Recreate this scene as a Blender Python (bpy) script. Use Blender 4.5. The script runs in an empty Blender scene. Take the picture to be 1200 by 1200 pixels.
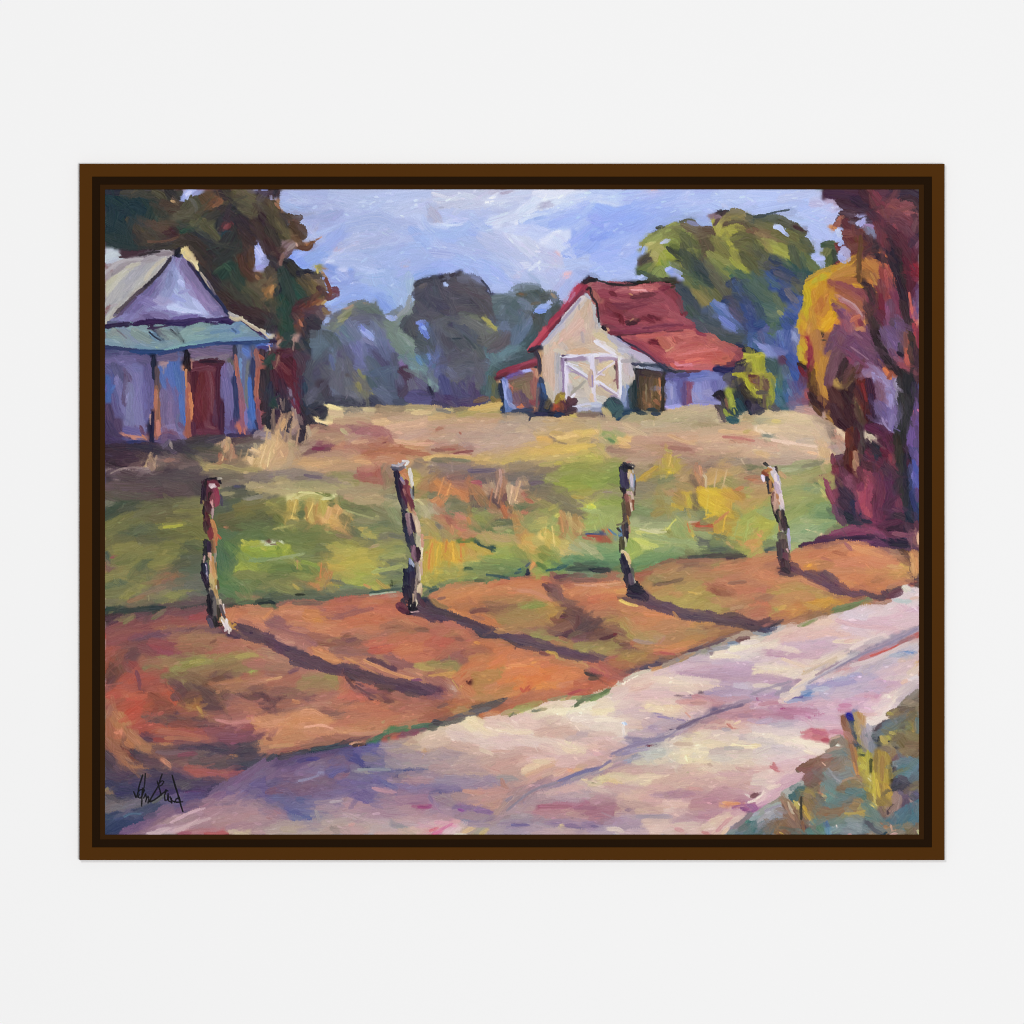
# A framed landscape painting hanging on a plain white wall, seen square on.
import bpy, math
import numpy as np

sc = bpy.context.scene
COL = sc.collection

# ---------------------------------------------------------------- camera (1 pixel of the 1200 px photo = 1 mm on the wall)
DIST = 8.0
cam_data = bpy.data.cameras.new('camera')
cam = bpy.data.objects.new('camera', cam_data)
COL.objects.link(cam)
cam.location = (0, -DIST, 0)
cam.rotation_euler = (math.radians(90), 0, 0)
cam_data.sensor_width = 36
cam_data.lens = 36 * DIST / 1.2
cam_data.clip_end = 60
sc.camera = cam

# ---------------------------------------------------------------- light
world = bpy.data.worlds.new('World')
sc.world = world
world.use_nodes = True
bg = world.node_tree.nodes['Background']
bg.inputs['Color'].default_value = (1, 1, 1, 1)
bg.inputs['Strength'].default_value = .13

def lamp(name, loc, size, power):
    d = bpy.data.lights.new(name, 'AREA')
    d.shape = 'DISK'; d.size = size; d.energy = power
    o = bpy.data.objects.new(name, d)
    o.location = loc
    v = -o.location
    o.rotation_euler = v.to_track_quat('-Z', 'Y').to_euler()
    COL.objects.link(o)
    return o

lamp('key_light', (-1.9, -8.8, 2.3), 2.0, 200)
lamp('fill_light', (1.8, -11.0, -.9), 3.0, 790)

sc.cycles.filter_width = 1.0
sc.view_settings.view_transform = 'Standard'
sc.view_settings.look = 'None'
sc.view_settings.exposure = 0
sc.view_settings.gamma = 1
sc.view_settings.use_curve_mapping = False

# ---------------------------------------------------------------- helpers
def link(name, mesh, mat, parent=None, **props):
    o = bpy.data.objects.new(name, mesh)
    mesh.materials.append(mat)
    COL.objects.link(o)
    if parent is not None: o.parent = parent
    for k, v in props.items(): o[k] = v
    return o

def sx(px, depth):       # photo pixel -> metres, for something standing `depth` off the wall
    return (px - 600) / 1000 * (DIST - depth) / DIST

def sz(py, depth):
    return (600 - py) / 1000 * (DIST - depth) / DIST

def lin(c):
    c = np.asarray(c, dtype=np.float64)
    return np.where(c <= .04045, c / 12.92, ((c + .055) / 1.055) ** 2.4)

def hexlin(h): return tuple(float(v) for v in lin([int(h[i:i + 2], 16) / 255 for i in (0, 2, 4)])) + (1,)

def surface(name, colour, rough, spec, noise=0.0, scale=40.0, stretch=(1, 1, 1), bump=0.0):
    m = bpy.data.materials.new(name); m.use_nodes = True
    nt = m.node_tree; b = nt.nodes['Principled BSDF']
    b.inputs['Roughness'].default_value = rough
    b.inputs['Specular IOR Level'].default_value = spec
    tc = nt.nodes.new('ShaderNodeTexCoord'); mp = nt.nodes.new('ShaderNodeMapping')
    mp.inputs['Scale'].default_value = stretch
    nz = nt.nodes.new('ShaderNodeTexNoise'); nz.inputs['Scale'].default_value = scale; nz.inputs['Detail'].default_value = 5
    nt.links.new(tc.outputs['Object'], mp.inputs['Vector']); nt.links.new(mp.outputs['Vector'], nz.inputs['Vector'])
    mr = nt.nodes.new('ShaderNodeMapRange')
    mr.inputs['To Min'].default_value = 1 - noise; mr.inputs['To Max'].default_value = 1 + noise
    nt.links.new(nz.outputs['Fac'], mr.inputs['Value'])
    mx = nt.nodes.new('ShaderNodeVectorMath'); mx.operation = 'SCALE'
    mx.inputs[0].default_value = colour[:3]
    nt.links.new(mr.outputs['Result'], mx.inputs['Scale'])
    nt.links.new(mx.outputs['Vector'], b.inputs['Base Color'])
    if bump:
        bp = nt.nodes.new('ShaderNodeBump'); bp.inputs['Distance'].default_value = bump
        nt.links.new(nz.outputs['Fac'], bp.inputs['Height']); nt.links.new(bp.outputs['Normal'], b.inputs['Normal'])
    return m

def ring(name, mat, parent, out, inn, front, back, chamfer=.0006, label=None):
    """a rectangular moulding; out and inn are (left, top, right, bottom) in photo pixels"""
    def rect(r, y, inset=0.0):
        l, t, rr, b = sx(r[0], -y), sz(r[1], -y), sx(r[2], -y), sz(r[3], -y)
        return [(l + inset, y, t - inset), (rr - inset, y, t - inset), (rr - inset, y, b + inset), (l + inset, y, b + inset)]
    f = -front
    ch = chamfer
    loops = [rect(out, f)]
    loops[0] = [(x, -back, z) for x, y, z in rect(out, f)]
    loops.append([(x, f + ch, z) for x, y, z in rect(out, f)])
    loops.append(rect(out, f, ch))
    loops.append(rect(inn, f, -ch * .5))
    loops.append([(x, f + ch * .5, z) for x, y, z in rect(inn, f)])
    loops.append([(x, -back, z) for x, y, z in rect(inn, f)])
    verts = [v for lp in loops for v in lp]
    faces = []
    n = len(loops)
    for i in range(n):
        a, b2 = i * 4, ((i + 1) % n) * 4
        for k in range(4):
            faces.append((a + k, a + (k + 1) % 4, b2 + (k + 1) % 4, b2 + k))
    me = bpy.data.meshes.new(name); me.from_pydata(verts, [], faces); me.update()
    import bmesh
    bm = bmesh.new(); bm.from_mesh(me); bmesh.ops.recalc_face_normals(bm, faces=bm.faces); bm.to_mesh(me); bm.free()
    o = link(name, me, mat, parent)
    if label: o['label'] = label
    return o

def box(name, mat, parent, l, t, r, b, front, back, **props):
    x0, x1, z0, z1 = sx(l, front), sx(r, front), sz(b, front), sz(t, front)
    v = [(x0, -front, z0), (x1, -front, z0), (x1, -front, z1), (x0, -front, z1), (x0, -back, z0), (x1, -back, z0), (x1, -back, z1), (x0, -back, z1)]
    f = [(0, 1, 2, 3), (5, 4, 7, 6), (4, 0, 3, 7), (1, 5, 6, 2), (3, 2, 6, 7), (4, 5, 1, 0)]
    me = bpy.data.meshes.new(name); me.from_pydata(v, [], f); me.update()
    return link(name, me, mat, parent, **props)

# ---------------------------------------------------------------- the wall
wall_mat = surface('white_wall_paint', (.93, .929, .93, 1), .8, .1, .0015, 6.0)
wall = box('wall', wall_mat, None, -4400, -4400, 5600, 5600, 0.0, -.1, kind='structure')

# ---------------------------------------------------------------- the frame
root = bpy.data.objects.new('framed_painting', None)
COL.objects.link(root)
root.empty_display_size = .1
root['label'] = 'oil painting of a farmhouse, barn and dirt road in a brown frame on white wall'
root['category'] = 'painting'
brown = surface('brown_frame_lacquer', hexlin('503010'), .7, .0, .03, 30.0)
dark = surface('dark_frame_lacquer', hexlin('23160b'), .7, .0, .03, 30.0)
lipm = surface('inner_lip_lacquer', hexlin('37220f'), .7, .0, .03, 30.0)
ring('outer_frame', brown, root, (93, 192, 1107, 1008), (108, 207, 1092, 993), .0105, .0003, label='flat brown outer band of the frame')
ring('recess_strip', dark, root, (108, 207, 1092, 993), (117, 216, 1083, 984), .0090, .0003, .0003, 'near black band inside the brown frame')
ring('inner_lip', lipm, root, (117, 216, 1083, 984), (123, 222, 1077, 978), .0078, .0003, .0003, 'narrow dark brown band against the canvas')
CD = .0065                                  # how far the painted face stands off the wall
canvas_mat = surface('primed_canvas', (.6, .57, .5, 1), .8, .1, .05, 300.0)
box('canvas', canvas_mat, root, 123.2, 222.2, 1076.8, 977.8, CD - .0012, .0004)

# brush strokes: 'T x y' sets a patch origin, '@' the painted thing, then colour width x y x y ...
PAINT = '''
T 120 220
@bt
2a2a38 6 2 3 20 2 35 3;4a4238 6 14 4 30 4 40 3;1a2f3c 10 3 8 12 14 6 30;16303a 12 10 10 20 18 18 34;1b353b 12 24 8 30 16 24 26;2b3a38 9 34 6 40 14 36 24;223a3c 10 4 24 14 30 20 38;26363a 9 3 34 14 38 30 40;173440 7 12 20 20 12 30 16
46403a 6 20 6 26 3 30 6;5a4a3c 4 21 5 24 3;3c3630 8 34 5 46 8 54 4;4e4a38 5 36 3 42 6 44 12;2e2a2c 8 46 2 52 8;45382e 7 42 10 50 14 56 12;5e4a3a 3 49 8 53 12;c8a070 1.6 48.5 9.3 51 10
3a322e 8 60 12 66 20 60 24;4a4636 7 58 14 64 8 68 14 62 20;5c5644 5 54 18 60 18 64 14;3a3a34 8 68 22 78 18 84 14;5c4430 7 70 7 76 12 82 9;8a5838 3.4 78 13 83 10 82 8;70462e 4 74 13 79 9
352c30 9 84 4 90 6;252430 5 88 4 92 7;55502f 7 92 5 100 10 106 14;665c42 8 96 4 104 8 110 11;5a5340 7 92 12 100 14 110 17;4c4434 8 108 16 112 8 114 3;443a38 8 114 12 118 20 119 30;38303c 7 112 3 119 6
5a5238 6 86 12 92 16 88 22;262c34 8 92 16 86 22 82 30;2a2c36 9 90 20 98 26 104 30;1f2630 5 90 14 94 12;6e3038 5 85 27 89 25 90 29;8a4048 3 86 28 88 26;3a2030 4 86 22 90 18;1f3848 4 85 33 89 31
303034 10 58 30 70 34 80 40;606040 8 64 25 72 28 80 35;6c6646 5 66 25 70 23 72 28;565036 6 72 28 78 34;262a38 6 66 33 72 34 77 37;3b443a 6 56 27 62 29;24443e 5 56 31 62 29
5c4838 7 32 25 40 28 46 33;50402f 7 24 28 34 36 44 34;3e3232 8 20 24 24 34 32 38;4c3e34 6 18 22 24 28;421f28 4.5 41 35 46 32 48 33;391e26 4 42 35 53 34.5;6c4a38 1.6 32 38 44 37.5 54 34.5
33302f 7 34 40 46 41 60 36;40342f 9 52 40 60 36 68 40;3a2f2c 9 60 36 70 44 74 50;2d2528 8 66 42 74 50 82 52;2b2c2f 9 76 44 86 40 92 30;2c3434 8 80 52 88 46 96 40;3c2a28 10 98 30 104 40 100 50;2a2530 9 96 22 102 30 108 30
40302c 9 106 26 114 34 116 44;33252b 8 112 20 119 28;4c3228 6 98 50 100 58 106 62;563a28 6 104 42 105 54;2b2530 9 70 54 78 66 84 74;4e3026 4 68 50 74 56;342838 8 74 62 82 70;223a34 6 84 62 90 56 96 66;355046 3 86 54 90 58
3a3a34 8 86 68 94 76 102 82;2b3a36 7 92 60 98 70;5a4a38 7 108 62 114 66 119 62;6a5c44 5 110 68 116 62 119 66;8a6038 4.5 116 75 119 71;a06c3e 3.4 115 74 119 69;9c6a42 2.6 108 62 110 64;56503c 6 104 70 112 78 119 86
4a4c38 8 100 72 108 80 112 86;382a26 8 84 74 94 82 100 88;30202a 8 88 82 100 88 112 94;4a322a 5 80 78 88 84;3c2630 7 104 86 112 90 119 94;3a2028 6 94 84 100 86
@hole
aab4f0 5 59 6 61 2.6 65 3;c8ccff 3 59 5 62 2.6;8c96cc 3 64 5 67 3;98a8e8 2 57 8 57.6 5.5;a0a8f0 5 108.5 42 110.5 50 109.5 56;b8bcf4 4 108.5 43 111 47 112 52;8c90c8 4 112.5 55 115 52 113 50;9a9ad8 3 109 56 113 55;8e90b8 2 118.6 8 118.8 6;8890d0 1.6 112 1.6 116 1.6
@roofm
a8a8ac 7 4 92 16 74 30 56 46 46;b4b0ac 6 3 84 12 70 22 58;b0a8b0 6 10 58 24 52 40 48;ac9aa2 6 24 53 38 48 47 46;ccc4a4 5 4 72 14 60 24 54;c8be98 3 17 56 26 53;a8a4b0 6 18 66 28 54;bab4b0 5 22 70 34 58;9c9098 4 8 60 20 52 34 50;a89498 5 3 62 5 54
c8d2dc 6 2 50 8 48 13 50.5;b8c4d4 4 4 52 10 50;a47878 3 3 56 6 58;a08088 4 3 86 5 83;c4bc98 3 3 68 10 62;bcb8b0 5 20 74 34 62 43 50;c0b8a8 4.5 3 94 10 86 24 72 34 60 44 50;b4a89c 4 6 93 14 82 28 70 38 60;cfc09e 2.4 30 65 36 56 44 50;b8acb0 2 2 60 12 52 28 50;947c84 3 38 47 48 46;9c6068 2 3 85 5 83
241822 1.8 26 47.5 34 45.5 40 45;4c2838 1.2 12 49 24 47.5 32 46
@gable
8c8cc0 10 50 52 44 62 34 74;9098c8 9 52 56 50 66 46 74;7c74b0 9 40 66 30 78 18 88;6c609c 7 36 68 26 80 16 90;8478b4 7 28 78 40 84 50 88;98a0d4 9 54 58 54 70 58 78;a4acdc 7 56 62 60 74 66 80;8878b0 9 54 50 62 64 72 78;7c70a4 7 56 52 66 66 76 80 86 90;9080b0 6 60 68 70 80 80 89;a8b4e4 6 52 72 60 82 70 86;b8c4f4 4 64 78 70 86 72 91;c0ccf6 3 46 84 56 86 68 88;8c88c0 6 34 86 50 92 66 90;a09ccc 2 36 79 42 82 46 80;7c80b0 5 48 60 46 70;b4bcf4 3.6 54 66 57 69;9ca0dc 3 50 76 58 80;7868a0 6 20 92 40 90 46 94;8c8ac4 5 12 92 24 90;6858a0 5 48 94 60 92 68 90;a0a8e0 4 68 90 76 92 84 91;8880c0 4 74 92 82 88;9894cc 2.4 54 74 60 72
@trim
181828 4 52 47 54 43;10142c 3 53 48 57 48;2c2030 2.6 48 50 42 58 36 64 30 70;33243a 2.6 32 68 24 75 14 84 8 90;58486c 1.6 24 77 14 87 8 93;241c3c 2 60 52 66 60 70 66;1c2850 2.4 70 66 76 73 84 82 88 89;101840 1.6 66 58 70 64 73 70;38285c 2 36 93 50 94 60 93 72 91.5;241a48 1.8 70 92.5 80 93 88 91
e0c888 2.2 56 43.5 58 47.5 62 51.5;d8c090 1.4 58 48 64 52 66 56;e8d8a4 1.4 62 51 66 54.6 67 58;b4a898 2.4 69 60 74 67 78 73;6a6070 1.6 74 66 79 75;989098 2.6 89 88 93 91 90 91.5;b8b0b0 2.4 90 89 96 91;d0c4b4 1.2 96 91 102 95 106 96.4;40304c 1.6 98 94 104 96.4
T 310 220
@bt
3c2a2c 8 2 3 8 3;2a2432 4 7 4 8.6 2;4a3828 7 3 10 7 14 9 20;5a5034 6 4 12 8 18;a07050 1.6 7.5 11 10.5 14.5;46402c 8 4 20 10 26 14 34;665c3c 5 8 22 12 28 16 34;302c2c 10 3 30 8 40;3a2428 8 2 38 6 46 12 50;3c3630 7 12 20 16 26
4c3426 7 17 20 21 22 25 21;5c4230 6 18 24 24 26;4a3224 8 20 26 26 30 27 34;64442f 5 22 36 25 40;5c3a28 3.4 24 42 30 42.6 34 38.6;a4683c 2 30 40.6 35.5 37.6;c08c78 1.2 36 37 40 34.5;e0b0a0 1.4 22 39 23 41;8c7078 5 15 41 20 39;a08890 3.6 17 43 21 39.6;745860 5 12 50 18 44;8a645c 3 11 54 13 47;50382e 5 6 46 12 44
2c2830 8 4 50 8 56;22242c 7 14 52 18 54 22 60;2a2a26 7 18 54 24 60 34 61;1c2030 5 24 60 30 60.6 36 60.4;544a30 5 36 60 40 62;9a9448 3 37.5 57 40 58;bcae58 1.6 36.6 57 37.4 60;b08050 1.6 40 59 44 64;7c6444 6 30 62 38 66 42 72
6a5c38 7 28 64 34 70 40 76;504a32 8 24 66 30 74;7a3c30 3 43 64 46 72 46 76;6c2830 5 47 73 50 72 51 75;5c2430 4 44 78 49 76;42262c 5 38 70 42 74;46303a 4 39 72 42 75;24443c 8 18 66 24 74 30 80;1d4a40 6 22 74 30 78;263a38 9 12 58 16 70 18 80
1f3f38 9 12 78 16 90;24463c 7 10 84 14 94;4c4034 9 3 58 6 64;6e5a40 5 3 68 7 62;a0703c 4 3 76 7 70;c08850 2 4 74 6 69;3a3a34 7 2 82 8 80;1e2434 5 8 74 10 70;34222e 8 3 90 6 94;4c2630 6 22 84 30 80 34 78;6a3028 5 26 84 32 80;8a4a30 2.6 34 82 38 80;3a2a34 8 20 90 26 94
b07040 2.6 37 82 42 80;c0a060 2.4 40 82 43 79.6;543a44 7 32 88 38 84 42 86;84684c 3 41 85 44 88;3c3444 8 30 92 38 94;603438 4 23 92 26 88;703c30 3 24 95 27 92;6a5860 5 38 88 41 92;242a38 7 30 96 36 92
@sky
a4b0e0 10 14 6 30 8 50 6;aab8e8 10 20 10 40 14 60 10;9eb0ea 9 14 14 28 18;98a6dc 8 20 22 36 24 50 18;a0b2ec 12 30 26 44 34 56 28;94aaf0 10 30 50 44 40 52 34;8ca6f0 8 24 56 34 50 44 46;88a4f0 10 40 60 50 66 60 62;94aef4 10 46 70 56 74 66 72;8ea8ee 8 50 82 60 78 72 80
b0bce8 12 50 4 70 6 90 3;acb8e4 12 60 12 76 16 92 10;b4c0ec 12 80 8 96 8 116 4;b8c2ea 10 94 16 108 12 118 16;a4b2e2 12 60 26 80 24 96 30;a8b4e2 12 58 40 76 36 90 34;9eb0e6 10 70 50 82 46 94 44;94a8e2 8 80 52 84 58 90 64;98b0ee 10 80 66 92 70 98 76;a2b4e8 10 90 50 104 46 118 46
a8b8ea 12 96 34 108 30 118 36;94acee 8 104 30 116 42;c0ccf4 4 106 22 116 34 118 42;9cb0ea 8 94 58 106 54 116 52;90acf2 8 108 60 118 56;8aa4e6 6 88 80 96 84 102 78;9ab4e6 8 90 72 98 80;9cb4dc 6 98 66 96 84;a8bcd8 5 102 62 102 76;aabae8 8 52 52 66 50 78 56;a6b4e4 9 66 62 78 64 90 62
b4c0f0 3 30 36 44 30 60 24;bcc6f0 2.4 44 52 54 44 66 34;a0a8d8 4 38 26 46 26;a89cc0 3 34 30 38 27;c0c8f4 2.4 52 60 57 64 58 62;b8c8f8 2 72 60 84 58;c6d0f8 2.4 24 10 32 9;c0c4e8 3 32 28 36 34;8098e0 2 44 54 48 58;7c98e8 4 82 80 90 90 94 94;88a0ec 4 40 84 50 86;a8c0fc 4 44 80 50 78 52 76;c4a4b8 1 52 44 56 42;c4a4b8 1 64 38 66 38;c8a0a8 1.2 98 55 101 55;a4acd4 5 116 14 120 20
7c9cf4 6 19 48 24 50 27 56;88a4f4 5 22 46 28 46;a8bcfc 2 24 46.6 28 46
@fa
5a5c68 8 48 94 58 90 70 88;6e7466 5 62 84 70 82 76 84;5c6c58 5 66 82 72 84 80 90;a4a064 2.6 52 92 58 87 62 83;8c9448 3 54 94 60 88;c49474 2 70 81.5 74 82.5;b8947c 2 58 85 62 82.6;646e5c 6 74 86 82 92 88 95;7c8478 6 84 94 90 90 96 86;8c9884 4 92 94 100 88 103 82;a4aca0 3 94 90 100 84 102 76;5c6474 6 80 92 86 95;4c4c5c 6 72 94 80 92;6c6c80 7 60 94 70 92
@fb
34343c 5 109 68 114 66 117 68;6c6054 3.4 109.6 70 113 68;454650 9 108 76 114 72;3c3e4a 9 110 84 118 76;4a4850 9 106 94 112 86;4e4c54 8 116 70 119 80;56505a 8 112 92 119 88;5a5058 6 108 82 116 92
@hole
7890e8 4 108 95 112 94.5
T 500 220
@sky
b8c0e4 12 8 6 24 4 40 6;c0c4e0 8 12 12 28 10 44 4;b0bcec 12 14 18 28 22 40 18;98acee 8 20 26 32 28 44 24;9cb0f0 10 4 34 18 32 30 38;a8b8ea 10 8 44 22 46 34 52;a8b6e4 12 30 40 44 44 58 54;b4bee6 12 44 34 58 44 68 52;c8ceec 10 60 34 74 44 84 50;ccd4f2 6 66 54 74 54 80 50;9cb2f4 9 6 54 16 56 20 54
a0b4f2 10 26 52 40 56 54 64;a4b8f4 8 38 62 50 68 60 72;acbcee 10 60 58 76 64 86 70;b0bcea 9 78 56 90 62 96 74;a0b4f0 8 94 72 104 64 112 58;a4b6f0 9 92 80 100 70;b4c0f0 10 98 54 112 52 118 58;b8bce4 8 84 48 92 52
c4ccee 10 50 8 64 6 76 4;aab6e4 8 50 16 64 14 72 10;b4bce0 6 54 22 66 18;d4dcf8 6 44 24 58 20 72 14;dce4fc 4 64 16 76 8 88 3;d8e0fa 8 86 14 96 10 106 6;e0e6fa 6 78 4 90 5 100 3;ccd4f4 8 100 8 112 8 118 4;c4d0f8 6 80 20 92 16 104 12
a0b4f4 10 76 28 90 24 104 20;90a8f2 10 102 40 112 34 119 28;88a4f4 9 102 44 110 42 118 36;94acf4 10 90 24 106 18 118 12;a4b8f6 7 70 24 80 20 90 18;d4dcf8 4.6 88 34 96 38 102 46;d0d8f6 4 90 38 98 46;dce2fc 2.4 86 34 90 32;c0ccf6 7 60 30 72 30 84 32;b0c0f4 4 110 24 119 22
d8d8ec 2.4 4 4 18 8 26 6;b0a0b4 3 44 4 50 2;a89cb8 2 52 4 60 2.6;b0a8c0 5 4 16 9 22;a8a8c4 4 82 12 88 12;fafcff 1.8 51.4 12.2 54 10.6;f4f8ff 1 43 7.4 48 6;d8e4fe 2 10 26 22 26 28 24;ccd8fc 3 14 24 24 22;d8e0fa 2.4 60 34 66 38;e0e8fc 2.4 72 58 80 52;d4dcf4 2 66 24 74 20 84 18;94a8ec 2 76 22 84 20;e4ecfe 1.4 82 8 94 6
dcb8d0 1 64 59.5 68 58.6;dcb4c4 1 90 51 91 52;e0b8c8 1.2 97.6 63.6 100 62.4;b0bcf8 5 44 72 52 70 62 70;9cb2f6 6 30 58 44 66;b4c8fc 3 12 66 18 60
@fb
4a4448 8 18 64 24 68 30 70;504c4e 9 22 70 34 72 40 70;6a6a6e 6 26 64 34 64 38 67;4c484e 10 8 74 18 78 26 80;46464f 8 4 72 8 84;5c5a5c 6 30 72 40 76 42 82;5a5054 8 16 84 26 86 34 84;4a4248 7 34 78 40 84 44 90;3c3c50 7 8 80 16 88 18 94;5a5a50 7 24 90 34 92 40 94;7c7c60 4 28 92 38 92 42 94;a09c48 2.4 39 91.5 45 95;30303a 5 32 82 36 86;3e4058 7 18 92 26 95;4c4c44 7 2 92 8 94;50544a 8 8 94 14 92
353038 3 17 62 20 60.5;3c3c50 1.6 38.6 65 42 69 44.6 73;302c38 1.6 10 66 14 65
@fc
6c7c84 7 48 78 56 78 62 76;5c6c6c 8 50 86 56 80;4c6060 7 56 90 60 84 66 80;7c90a0 4 52 92 54 84;6c8088 6 48 92 52 96;7888a0 6 66 80 72 82 70 90;8088a8 5 70 74 76 78 80 74;747c98 5 74 76 78 80;3c4840 6 66 73 72 76 78 80;3a443c 6 72 71 78 73 80 78;444c40 6 82 78 88 76 91 80;34443c 7 78 92 86 88 91 82;3c4a40 7 78 86 84 92;5c5440 3 64 75 70 75;7c5840 1.6 65 74.5 68 75;6c6050 2.4 74 81.6 79 80.6;c09060 2 87.6 74.6 90.6 77;4a4038 5 76 92 80 95;8890a8 5 62 70 68 70 76 69;5c7074 7 60 92 64 94;6c7890 6 70 92 72 95;5c6880 5 66 88 72 94
@hole
98b0f8 4.4 77 86 82 84 86 84;7c98f0 3 77 87 83 86.6
@wall
c8bcb4 5 112 77 104 86 98 94;ccc8d8 3 110 77 102 85 94 95;c4a888 6 114 80 112 90 106 95;c0b0a8 4 116 82 116 94;d4ac88 5 108 88 104 95;b4b0c0 2.4 112 75 115 78;948ca8 2 108 78 100 88 93 96
@roofl
943048 3 112 69 104 78 96 86 86 96;b03850 2.4 107 70 100 80 96 86;a03048 2.6 94 87 86 95;6c2840 1.6 110 72 104 79 97 87;b86888 2 104 74 100 80
@roof
a05458 6 115 70 119 76;b06864 5 114 68 119 70;8c3840 2 113 72 118 80;241c24 3 111 66.5 115 64.8 118 65.2;20141c 3 112 71 114 70.6
T 690 220
@sky
b8c8f4 10 4 5 14 4 22 6;ccd8f4 4 4 8 14 8 20 6;a8b8f4 10 24 6 40 5 58 4;9cb0f2 10 34 12 44 14 54 10;a4b6f0 12 54 10 70 6 86 4;acbcf6 10 64 16 80 14 92 10;a0b4f4 8 64 22 76 24 84 26;b4c0f4 10 90 5 106 6 118 6;acbcf4 8 98 14 112 14 119 18;94acf6 10 6 16 20 20 32 16
8ca4f2 9 8 26 20 22 30 20;7c98f0 7 4 34 12 30 20 24;88a4f4 8 4 22 14 26;90aaf4 8 18 32 30 28 42 22;a0b2f4 9 12 42 24 36 36 34;9cb0f4 10 6 50 18 46 30 44;a4b8f8 10 8 58 20 56 30 54;b0c0fa 7 10 64 22 62 30 60;acbaf0 8 24 48 32 40;98aef4 8 42 28 54 22 60 18;b0c0fa 2.4 14 30 12 26 18 23;a8bcfc 2 12 27 18 31;b4c4f8 1.6 34 8 44 6;88a4fa 3 22 22 30 20;c4ccec 3 94 12 98 16;90a4f0 3 4 33 14 28 26 24;c0ccf8 2 70 3 68 8 74 10;dcb0b4 1.4 44 1.8 48 1.6
@gt
8c9444 6 40 38 50 34 60 27;9ca050 5 42 37 52 31 60 26;848c44 8 54 34 64 28 70 30;78803c 8 60 30 70 36 74 42;6c5c44 6 66 26 76 30 84 32;584434 6 78 30 86 30 88 34;5c5038 8 80 36 84 44 78 50;a8a454 8 44 44 50 40 54 44;b0a85c 5 46 46 50 50 44 48;808c38 6 54 40 60 36 64 40;5c6c30 4 58 40 62 42
5c6438 8 66 34 74 42 76 48;4c5434 6 66 40 70 50;7c843c 4 70 44 76 44;9ca42c 5 50 52 54 46 60 48;7c9030 5 52 52 56 56;343c34 2.6 55 42 60 47 64 50;74803c 8 46 58 50 60 48 64;60743c 7 37 58 42 56 42 60;88984c 6 46 62 50 58 52 62;40503c 6 36 60 42 64;34342c 5 40 66 50 66 58 66
202018 2.4 34 66 44 67.6 56 67;50483c 4 39 50 41 48;c0b468 2 40 40 45 39;4c3c3c 4 38 52 43 50;8c8c40 1.4 37.4 44 38 39
6c7440 7 60 54 68 60 72 66;84843c 6 66 54 72 56 75 62;38463c 9 66 46 74 54 78 62;34444c 8 72 52 80 60 84 68;2c3a40 7 74 60 82 66 86 66;44503c 7 66 50 72 58;54643c 6 72 64 78 70;3c5c48 6 74 66 78 66;60604c 6 82 52 88 60 92 62
b0a838 5 88 24 91 30 94 36;a8a834 5 94 34 98 38 102 46;b4a848 4 92 24 90 30;7c6c40 7 96 20 104 18 112 22;948044 5 98 22 106 22 110 20;5c4c38 6 96 26 106 26 114 28;b0a83c 7 96 30 104 29 110 31;a09c34 4 96 32 100 36;74703c 8 88 36 94 42 98 48;8c8840 6 84 46 92 52 104 54;a4a834 5 100 50 106 56 108 58;949438 5 100 44 106 52
5c5c34 9 102 36 112 34 119 38;68643c 7 104 40 112 42 118 46;545434 9 108 48 114 54;5c5038 7 112 26 118 32;7c5c40 5 112 30 119 30;7c8440 7 88 52 94 58 100 64;5c7840 6 98 56 104 60;3c6450 4 100 62 106 66;3c4c4c 7 112 21 119 24;181c28 3 94 17 98 16;3c2838 3 93 19 96 16.4;8c6c7c 3 89 21 92 20.4;584048 3 88 26 91 22
5c5848 7 86 62 92 68 96 74;747040 7 80 70 86 76 90 80;8c7c40 5 76 74 82 80 86 84;64643c 6 86 72 92 78;486050 9 104 60 112 66 118 70;40585c 8 108 70 116 76 119 80;4c6c64 5 116 66 119 72;3c4858 8 62 70 68 76 74 84;44505c 8 64 80 70 88 78 95;4c5458 7 66 92 74 95;384454 6 66 72 72 80;3c5048 6 70 84 78 94
304064 6 98 68 104 66 106 74;3c5088 5 102 66 108 74;5070b8 4 86 82 92 86 98 94;6c84d0 4 88 80 96 86 102 94;485878 5 84 84 90 92;48485c 7 96 78 104 82 108 88;2c488c 6 108 82 114 90 116 94;344c90 5 110 90 118 95;3c4864 7 104 76 112 80;504c68 6 100 86 106 92;2c3c6c 4 94 80 98 80;58588c 6 112 84 118 90
44483c 2 47 28 51 27;34342c 1.4 48 29 53 27.6;5c5c48 2 64 24 70 22.4 74 23.6;848cc4 3 70 24 76 26
@hole
b8c4f8 3 51 38.6 56.4 36.8;8ea0ee 4.4 55 58 60 58;a8b8f8 3 54.4 58 57 56.4;98a4e0 2.4 60 58 65 60.6;a4b4f4 3.4 34 63 40 63.6;b4c4fc 2.4 35 63 38 62;98b0f0 2 37.6 46 38.4 42
@roof
a0525c 7 4 69 18 70 34 71;8c3c48 7 8 74 24 76 44 78;984450 7 40 70 50 70 58 70;84323c 8 54 72 60 78 64 86;9c4854 8 46 76 54 80 62 90;a05058 8 56 88 64 94 70 95;b06458 6 3 74 6 82;8c3c48 8 8 84 10 94;7c2f3c 8 14 82 28 86 40 88;a0505c 6 16 78 30 82 46 80;964450 7 26 90 42 86 54 88
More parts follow.
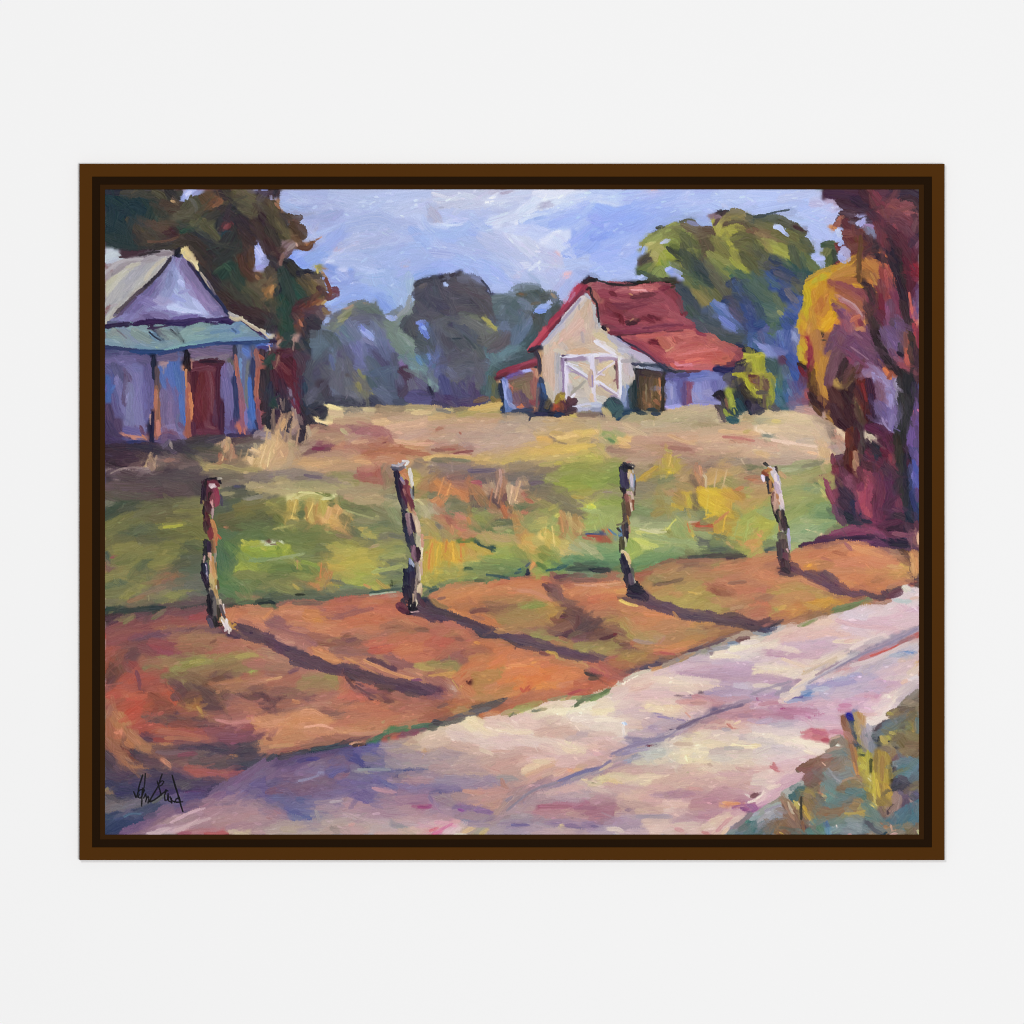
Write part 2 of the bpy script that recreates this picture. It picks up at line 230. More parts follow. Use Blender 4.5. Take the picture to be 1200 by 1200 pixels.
6c2c3c 5 16 83 28 83 46 79;5c2430 4 30 77 38 75.6 46 75;681c2c 3.4 15 73.6 19 76;5c1824 3.6 22 90 24 95;5c1c28 4 42 90 48 94;b8605c 5 30 71.6 40 70 50 70;cc746c 2.4 29 70.6 38 71;f0b0b0 1.2 30 71.7 40 72;cc9858 1.4 28.4 74.6 30.6 75.4;341c24 3.6 26 94.6 33 95;c89464 1.2 29 93.6 31 92;702030 4 66 90 68 88;641c2c 4 50 71 56 70
14141c 1.8 0 65 6 64.6;14141c 1.4 12 67.3 22 68.4 34 68;2c3038 1.2 5 65 13 67;3c2c1c 1.8 57.6 70 60 69
@roofe
141420 1.6 .6 70 2 76 5 81;201c28 1.4 5 80 6.4 88 7 95
@wall
d0a88c 4 1 82 1.8 94;b0b0b8 3 3 80 5 94;8c90a0 2 5 84 6 95
T 880 220
@sky
b4c4fa 10 4 6 20 5 38 4;b0c4fc 10 4 16 20 15 38 12;b4c8fc 10 24 22 36 24 50 22;acc0fa 9 40 16 50 20 60 24;b0c0f8 9 46 28 54 34 60 36;acbcf6 8 42 34 48 40;b8b4dc 5 44 12 54 14 64 18;c4c4ec 5 52 14 64 16 72 18;b4bcec 6 54 22 62 20;a4b8f8 6 60 36 63 32;c4d0fc 3 46 16 54 18;a8b8fc 4 60 29 62 30;b4a4c8 2.4 56 10 62 12;b8c0e8 5 22 7 44 4
@gt
4c5438 5 4 22 14 21 24 22;3c4448 2.4 2 20.6 10 19.6;404c58 1.4 10 19 20 16.6 27 15.6;6c6c44 6 4 26 14 28;4c4c34 7 20 24 30 28 36 32;7c6440 7 6 32 16 34 26 36;5c5c38 7 24 34 34 38 42 42;6c6838 8 16 32 28 34 38 42;46503a 7 36 36 42 44;8c6c44 5 4 32 12 35
5c6038 10 4 42 10 50;7c7c40 5 4 38 10 40;a4a040 6 10 38 16 42 26 46;a8a838 6 14 42 22 46 28 48;8c8c38 4 20 40 28 44;54543c 7 6 46 12 52;5c5c4c 6 8 54 10 48;48543c 7 28 40 32 52 34 60;6c7440 6 36 48 40 52 42 56;5c6c3c 7 40 50 46 56
3c5c48 7 24 52 28 58;2c5050 7 30 56 34 64 42 62;244c54 5 38 60 42 64;586c48 7 34 62 36 74;4c6458 9 4 60 10 66;486054 9 3 70 10 76 16 80;506c60 7 8 84 16 88 20 92;34485c 6 4 82 8 92;2c4470 5 2 90 6 94
4c4c50 7 10 54 18 56 24 60;28385c 6 14 50 20 52;2c4074 7 16 58 24 60 32 66;34488c 6 12 64 20 70 26 76;3858a0 5 10 62 18 70;4c5064 6 18 60 28 64;30467c 7 22 74 30 78 36 82;3c5c70 4 14 66 20 70;48484c 5 30 64 36 74;5060a8 6 22 88 30 86 34 78;344c9c 6 28 90 32 94;746c78 4 24 72 32 80;606c50 5 16 76 22 86;a09c50 3 19 87 22 89;5c6450 6 32 72 36 68
4c5c30 5 56 42 54 54 54 58;74743c 5 52 46 56 40 60 40;343c34 4 58 44 60 52;405040 5 50 40 56 40 60 42;54643c 6 50 52 54 58;402028 2.4 30 27 36 30
@hole
bcc8fc 3.4 16.6 27.6 20 28 23 31.6;a0b4ec 2.4 22 30.6 26 33.6;a8b8f4 5 44 48.5 48 51 50.5 55;b0bcf4 3 46 50 51 50
@rt
44283c 10 54 4 66 4 78 8;3c2434 8 62 10 72 14 80 14;2c2034 8 72 8 80 12;402430 7 78 3 84 10;34283c 8 98 4 110 4 116 6;3c2c38 10 104 12 112 10 116 14;5c3444 5 88 3 98 5;603038 6 84 6 88 14 94 18;7c3c48 6 86 4 92 12 96 18;44283c 6 96 8 100 4
8c484c 8 96 20 100 12 106 14;94504c 6 98 14 104 20 110 24;a45c5c 5 106 12 112 12;84404c 6 106 20 112 24 116 22;8c4450 5 90 16 96 20 102 26;5c3440 7 96 22 104 22 110 26;68384c 6 104 26 110 30 112 36;ac6064 2.6 108 18 113 19;703c40 5 92 14 94 20
443038 8 62 22 70 26 78 24;3c2030 7 64 18 72 18;5c2c30 7 66 24 72 30;3c2434 6 76 24 84 22;54303c 7 84 18 90 24 92 34;6c3444 7 88 26 92 34 94 40;502c38 8 78 34 84 42;702c3c 5 92 30 94 40;4c2838 7 96 28 104 36;34202c 8 96 38 100 46;502434 7 104 34 110 44 114 50;5c2c3c 6 112 36 116 46
4c303c 7 114 20 117 30;3c2c3c 6 112 40 117 34;7c5068 3 116 42 118 38;6c4450 3 114 30 116 22;602c30 7 66 36 70 40 74 46;74403c 6 64 32 72 32;6c3c38 6 68 44 76 40;7c4c48 4 76 46 84 50;5c3038 6 80 46 86 42;2c2430 5 86 46 88 40;34283c 5 94 44 98 46;7c7c98 2 82 28 85 32 86 30;a080b0 1.6 80 26 86 27
c07058 3.4 61 22.6 64 20.4;8c4c44 5 59 27 62 24;cc8858 2 58 27.6 60 29;6c3030 5 60 40 62 44;74283c 4 60 54 64 52;90384c 3 60 41 66 44;602838 5 62 40 68 48
c89c38 7 40 66 52 60 62 56;d4a820 5 38 72 44 66 54 61;c4ac24 6 38 70 40 78 37 90;d0ac20 6 36 92 34 96;b8b030 4 44 66 52 62;c88c3c 6 60 58 70 52 76 50;d09828 5 58 58 68 54 74 49;c08440 8 56 66 66 60 76 58;b87c3c 7 78 54 84 58 90 66;c48444 6 82 50 88 56;c88c30 6 44 74 46 84 42 94;c89028 7 50 68 48 80;c08030 6 52 74 54 84 50 92
a86838 7 56 68 66 66 74 66;945040 6 56 66 68 72 78 78;a05c40 6 64 74 74 80 80 86;ac6440 5 60 78 68 84;b06838 6 46 86 52 76;d0a018 5 56 78 58 86 54 94;e0a420 4.6 56 88 52 94 48 96;c88c2c 4 56 76 60 78;d8a028 3 72 68 78 70;b88030 4 74 68 80 72
783c50 5 70 70 78 74 80 80;8c4450 4 60 66 72 72;683c64 5 58 82 64 88 68 94;785078 4 62 84 68 90;9c5858 4 66 80 76 88 78 92;b07880 2.6 62 78 70 82 76 88;bc9094 1.6 64 78 72 82 78 90;a86070 4 66 88 72 95;c86c58 3 70 94 76 90
5c3c24 3.4 77 34 76 50 75.6 66;6c4c2c 2 75 46 74.6 60;84582c 1.4 77 60 77.4 68;6c3430 4 77 30 76 40
a04c44 5 92 46 94 54 98 64;c06c48 3 91 46 93 50 95 58;8c3c44 6 92 56 94 66 96 76;b85c4c 3 97 60 99 68 98 76;6c3444 6 90 66 92 76;ac5450 2.4 94 58 96 70;783850 6 98 68 102 80 104 90;c0884c 1.6 84 60 88 68;c47c40 1.4 84 66 87 74;a06840 4 84 60 88 66
201828 7 97 44 102 56 106 66;241c28 8 104 62 108 76 110 90;2c2428 7 106 54 110 70;34242c 6 106 80 110 94;501c30 6 108 50 112 62 112 74;2c2030 6 90 48 96 52;30242c 6 79 68 86 76 88 84;3c2830 5 84 70 88 80;4c3038 6 80 84 86 88;5c3830 5 82 90 88 84;2c1c28 5 84 94 88 90
942434 4 112 55 116 58 118 60;7c1c30 5 112 60 116 62;8c3048 4 114 64 117 64;5c3458 5 114 74 117 70;705078 4 115 82 117.6 72;64508c 4 114 90 117 86;b0485c 3 112 86 114 94;c86458 1.6 111 74 113 88;d06c64 1.6 112 84 115 96;701c30 5 90 76 92 86;6c4460 6 98 80 98 94;746084 4 102 90 106 95;8c5078 3 96 84 96 95;5c2438 6 90 88 94 94
@hole
b4b8f0 4.4 75 25 78 24 79.4 22;a0a4e0 3 77 26.6 79 22;b4bcf4 5.4 63 46 66 44 68 50;a4b0f0 4 62 48 66 52;a0aee8 3 62 40 64 38;c0d0fc 4 60.5 30 62 34
T 120 370
@bt
2c1c28 7 104 4 114 6 119 4;30242c 7 110 14 118 22;2c3434 5 114 30 119 26;283430 6 118 36 118 56;302838 5 112 24 113 30;2a2830 8 112 40 114 60;2c2024 7 112 64 118 60;342830 8 112 74 118 70;244038 5 118 60 119 66
@proof
78a8bc 8 4 10 14 10 26 8;7ca4a4 8 6 14 12 18 14 20;88a098 6 8 10 14 16 18 20;7cacb4 6 18 8 30 10 34 12;7c98b8 5 12 8 20 14 24 18;88a89c 6 22 10 28 16 36 20;80a4a0 7 22 12 34 18 40 17;7ca4b4 6 38 8 46 9 54 10;68a0cc 4 34 12 40 18 44 21;84a498 6 40 10 48 16 50 18;80a8a0 7 44 12 52 16 54 18;74a4bc 6 3 18 14 20 24 21;68a0bc 5 24 22 36 23 46 23;74a0b4 7 36 20 46 21 52 19
7cb0ac 9 56 14 66 10 74 8;78aab4 9 64 16 76 12 86 9;7cb0b0 7 58 16 70 18 80 15;70a8b0 8 74 12 86 11 92 8;6ca0c4 7 84 10 94 8 98 6;70a8bc 7 84 14 96 13 106 12;6c98cc 5 92 8 100 5;7ca8b0 5 98 8 106 12 112 15;68a0c0 4 60 20 76 18 92 16;6898d0 3 92 17 104 16 114 17;84b0a0 3 64 10 72 9;5c90d4 3 90 10 95 11 94 12;74b4b8 2 44 24 56 21 66 20;5c94bc 2 76 12 90 10;2c5488 1.2 91 9 94 11.4;8cbca0 2 38 22 40 24
1c2040 1 33 11.4 37 15 41 17.4;1c1c34 1.2 48 9.6 53 14 57.6 17.8;70707c 1 10 10 14 13 17 16;3c2454 1.6 32 9 40 8 50 5.5
@trim
281a40 3.4 2 7.6 10 6.5 20 6;301848 3.4 22 6 34 4 46 5;302058 3 44 5 56 5.6 62 4;3c2860 2.4 62 4 76 2.6 90 3;24184c 2.4 84 3.4 91 5.6;5a5a80 2.4 4 4.5 10 4;7c80b0 2 6 3 14 1.6
4c4c80 3 100 4 108 10 114 15;3c1840 1.6 98 3 106 9 112 13;d0c4a8 1.3 97 1.6 104 6 112 11 117 15.4;c4b894 2.4 90 1 94 2.4 98 1;b8a890 1.6 98 3 106 8 110 10.4
2c3468 2.4 2 22 14 23 26 24.6;204078 2.6 20 25 34 25 44 25;243c74 2.4 40 27 52 24 62 21.6;2c4484 2 60 22 72 20.4 84 18.6;284078 2.2 80 19.6 94 19 106 18.6 116 18.4;305080 2 106 18.6 117 17.6;4868c0 2 109 21 116 20;9898e0 1.4 115 21 118 20;c89078 1 117 21 117.6 22;3c3c80 2.6 110 22 116 22
@hwall
54507c 7 4 29 12 29 22 28;48487c 4 4 26 20 27;6c64a0 6 4 32 16 31 26 30;5c5484 7 26 30 32 32 34 40;5c5890 6 4 36 8 40 10 50;504c7c 6 8 34 12 42 14 50;3c64b0 3.4 4 44 5 52 4 58;5058a8 4 3 52 6 44;7874b0 5 10 44 14 56 15 68;605890 5 8 56 10 66 13 70;5a3c60 5 18 38 17 50 16 62;7470a8 6 18 36 24 42 24 56;7c78b4 6 24 42 27 56 28 68;807cb4 6 19 48 20 62 18 76;7c7cb8 6 24 60 26 72 28 82;6460a0 5 30 48 31 60 31 72;5c5490 5 32 36 34 50 34 64;7070ac 4 20 37 26 38;6860a0 7 16 80 24 82 28 84
4c3860 6 4 64 6 74 8 82;403058 7 4 76 8 84 14 86;503c64 5 10 74 12 80;683c58 3 27 78 29 84;c88070 1.6 14 83.6 22 85;d08468 1.4 20 84.6 30 85.6;c47458 1.6 28 84 31 87;b89090 2 34 70 34 76;443058 6 6 88 18 86;54548c 2 14 86 26 89;283068 2.4 18 89 30 88.6;302850 6 4 90 20 92;382c50 6 20 92 34 90
5c5074 6 40 29 48 28 56 27;6c5c80 5 40 30 54 29;706090 7 42 54 44 66 44 78;7c6894 7 50 54 50 66 49 78;6c609c 6 46 46 52 58 52 70;5470c0 4.4 40 36 42 44 44 49;4c70c4 3.8 47 33 48 42 50 51;4468b8 4 51 34 53 44 55 54;4470c0 3.6 55 56 56 66 58 76;4c68b0 3 57 40 57 52;8c7cb0 4 42 80 50 78 54 84;6c4870 3.4 54 76 56 78;7c4864 6 42 85 48 83 52 84;5c4878 6 38 87 46 86 54 88;7c74b0 3 54 82 57 87;646090 5 54 70 54 80;a8848c 1.6 42 34 46 33
6c5878 7 62 24 72 25 82 23;746484 6 64 28 76 29 90 26;6c6090 6 78 22 90 23;847484 3 66 30 80 30 88 28;3c3c7c 2 60 22 72 21.8;5c5c50 4 90 32 91 35
6c6098 6 86 36 86 46 85 56;7468a4 7 87 46 89 58 89 70;7064a0 6 88 66 89 76 88 82;7c70a8 4 89 34 91 40;5c3c6c 3 91 74 91 80;5c5490 5 86 80 92 82;24305c 3 93.6 40 93.4 54 95 70;302c54 3 93 30 93 24;5c6c90 4 96 22 97 32 98 46;5c68a0 4 99 32 100 46 101 60;5478d0 3.4 99 24 102 26;6c94cc 2 97 30 97 44;6c7078 2 102 34 101 50 101 64;3c70cc 3.6 103.6 44 104.6 60 106 72;3c64b8 4 103 68 104 78;7c74b8 2.4 100 62 101 76;28305c 3 106 30 106 44 107 58;4c5478 3 106 22 107 30;2c2c54 3 108 74 110 80 106 82;243468 2 107 52 108 66;5c3c60 5 96 82 102 83;302448 3 88 84 100 84
@hdoor
501828 7 64 36 64 50 64 66;64202c 6 70 42 70 56 70 68;5c1c30 7 66 70 68 78 70 82;6c2838 6 74 38 76 50 76 64;582038 4 78 50 78 64 79 78;743848 2.4 74 36 77 50 77 68;54304c 4 80 60 79 76;4c1c34 3 82 34 81 50 82 70;5c2434 4 63 34 74 34 84 34;6c3444 3 64 38 72 37 78 38;3c1428 4 70 32 82 32;401c38 3.4 84 62 84 74 84 82;642c44 5 64 82 76 82 82 82;743c4c 1.6 75 78 79 79;50243c 4 64 76 64 84;6c2430 5 67 56 68 74;281428 1.6 68 32.4 80 32;b07868 .8 62.6 37 62.8 33
@hpost
141830 3 35.6 29 36.4 36 37 44;1c2444 2.6 36 30 36 44;5c4850 3.4 38 36 38.6 46 38.4 56;8c5c4c 3.4 38 50 38.6 62 39 74;a86050 4 38.4 66 39 78 38 86;c07058 2.4 37.6 52 37.6 66;c87868 3 39 74 39.6 84;201c3c 2 35.4 68 35 80 34.6 92;202444 3 34.8 84 35 92
10101c 4 59 25 59.6 32;1c101c 4.4 59.6 30 60 40;6c3438 3.4 60 40 60.6 50;b46050 3.2 60.4 48 61 58 60.8 68;d88050 2.4 61.6 54 62.6 64 62.4 72;a85848 3.4 60.6 66 60 76 61 86;c47c58 1.6 58.8 38 59 50;8c4848 2.4 60 74 61.6 86
2c2c44 3 93 22 93.6 28;a06058 2.4 93.6 28 95 40 97 52;8c5c70 3 95.6 44 98 56 99 68;9c5870 2.6 97.4 60 98.4 72 99 82;c86c58 2.2 96.4 78 97 82.6;bc6450 1.4 94 42 94 34;c87060 1.2 99.4 79 100 83
945858 2.8 107.6 24 109 32 109.4 42;ac6050 3 109.4 38 108.4 50 108 60;985058 2.6 108.6 58 109.6 68 111 80;744868 2.6 109 66 111 80;b85444 2.4 110 28 113 30;9c5048 1.6 109 44 110 36
@f
342438 8 4 94 20 94;3c2838 8 20 95 36 93;242848 4 34 92 44 95;303040 7 46 92 60 90;3c4448 6 58 94 74 92;2c2c38 5 62 88 74 86 82 86;3c3454 4 74 88 84 86;484c48 7 80 94 92 92;34243c 4 90 88 104 86;747470 5 92 94 104 92 112 89;54504c 4 98 88 108 87
@g
b89870 3 86 88 88 92 87 95;c4a47c 2.4 89 86 90 94;a88c78 2.4 84 92 86 88;8c8090 4 108 86 110 82 112 86;7c7488 4 114 84 118 84;c4a878 4 112 94 116 90 119 88;d0b080 4 116 94 119 84;a89c84 3 107 90 108 94;8c8888 2 47 88 49 93;5c5478 3 43 92 47 88;c0ac94 1.6 104 94 110 96
T 310 370
@bt
3c3040 7 2 4 4 10;2c2438 8 4 8 8 2;204438 9 10 3 16 6 14 14;28403c 7 18 12 12 20;5c3c38 4 24 2 25 8;c07050 1.8 24.4 3 26 7;382c3c 6 30 2 34 6 38 8;302c3c 6 28 10 30 14;7c4c3c 4 8 18 12 16;5c3038 4 4 28 6 24;28403c 5 2 32 6 28;4c1c2c 8 10 26 16 30 20 34;5c1828 8 12 36 16 44 20 48;642034 6 22 32 23 44 22 54;4c2030 7 6 40 8 50;58203c 6 14 28 20 24;3c1c34 7 12 46 14 58;2c1c34 6 10 56 14 66;701c34 4 21 50 23 60 25 66;34203c 6 8 68 10 74;702840 3.4 20 60 24 68
9c6c5c 1.2 8 36 10 28;b08880 1.4 20 24 21 16;a87c70 2 11 17 9 20;34383c 6 18 20 24 22 30 18;242c44 5 26 18 30 22;48384c 6 22 26 26 34 24 42;34304c 6 26 44 26 56;24405c 4 28 48 29 54;203448 4 26 60 28 66;2c3048 6 4 48 3 60;1c3838 5 4 58 8 62;1c1c30 6 4 66 4 78;241c34 8 16 68 16 80;18182c 7 14 60 16 70;241c30 6 26 70 28 80;2c2434 6 26 82 27 90;78708c 2 18 52 18.6 56;646088 1.4 20.6 58 21 62
d0b8b0 1 4 24 3 20;a0b0e0 2.4 1 13 2 16;3c5cb0 3 2 20 5 21;281c44 3 2 18 8 18;6474c0 1.6 2 21.6 4 21.6;c87860 1 2.6 21 4 20;302c38 5 26 64 32 74 38 78;242434 5 34 76 42 78;303444 5 30 68 36 62;2c2c3c 8 36 68 42 66;3c3c44 4 40 72 43 68
@fa
74849c 4 42 8 46 10;54585c 8 32 14 40 12;70786c 3 46 9 48 5;a0a068 2 52 4 58 1.6;607480 10 36 22 44 20 44 28;54646c 7 40 30 46 24;68849c 5 46 24 48 34;4c4c58 8 32 36 28 44 30 54;484458 7 36 40 42 34 44 30;6070a0 3 46 28 49 38;747090 6 52 14 54 20 52 24;607890 7 58 14 54 8;707c98 8 62 8 66 14;74809c 5 70 8 74 14 80 18;747894 5 76 6 80 12
6c8098 6 52 16 58 20 62 20;504c68 8 54 26 58 34 62 40;5c5878 6 56 22 60 30;7878b0 6 64 20 68 28 72 34;7070a8 6 66 34 72 38 74 28;7c80b4 5 70 24 72 32;5c6490 5 74 20 78 26;4c4468 6 80 28 84 34 88 40;504c6c 7 84 24 88 30;6c78a0 6 82 20 86 26;7880a8 4 88 20 92 28;8c90b8 3 70 16 76 20;48544c 7 46 14 50 20;5c5c60 6 40 36 46 42 50 36
6c6c74 9 52 36 50 46 50 56;645c64 7 56 34 58 44 54 54;74788c 5 48 54 54 60 50 58;7c7c88 6 62 56 68 58;686874 7 58 48 60 54;5c5048 4 58 42 62 42;7c7460 5 64 44 68 48 72 52;a89840 3.4 66 48 67 52;ac9c44 1.2 68 52 72 54 75 54.6;8c8850 2 66 38 68 42;746c60 7 72 58 70 50;5c5c64 6 60 62 66 60;4c5c64 8 76 34 80 40 86 44;40585c 8 74 42 78 48 82 50;4c5870 10 82 48 88 54 94 56;546078 8 88 44 90 50;506880 6 78 40 88 38
8c90a8 2 82 50 86 54 88 56;606c88 6 80 54 86 58;645c78 6 96 50 94 44;5c3c58 6 98 38 100 46;44304c 7 96 52 100 56;404c60 6 92 60 98 60;5c7078 5 90 34 92 42;4c4c5c 6 92 28 94 36;343448 7 46 60 56 60 64 62;242434 4 46 60 58 60 62 61;24243c 5 70 62 78 61;3c3c54 6 76 58 82 62;34384c 5 40 56 38 60;504c50 7 30 58 36 60 42 54;605c70 6 30 60 34 54;40303c 6 42 48 44 56
@fc2
7c8c80 7 88 4 94 8 96 2;88988c 8 94 14 100 18 104 22;78887c 8 90 14 96 22 102 26;70887c 7 98 24 104 28;6c8888 7 100 30 106 32 112 38;7ca0a8 6 104 36 110 40;7c9490 6 108 42 112 48;8c6ca8 4 96 34 98 32;4c2c44 7 98 38 102 42;54405c 7 102 48 98 54;706c88 6 104 48 106 56;6090c0 3.4 107 30 110 34;546c84 5 112 28 116 34;7c9c90 4 116 46 118 52;5c5874 6 112 50 112 42
@fb
3c3c44 8 98 6 104 2;343840 6 100 10 104 14;484c48 9 110 16 112 22 108 24;4c5044 7 108 20 116 24;4c4448 9 116 8 118 16;504c48 8 104 8 102 4;6474a8 4 116 34 118 30;58507c 7 104 60 112 58 118 60;3c2c44 5 114 54 118 52;4c4470 7 106 56 114 56;1c1830 2.4 116 50 118 55;645870 5 108 46 112 50
@hole
a0b0ec 4 86 1 90 2 92 1;6c88e8 4 110 6 112 11 114.6 15;88a4ec 3 111 8 113 9;98a8ec 4.4 69 10 73 13 76 16;7888d4 2.4 68 7 70 10;9cb0f0 4 43 4 45 2
@f
e4dc9c 2.4 45 63 52 65;ccc498 4 47 68 56 69 66 68;8c9078 4 58 66 66 66;6c7470 4 58 68 72 66;5c6868 3 58 67 70 67;d0c890 3 70 66 77 66;ccc490 4 46 72 56 74;b8ac8c 5 58 71 70 70 80 71;e0d098 1.6 36 73 42 75 47 75.6;e4d8a8 1.2 36 74 44 75.4;b09478 5 52 76 64 74 74 75;706858 4 80 64 90 67 98 67;6c6858 4 80 68 92 69;948c68 5 84 66 100 66;c4c48c 4 100 66 112 67 118 66;dccc90 3 104 68 116 68;8c8868 3 100 64 118 64.4
b49878 6 78 72 90 72 100 71;c8ac84 6 82 76 96 74 108 73;e0c494 4 78 74 90 74 104 73;b8a890 5 104 72 118 70;a08c7c 5 88 71 104 70 116 69;ccac94 6 90 80 104 80 118 79;d0b098 6 88 78 104 77 118 74;bc9c90 5 86 84 100 84 118 82;b8a49c 5 96 86 110 82 118 83;d8b494 3 92 88 106 90 118 90
8c5c6c 6 56 80 66 80 76 82;90506c 6 62 84 72 86 84 84;a05c6c 5 70 80 80 80 86 84;a4706c 5 48 78 58 80;a07868 7 36 80 46 82 56 84;a88c70 7 34 86 46 86 54 86;c0a480 4 32 84 36 80;b0bc84 3 54 80 58 83;b09470 4 48 88 54 86;7c3c5c 5 36 90 46 91;68384c 4 34 94 48 94;b49c8c 5 60 88 70 86 76 88;d0ac90 3 62 89 72 88;a06c5c 5 58 93 70 90 80 92;9c604c 6 76 90 90 92;b06c50 6 92 94 106 94;9c5040 4 96 92 112 95;a8705c 6 80 88 90 90;642c3c 1 82 90 86 88.6;c08870 4 56 91 64 95;b89490 4 58 84 66 86;c49c80 5 110 90 118 94
@g
c09878 6 12 78 14 72 18 70;d0a870 3 12 80 14 73;b89c88 5 20 78 22 72;a89484 5 14 84 18 88;706068 4 12 80 14 86;8c7880 4 18 80 22 84;6c5c64 3 24 70 26 76;8c7878 1.4 11 58 13 66 14 58;8c7c80 1.8 21.4 66 22 72;74645c 2 6 66 6.6 78;706060 2 5 70 6 84;c4ac88 6 3 86 8 94;c8b080 4 5 90 2 84;bca480 6 14 94 18 90;a09474 6 20 92 24 94;5c5050 3 20 86 24 82;8c8498 4 2 84 4 86;b4a08c 3 30 78 32 84;b09484 6 28 92 34 88
T 500 370
@fb
4c5050 9 4 18 6 26;6c6c70 6 4 8 10 4;504850 8 12 12 14 20;484448 7 10 24 14 32;5c5c5c 8 20 14 26 20;404860 5 18 3 24 8;54585c 9 24 10 32 14 38 18;6c6c60 6 28 4 36 8 40 14;7c7c68 4 30 3 38 8 44 10;a8a048 1.8 40 2 44 5 47 8.4;5c5450 8 38 16 46 18 52 14;584c50 7 46 22 52 20 56 16;505054 8 16 26 24 24;4c4c50 10 26 20 30 28 38 30;60605c 7 34 22 38 28;6c6868 5 26 24 32 28;3c4448 1.4 26 14 30 18 34 23;303c44 1.4 18 16 24 16
545458 8 20 34 30 32 38 34;5c5c60 8 16 40 24 38 30 44;64645c 7 20 46 28 48 34 50;5c6060 7 32 36 40 36;5c585c 6 36 40 40 46;7c7c90 4 16 38 20 44;686870 6 24 50 32 46;606490 6 8 40 12 34;585c80 7 10 24 12 34;6478ac 4 6 30 8 26;6888c8 3.4 1 6 1.4 14;7090d0 2.4 2 30 1 26;484878 7 12 46 14 54;504c70 7 20 52 22 60;4c4470 6 24 50 26 60;5c5878 6 30 52 32 58;4c3460 6 34 54 36 60;3c2c50 5 32 50 33 56;483c64 7 6 56 10 62;402c50 7 14 60 24 64;442c54 7 26 62 34 62;4c3c5c 6 34 58 40 60;24203c 4 2 52 4 55;3c3448 5 4 62 12 64;6c7878 4 2 40 4 46;80a090 2.4 2 46 4 52
@fc
545c6c 8 50 4 58 4;6c7898 7 54 8 52 14;64748c 7 64 8 62 18;7484ac 6 72 2 70 10 64 18;5c7498 6 72 8 66 18 62 24;3c5050 7 76 8 72 18 68 24;404c44 7 80 2 78 8;30484c 6 74 16 66 24;6c8c90 6 50 28 58 24 66 24;6c94a0 6 44 30 52 27 60 25;74949c 6 44 34 52 31 60 28;5c7c80 7 48 28 44 24;80988c 3 43 18 46 23;587878 6 44 36 50 33;3c5458 7 52 36 60 33 70 28;34484c 6 62 30 72 28;3c4c50 6 52 38 60 34;385054 7 46 42 50 38;48707c 6 43 44 44 54;4c6470 6 42 50 42 58;5c5c48 5 46 46 48 54;70683c 2.4 47 48 46 58;44505c 5 40 54 40 60
@fx
70643c 4 46 58 50 62;8c7440 4 48 62 52 60;6c5c4c 4 34 60 42 58
@rooflean
8c2c40 3.4 50 41 56 38 64 36;94344c 3.4 58 37.6 66 35 76 32;7c2c3c 3 66 37 76 34;6c2434 2.4 50 43 56 40;4c1c30 1.4 49 44 54 43;a8485c 1.4 66 34 76 31.4
@lean
7c5c50 7 60 46 68 44 72 42;7c6850 8 62 48 72 46;846c58 8 70 50 72 58;745c58 6 60 52 64 58;6c5068 6 62 56 64 64;604860 5 68 56 70 64;8c5c58 4 74 46 75 56;a06058 3 76 44 75 56;8c4450 3 73 60 76 62;c07868 2 74 36 77 40;6c50a0 4 58 43 66 41;a8b0f0 2.4 68 38.6 72 38.4;6878c0 3 54 44 54 50;98a8ec 2 53.6 46 55.4 56 55.6 64;5c78b4 3.4 55 60 56 66 60 66;8890c8 2.4 58 62 62 65;6c78b0 4 57 52 59 60;d07048 2.2 64 64 67.6 64;c46c54 1.2 60 50 60.5 52;5c6490 3 64 66 70 66;503c4c 3 70 66 76 66;d88858 1 75.6 66 76 65
1c2844 2 52 46 53 56 54 68;2c3854 3 56 69 64 68 70 66;34405c 2 60 67 74 66;d0a070 1 51.4 46 51.6 47;6c5860 1.6 78 52 77 64;2c3040 2 72 34 77 36;c89070 2 77 38 77.6 43
@wall
c8a88c 8 106 6 98 14 90 20;e0b4a0 7 108 4 100 12 94 16;dcb0a0 6 112 10 104 14;c8b098 7 104 22 114 20;d0a888 7 94 24 102 22;c8b490 7 112 26 116 24;dca870 4 102 25 108 25 114 25;d8b4a4 5 116 16 118 24;b8a8a8 5 119 2 118 10;c8b4a0 7 116 6 114 12;a898a4 3 109 12 110 18;b8b8d0 3.4 94 6 88 14 82 20;9c98b8 2 96 3 88 11 81 19;c8bcac 4 92 14 86 22
d4a890 6 84 28 84 38 86 48;d8b09c 6 87 24 88 38 88 52;c8bca0 4 84 21 84 26;c8c4b0 4 88 54 90 60;c8b89c 5 84 48 88 58;b4b0b8 4 91 28 92 42 92 54;9ca0b4 3 93 26 92 40;a8a8bc 3 94 40 94 52;b8b4bc 5 94 20 98 24;d4c8a4 2 80 44 82 52;d0c8b8 3.4 90 24 97 26
e8b898 4 90 20 89 24;c49870 1.4 79.6 26 80 34 80 46
@roofl
a43048 3.4 92 2 84 12 78 19;c8485c 2.4 84 10 76 19 71 24;982c40 2.6 90 5 82 16 72 25;b84458 2 80 15 74 22;5c2434 2 94 2 86 11;201824 3 72 24.6 76 24;1c2838 2.6 72 24 79 21.6;343440 2.4 77 25 79 30 79.6 40
@lean
20345c 3 80 44 82 52 83 58;3c5c94 2 81 48 83 54
@bdoor
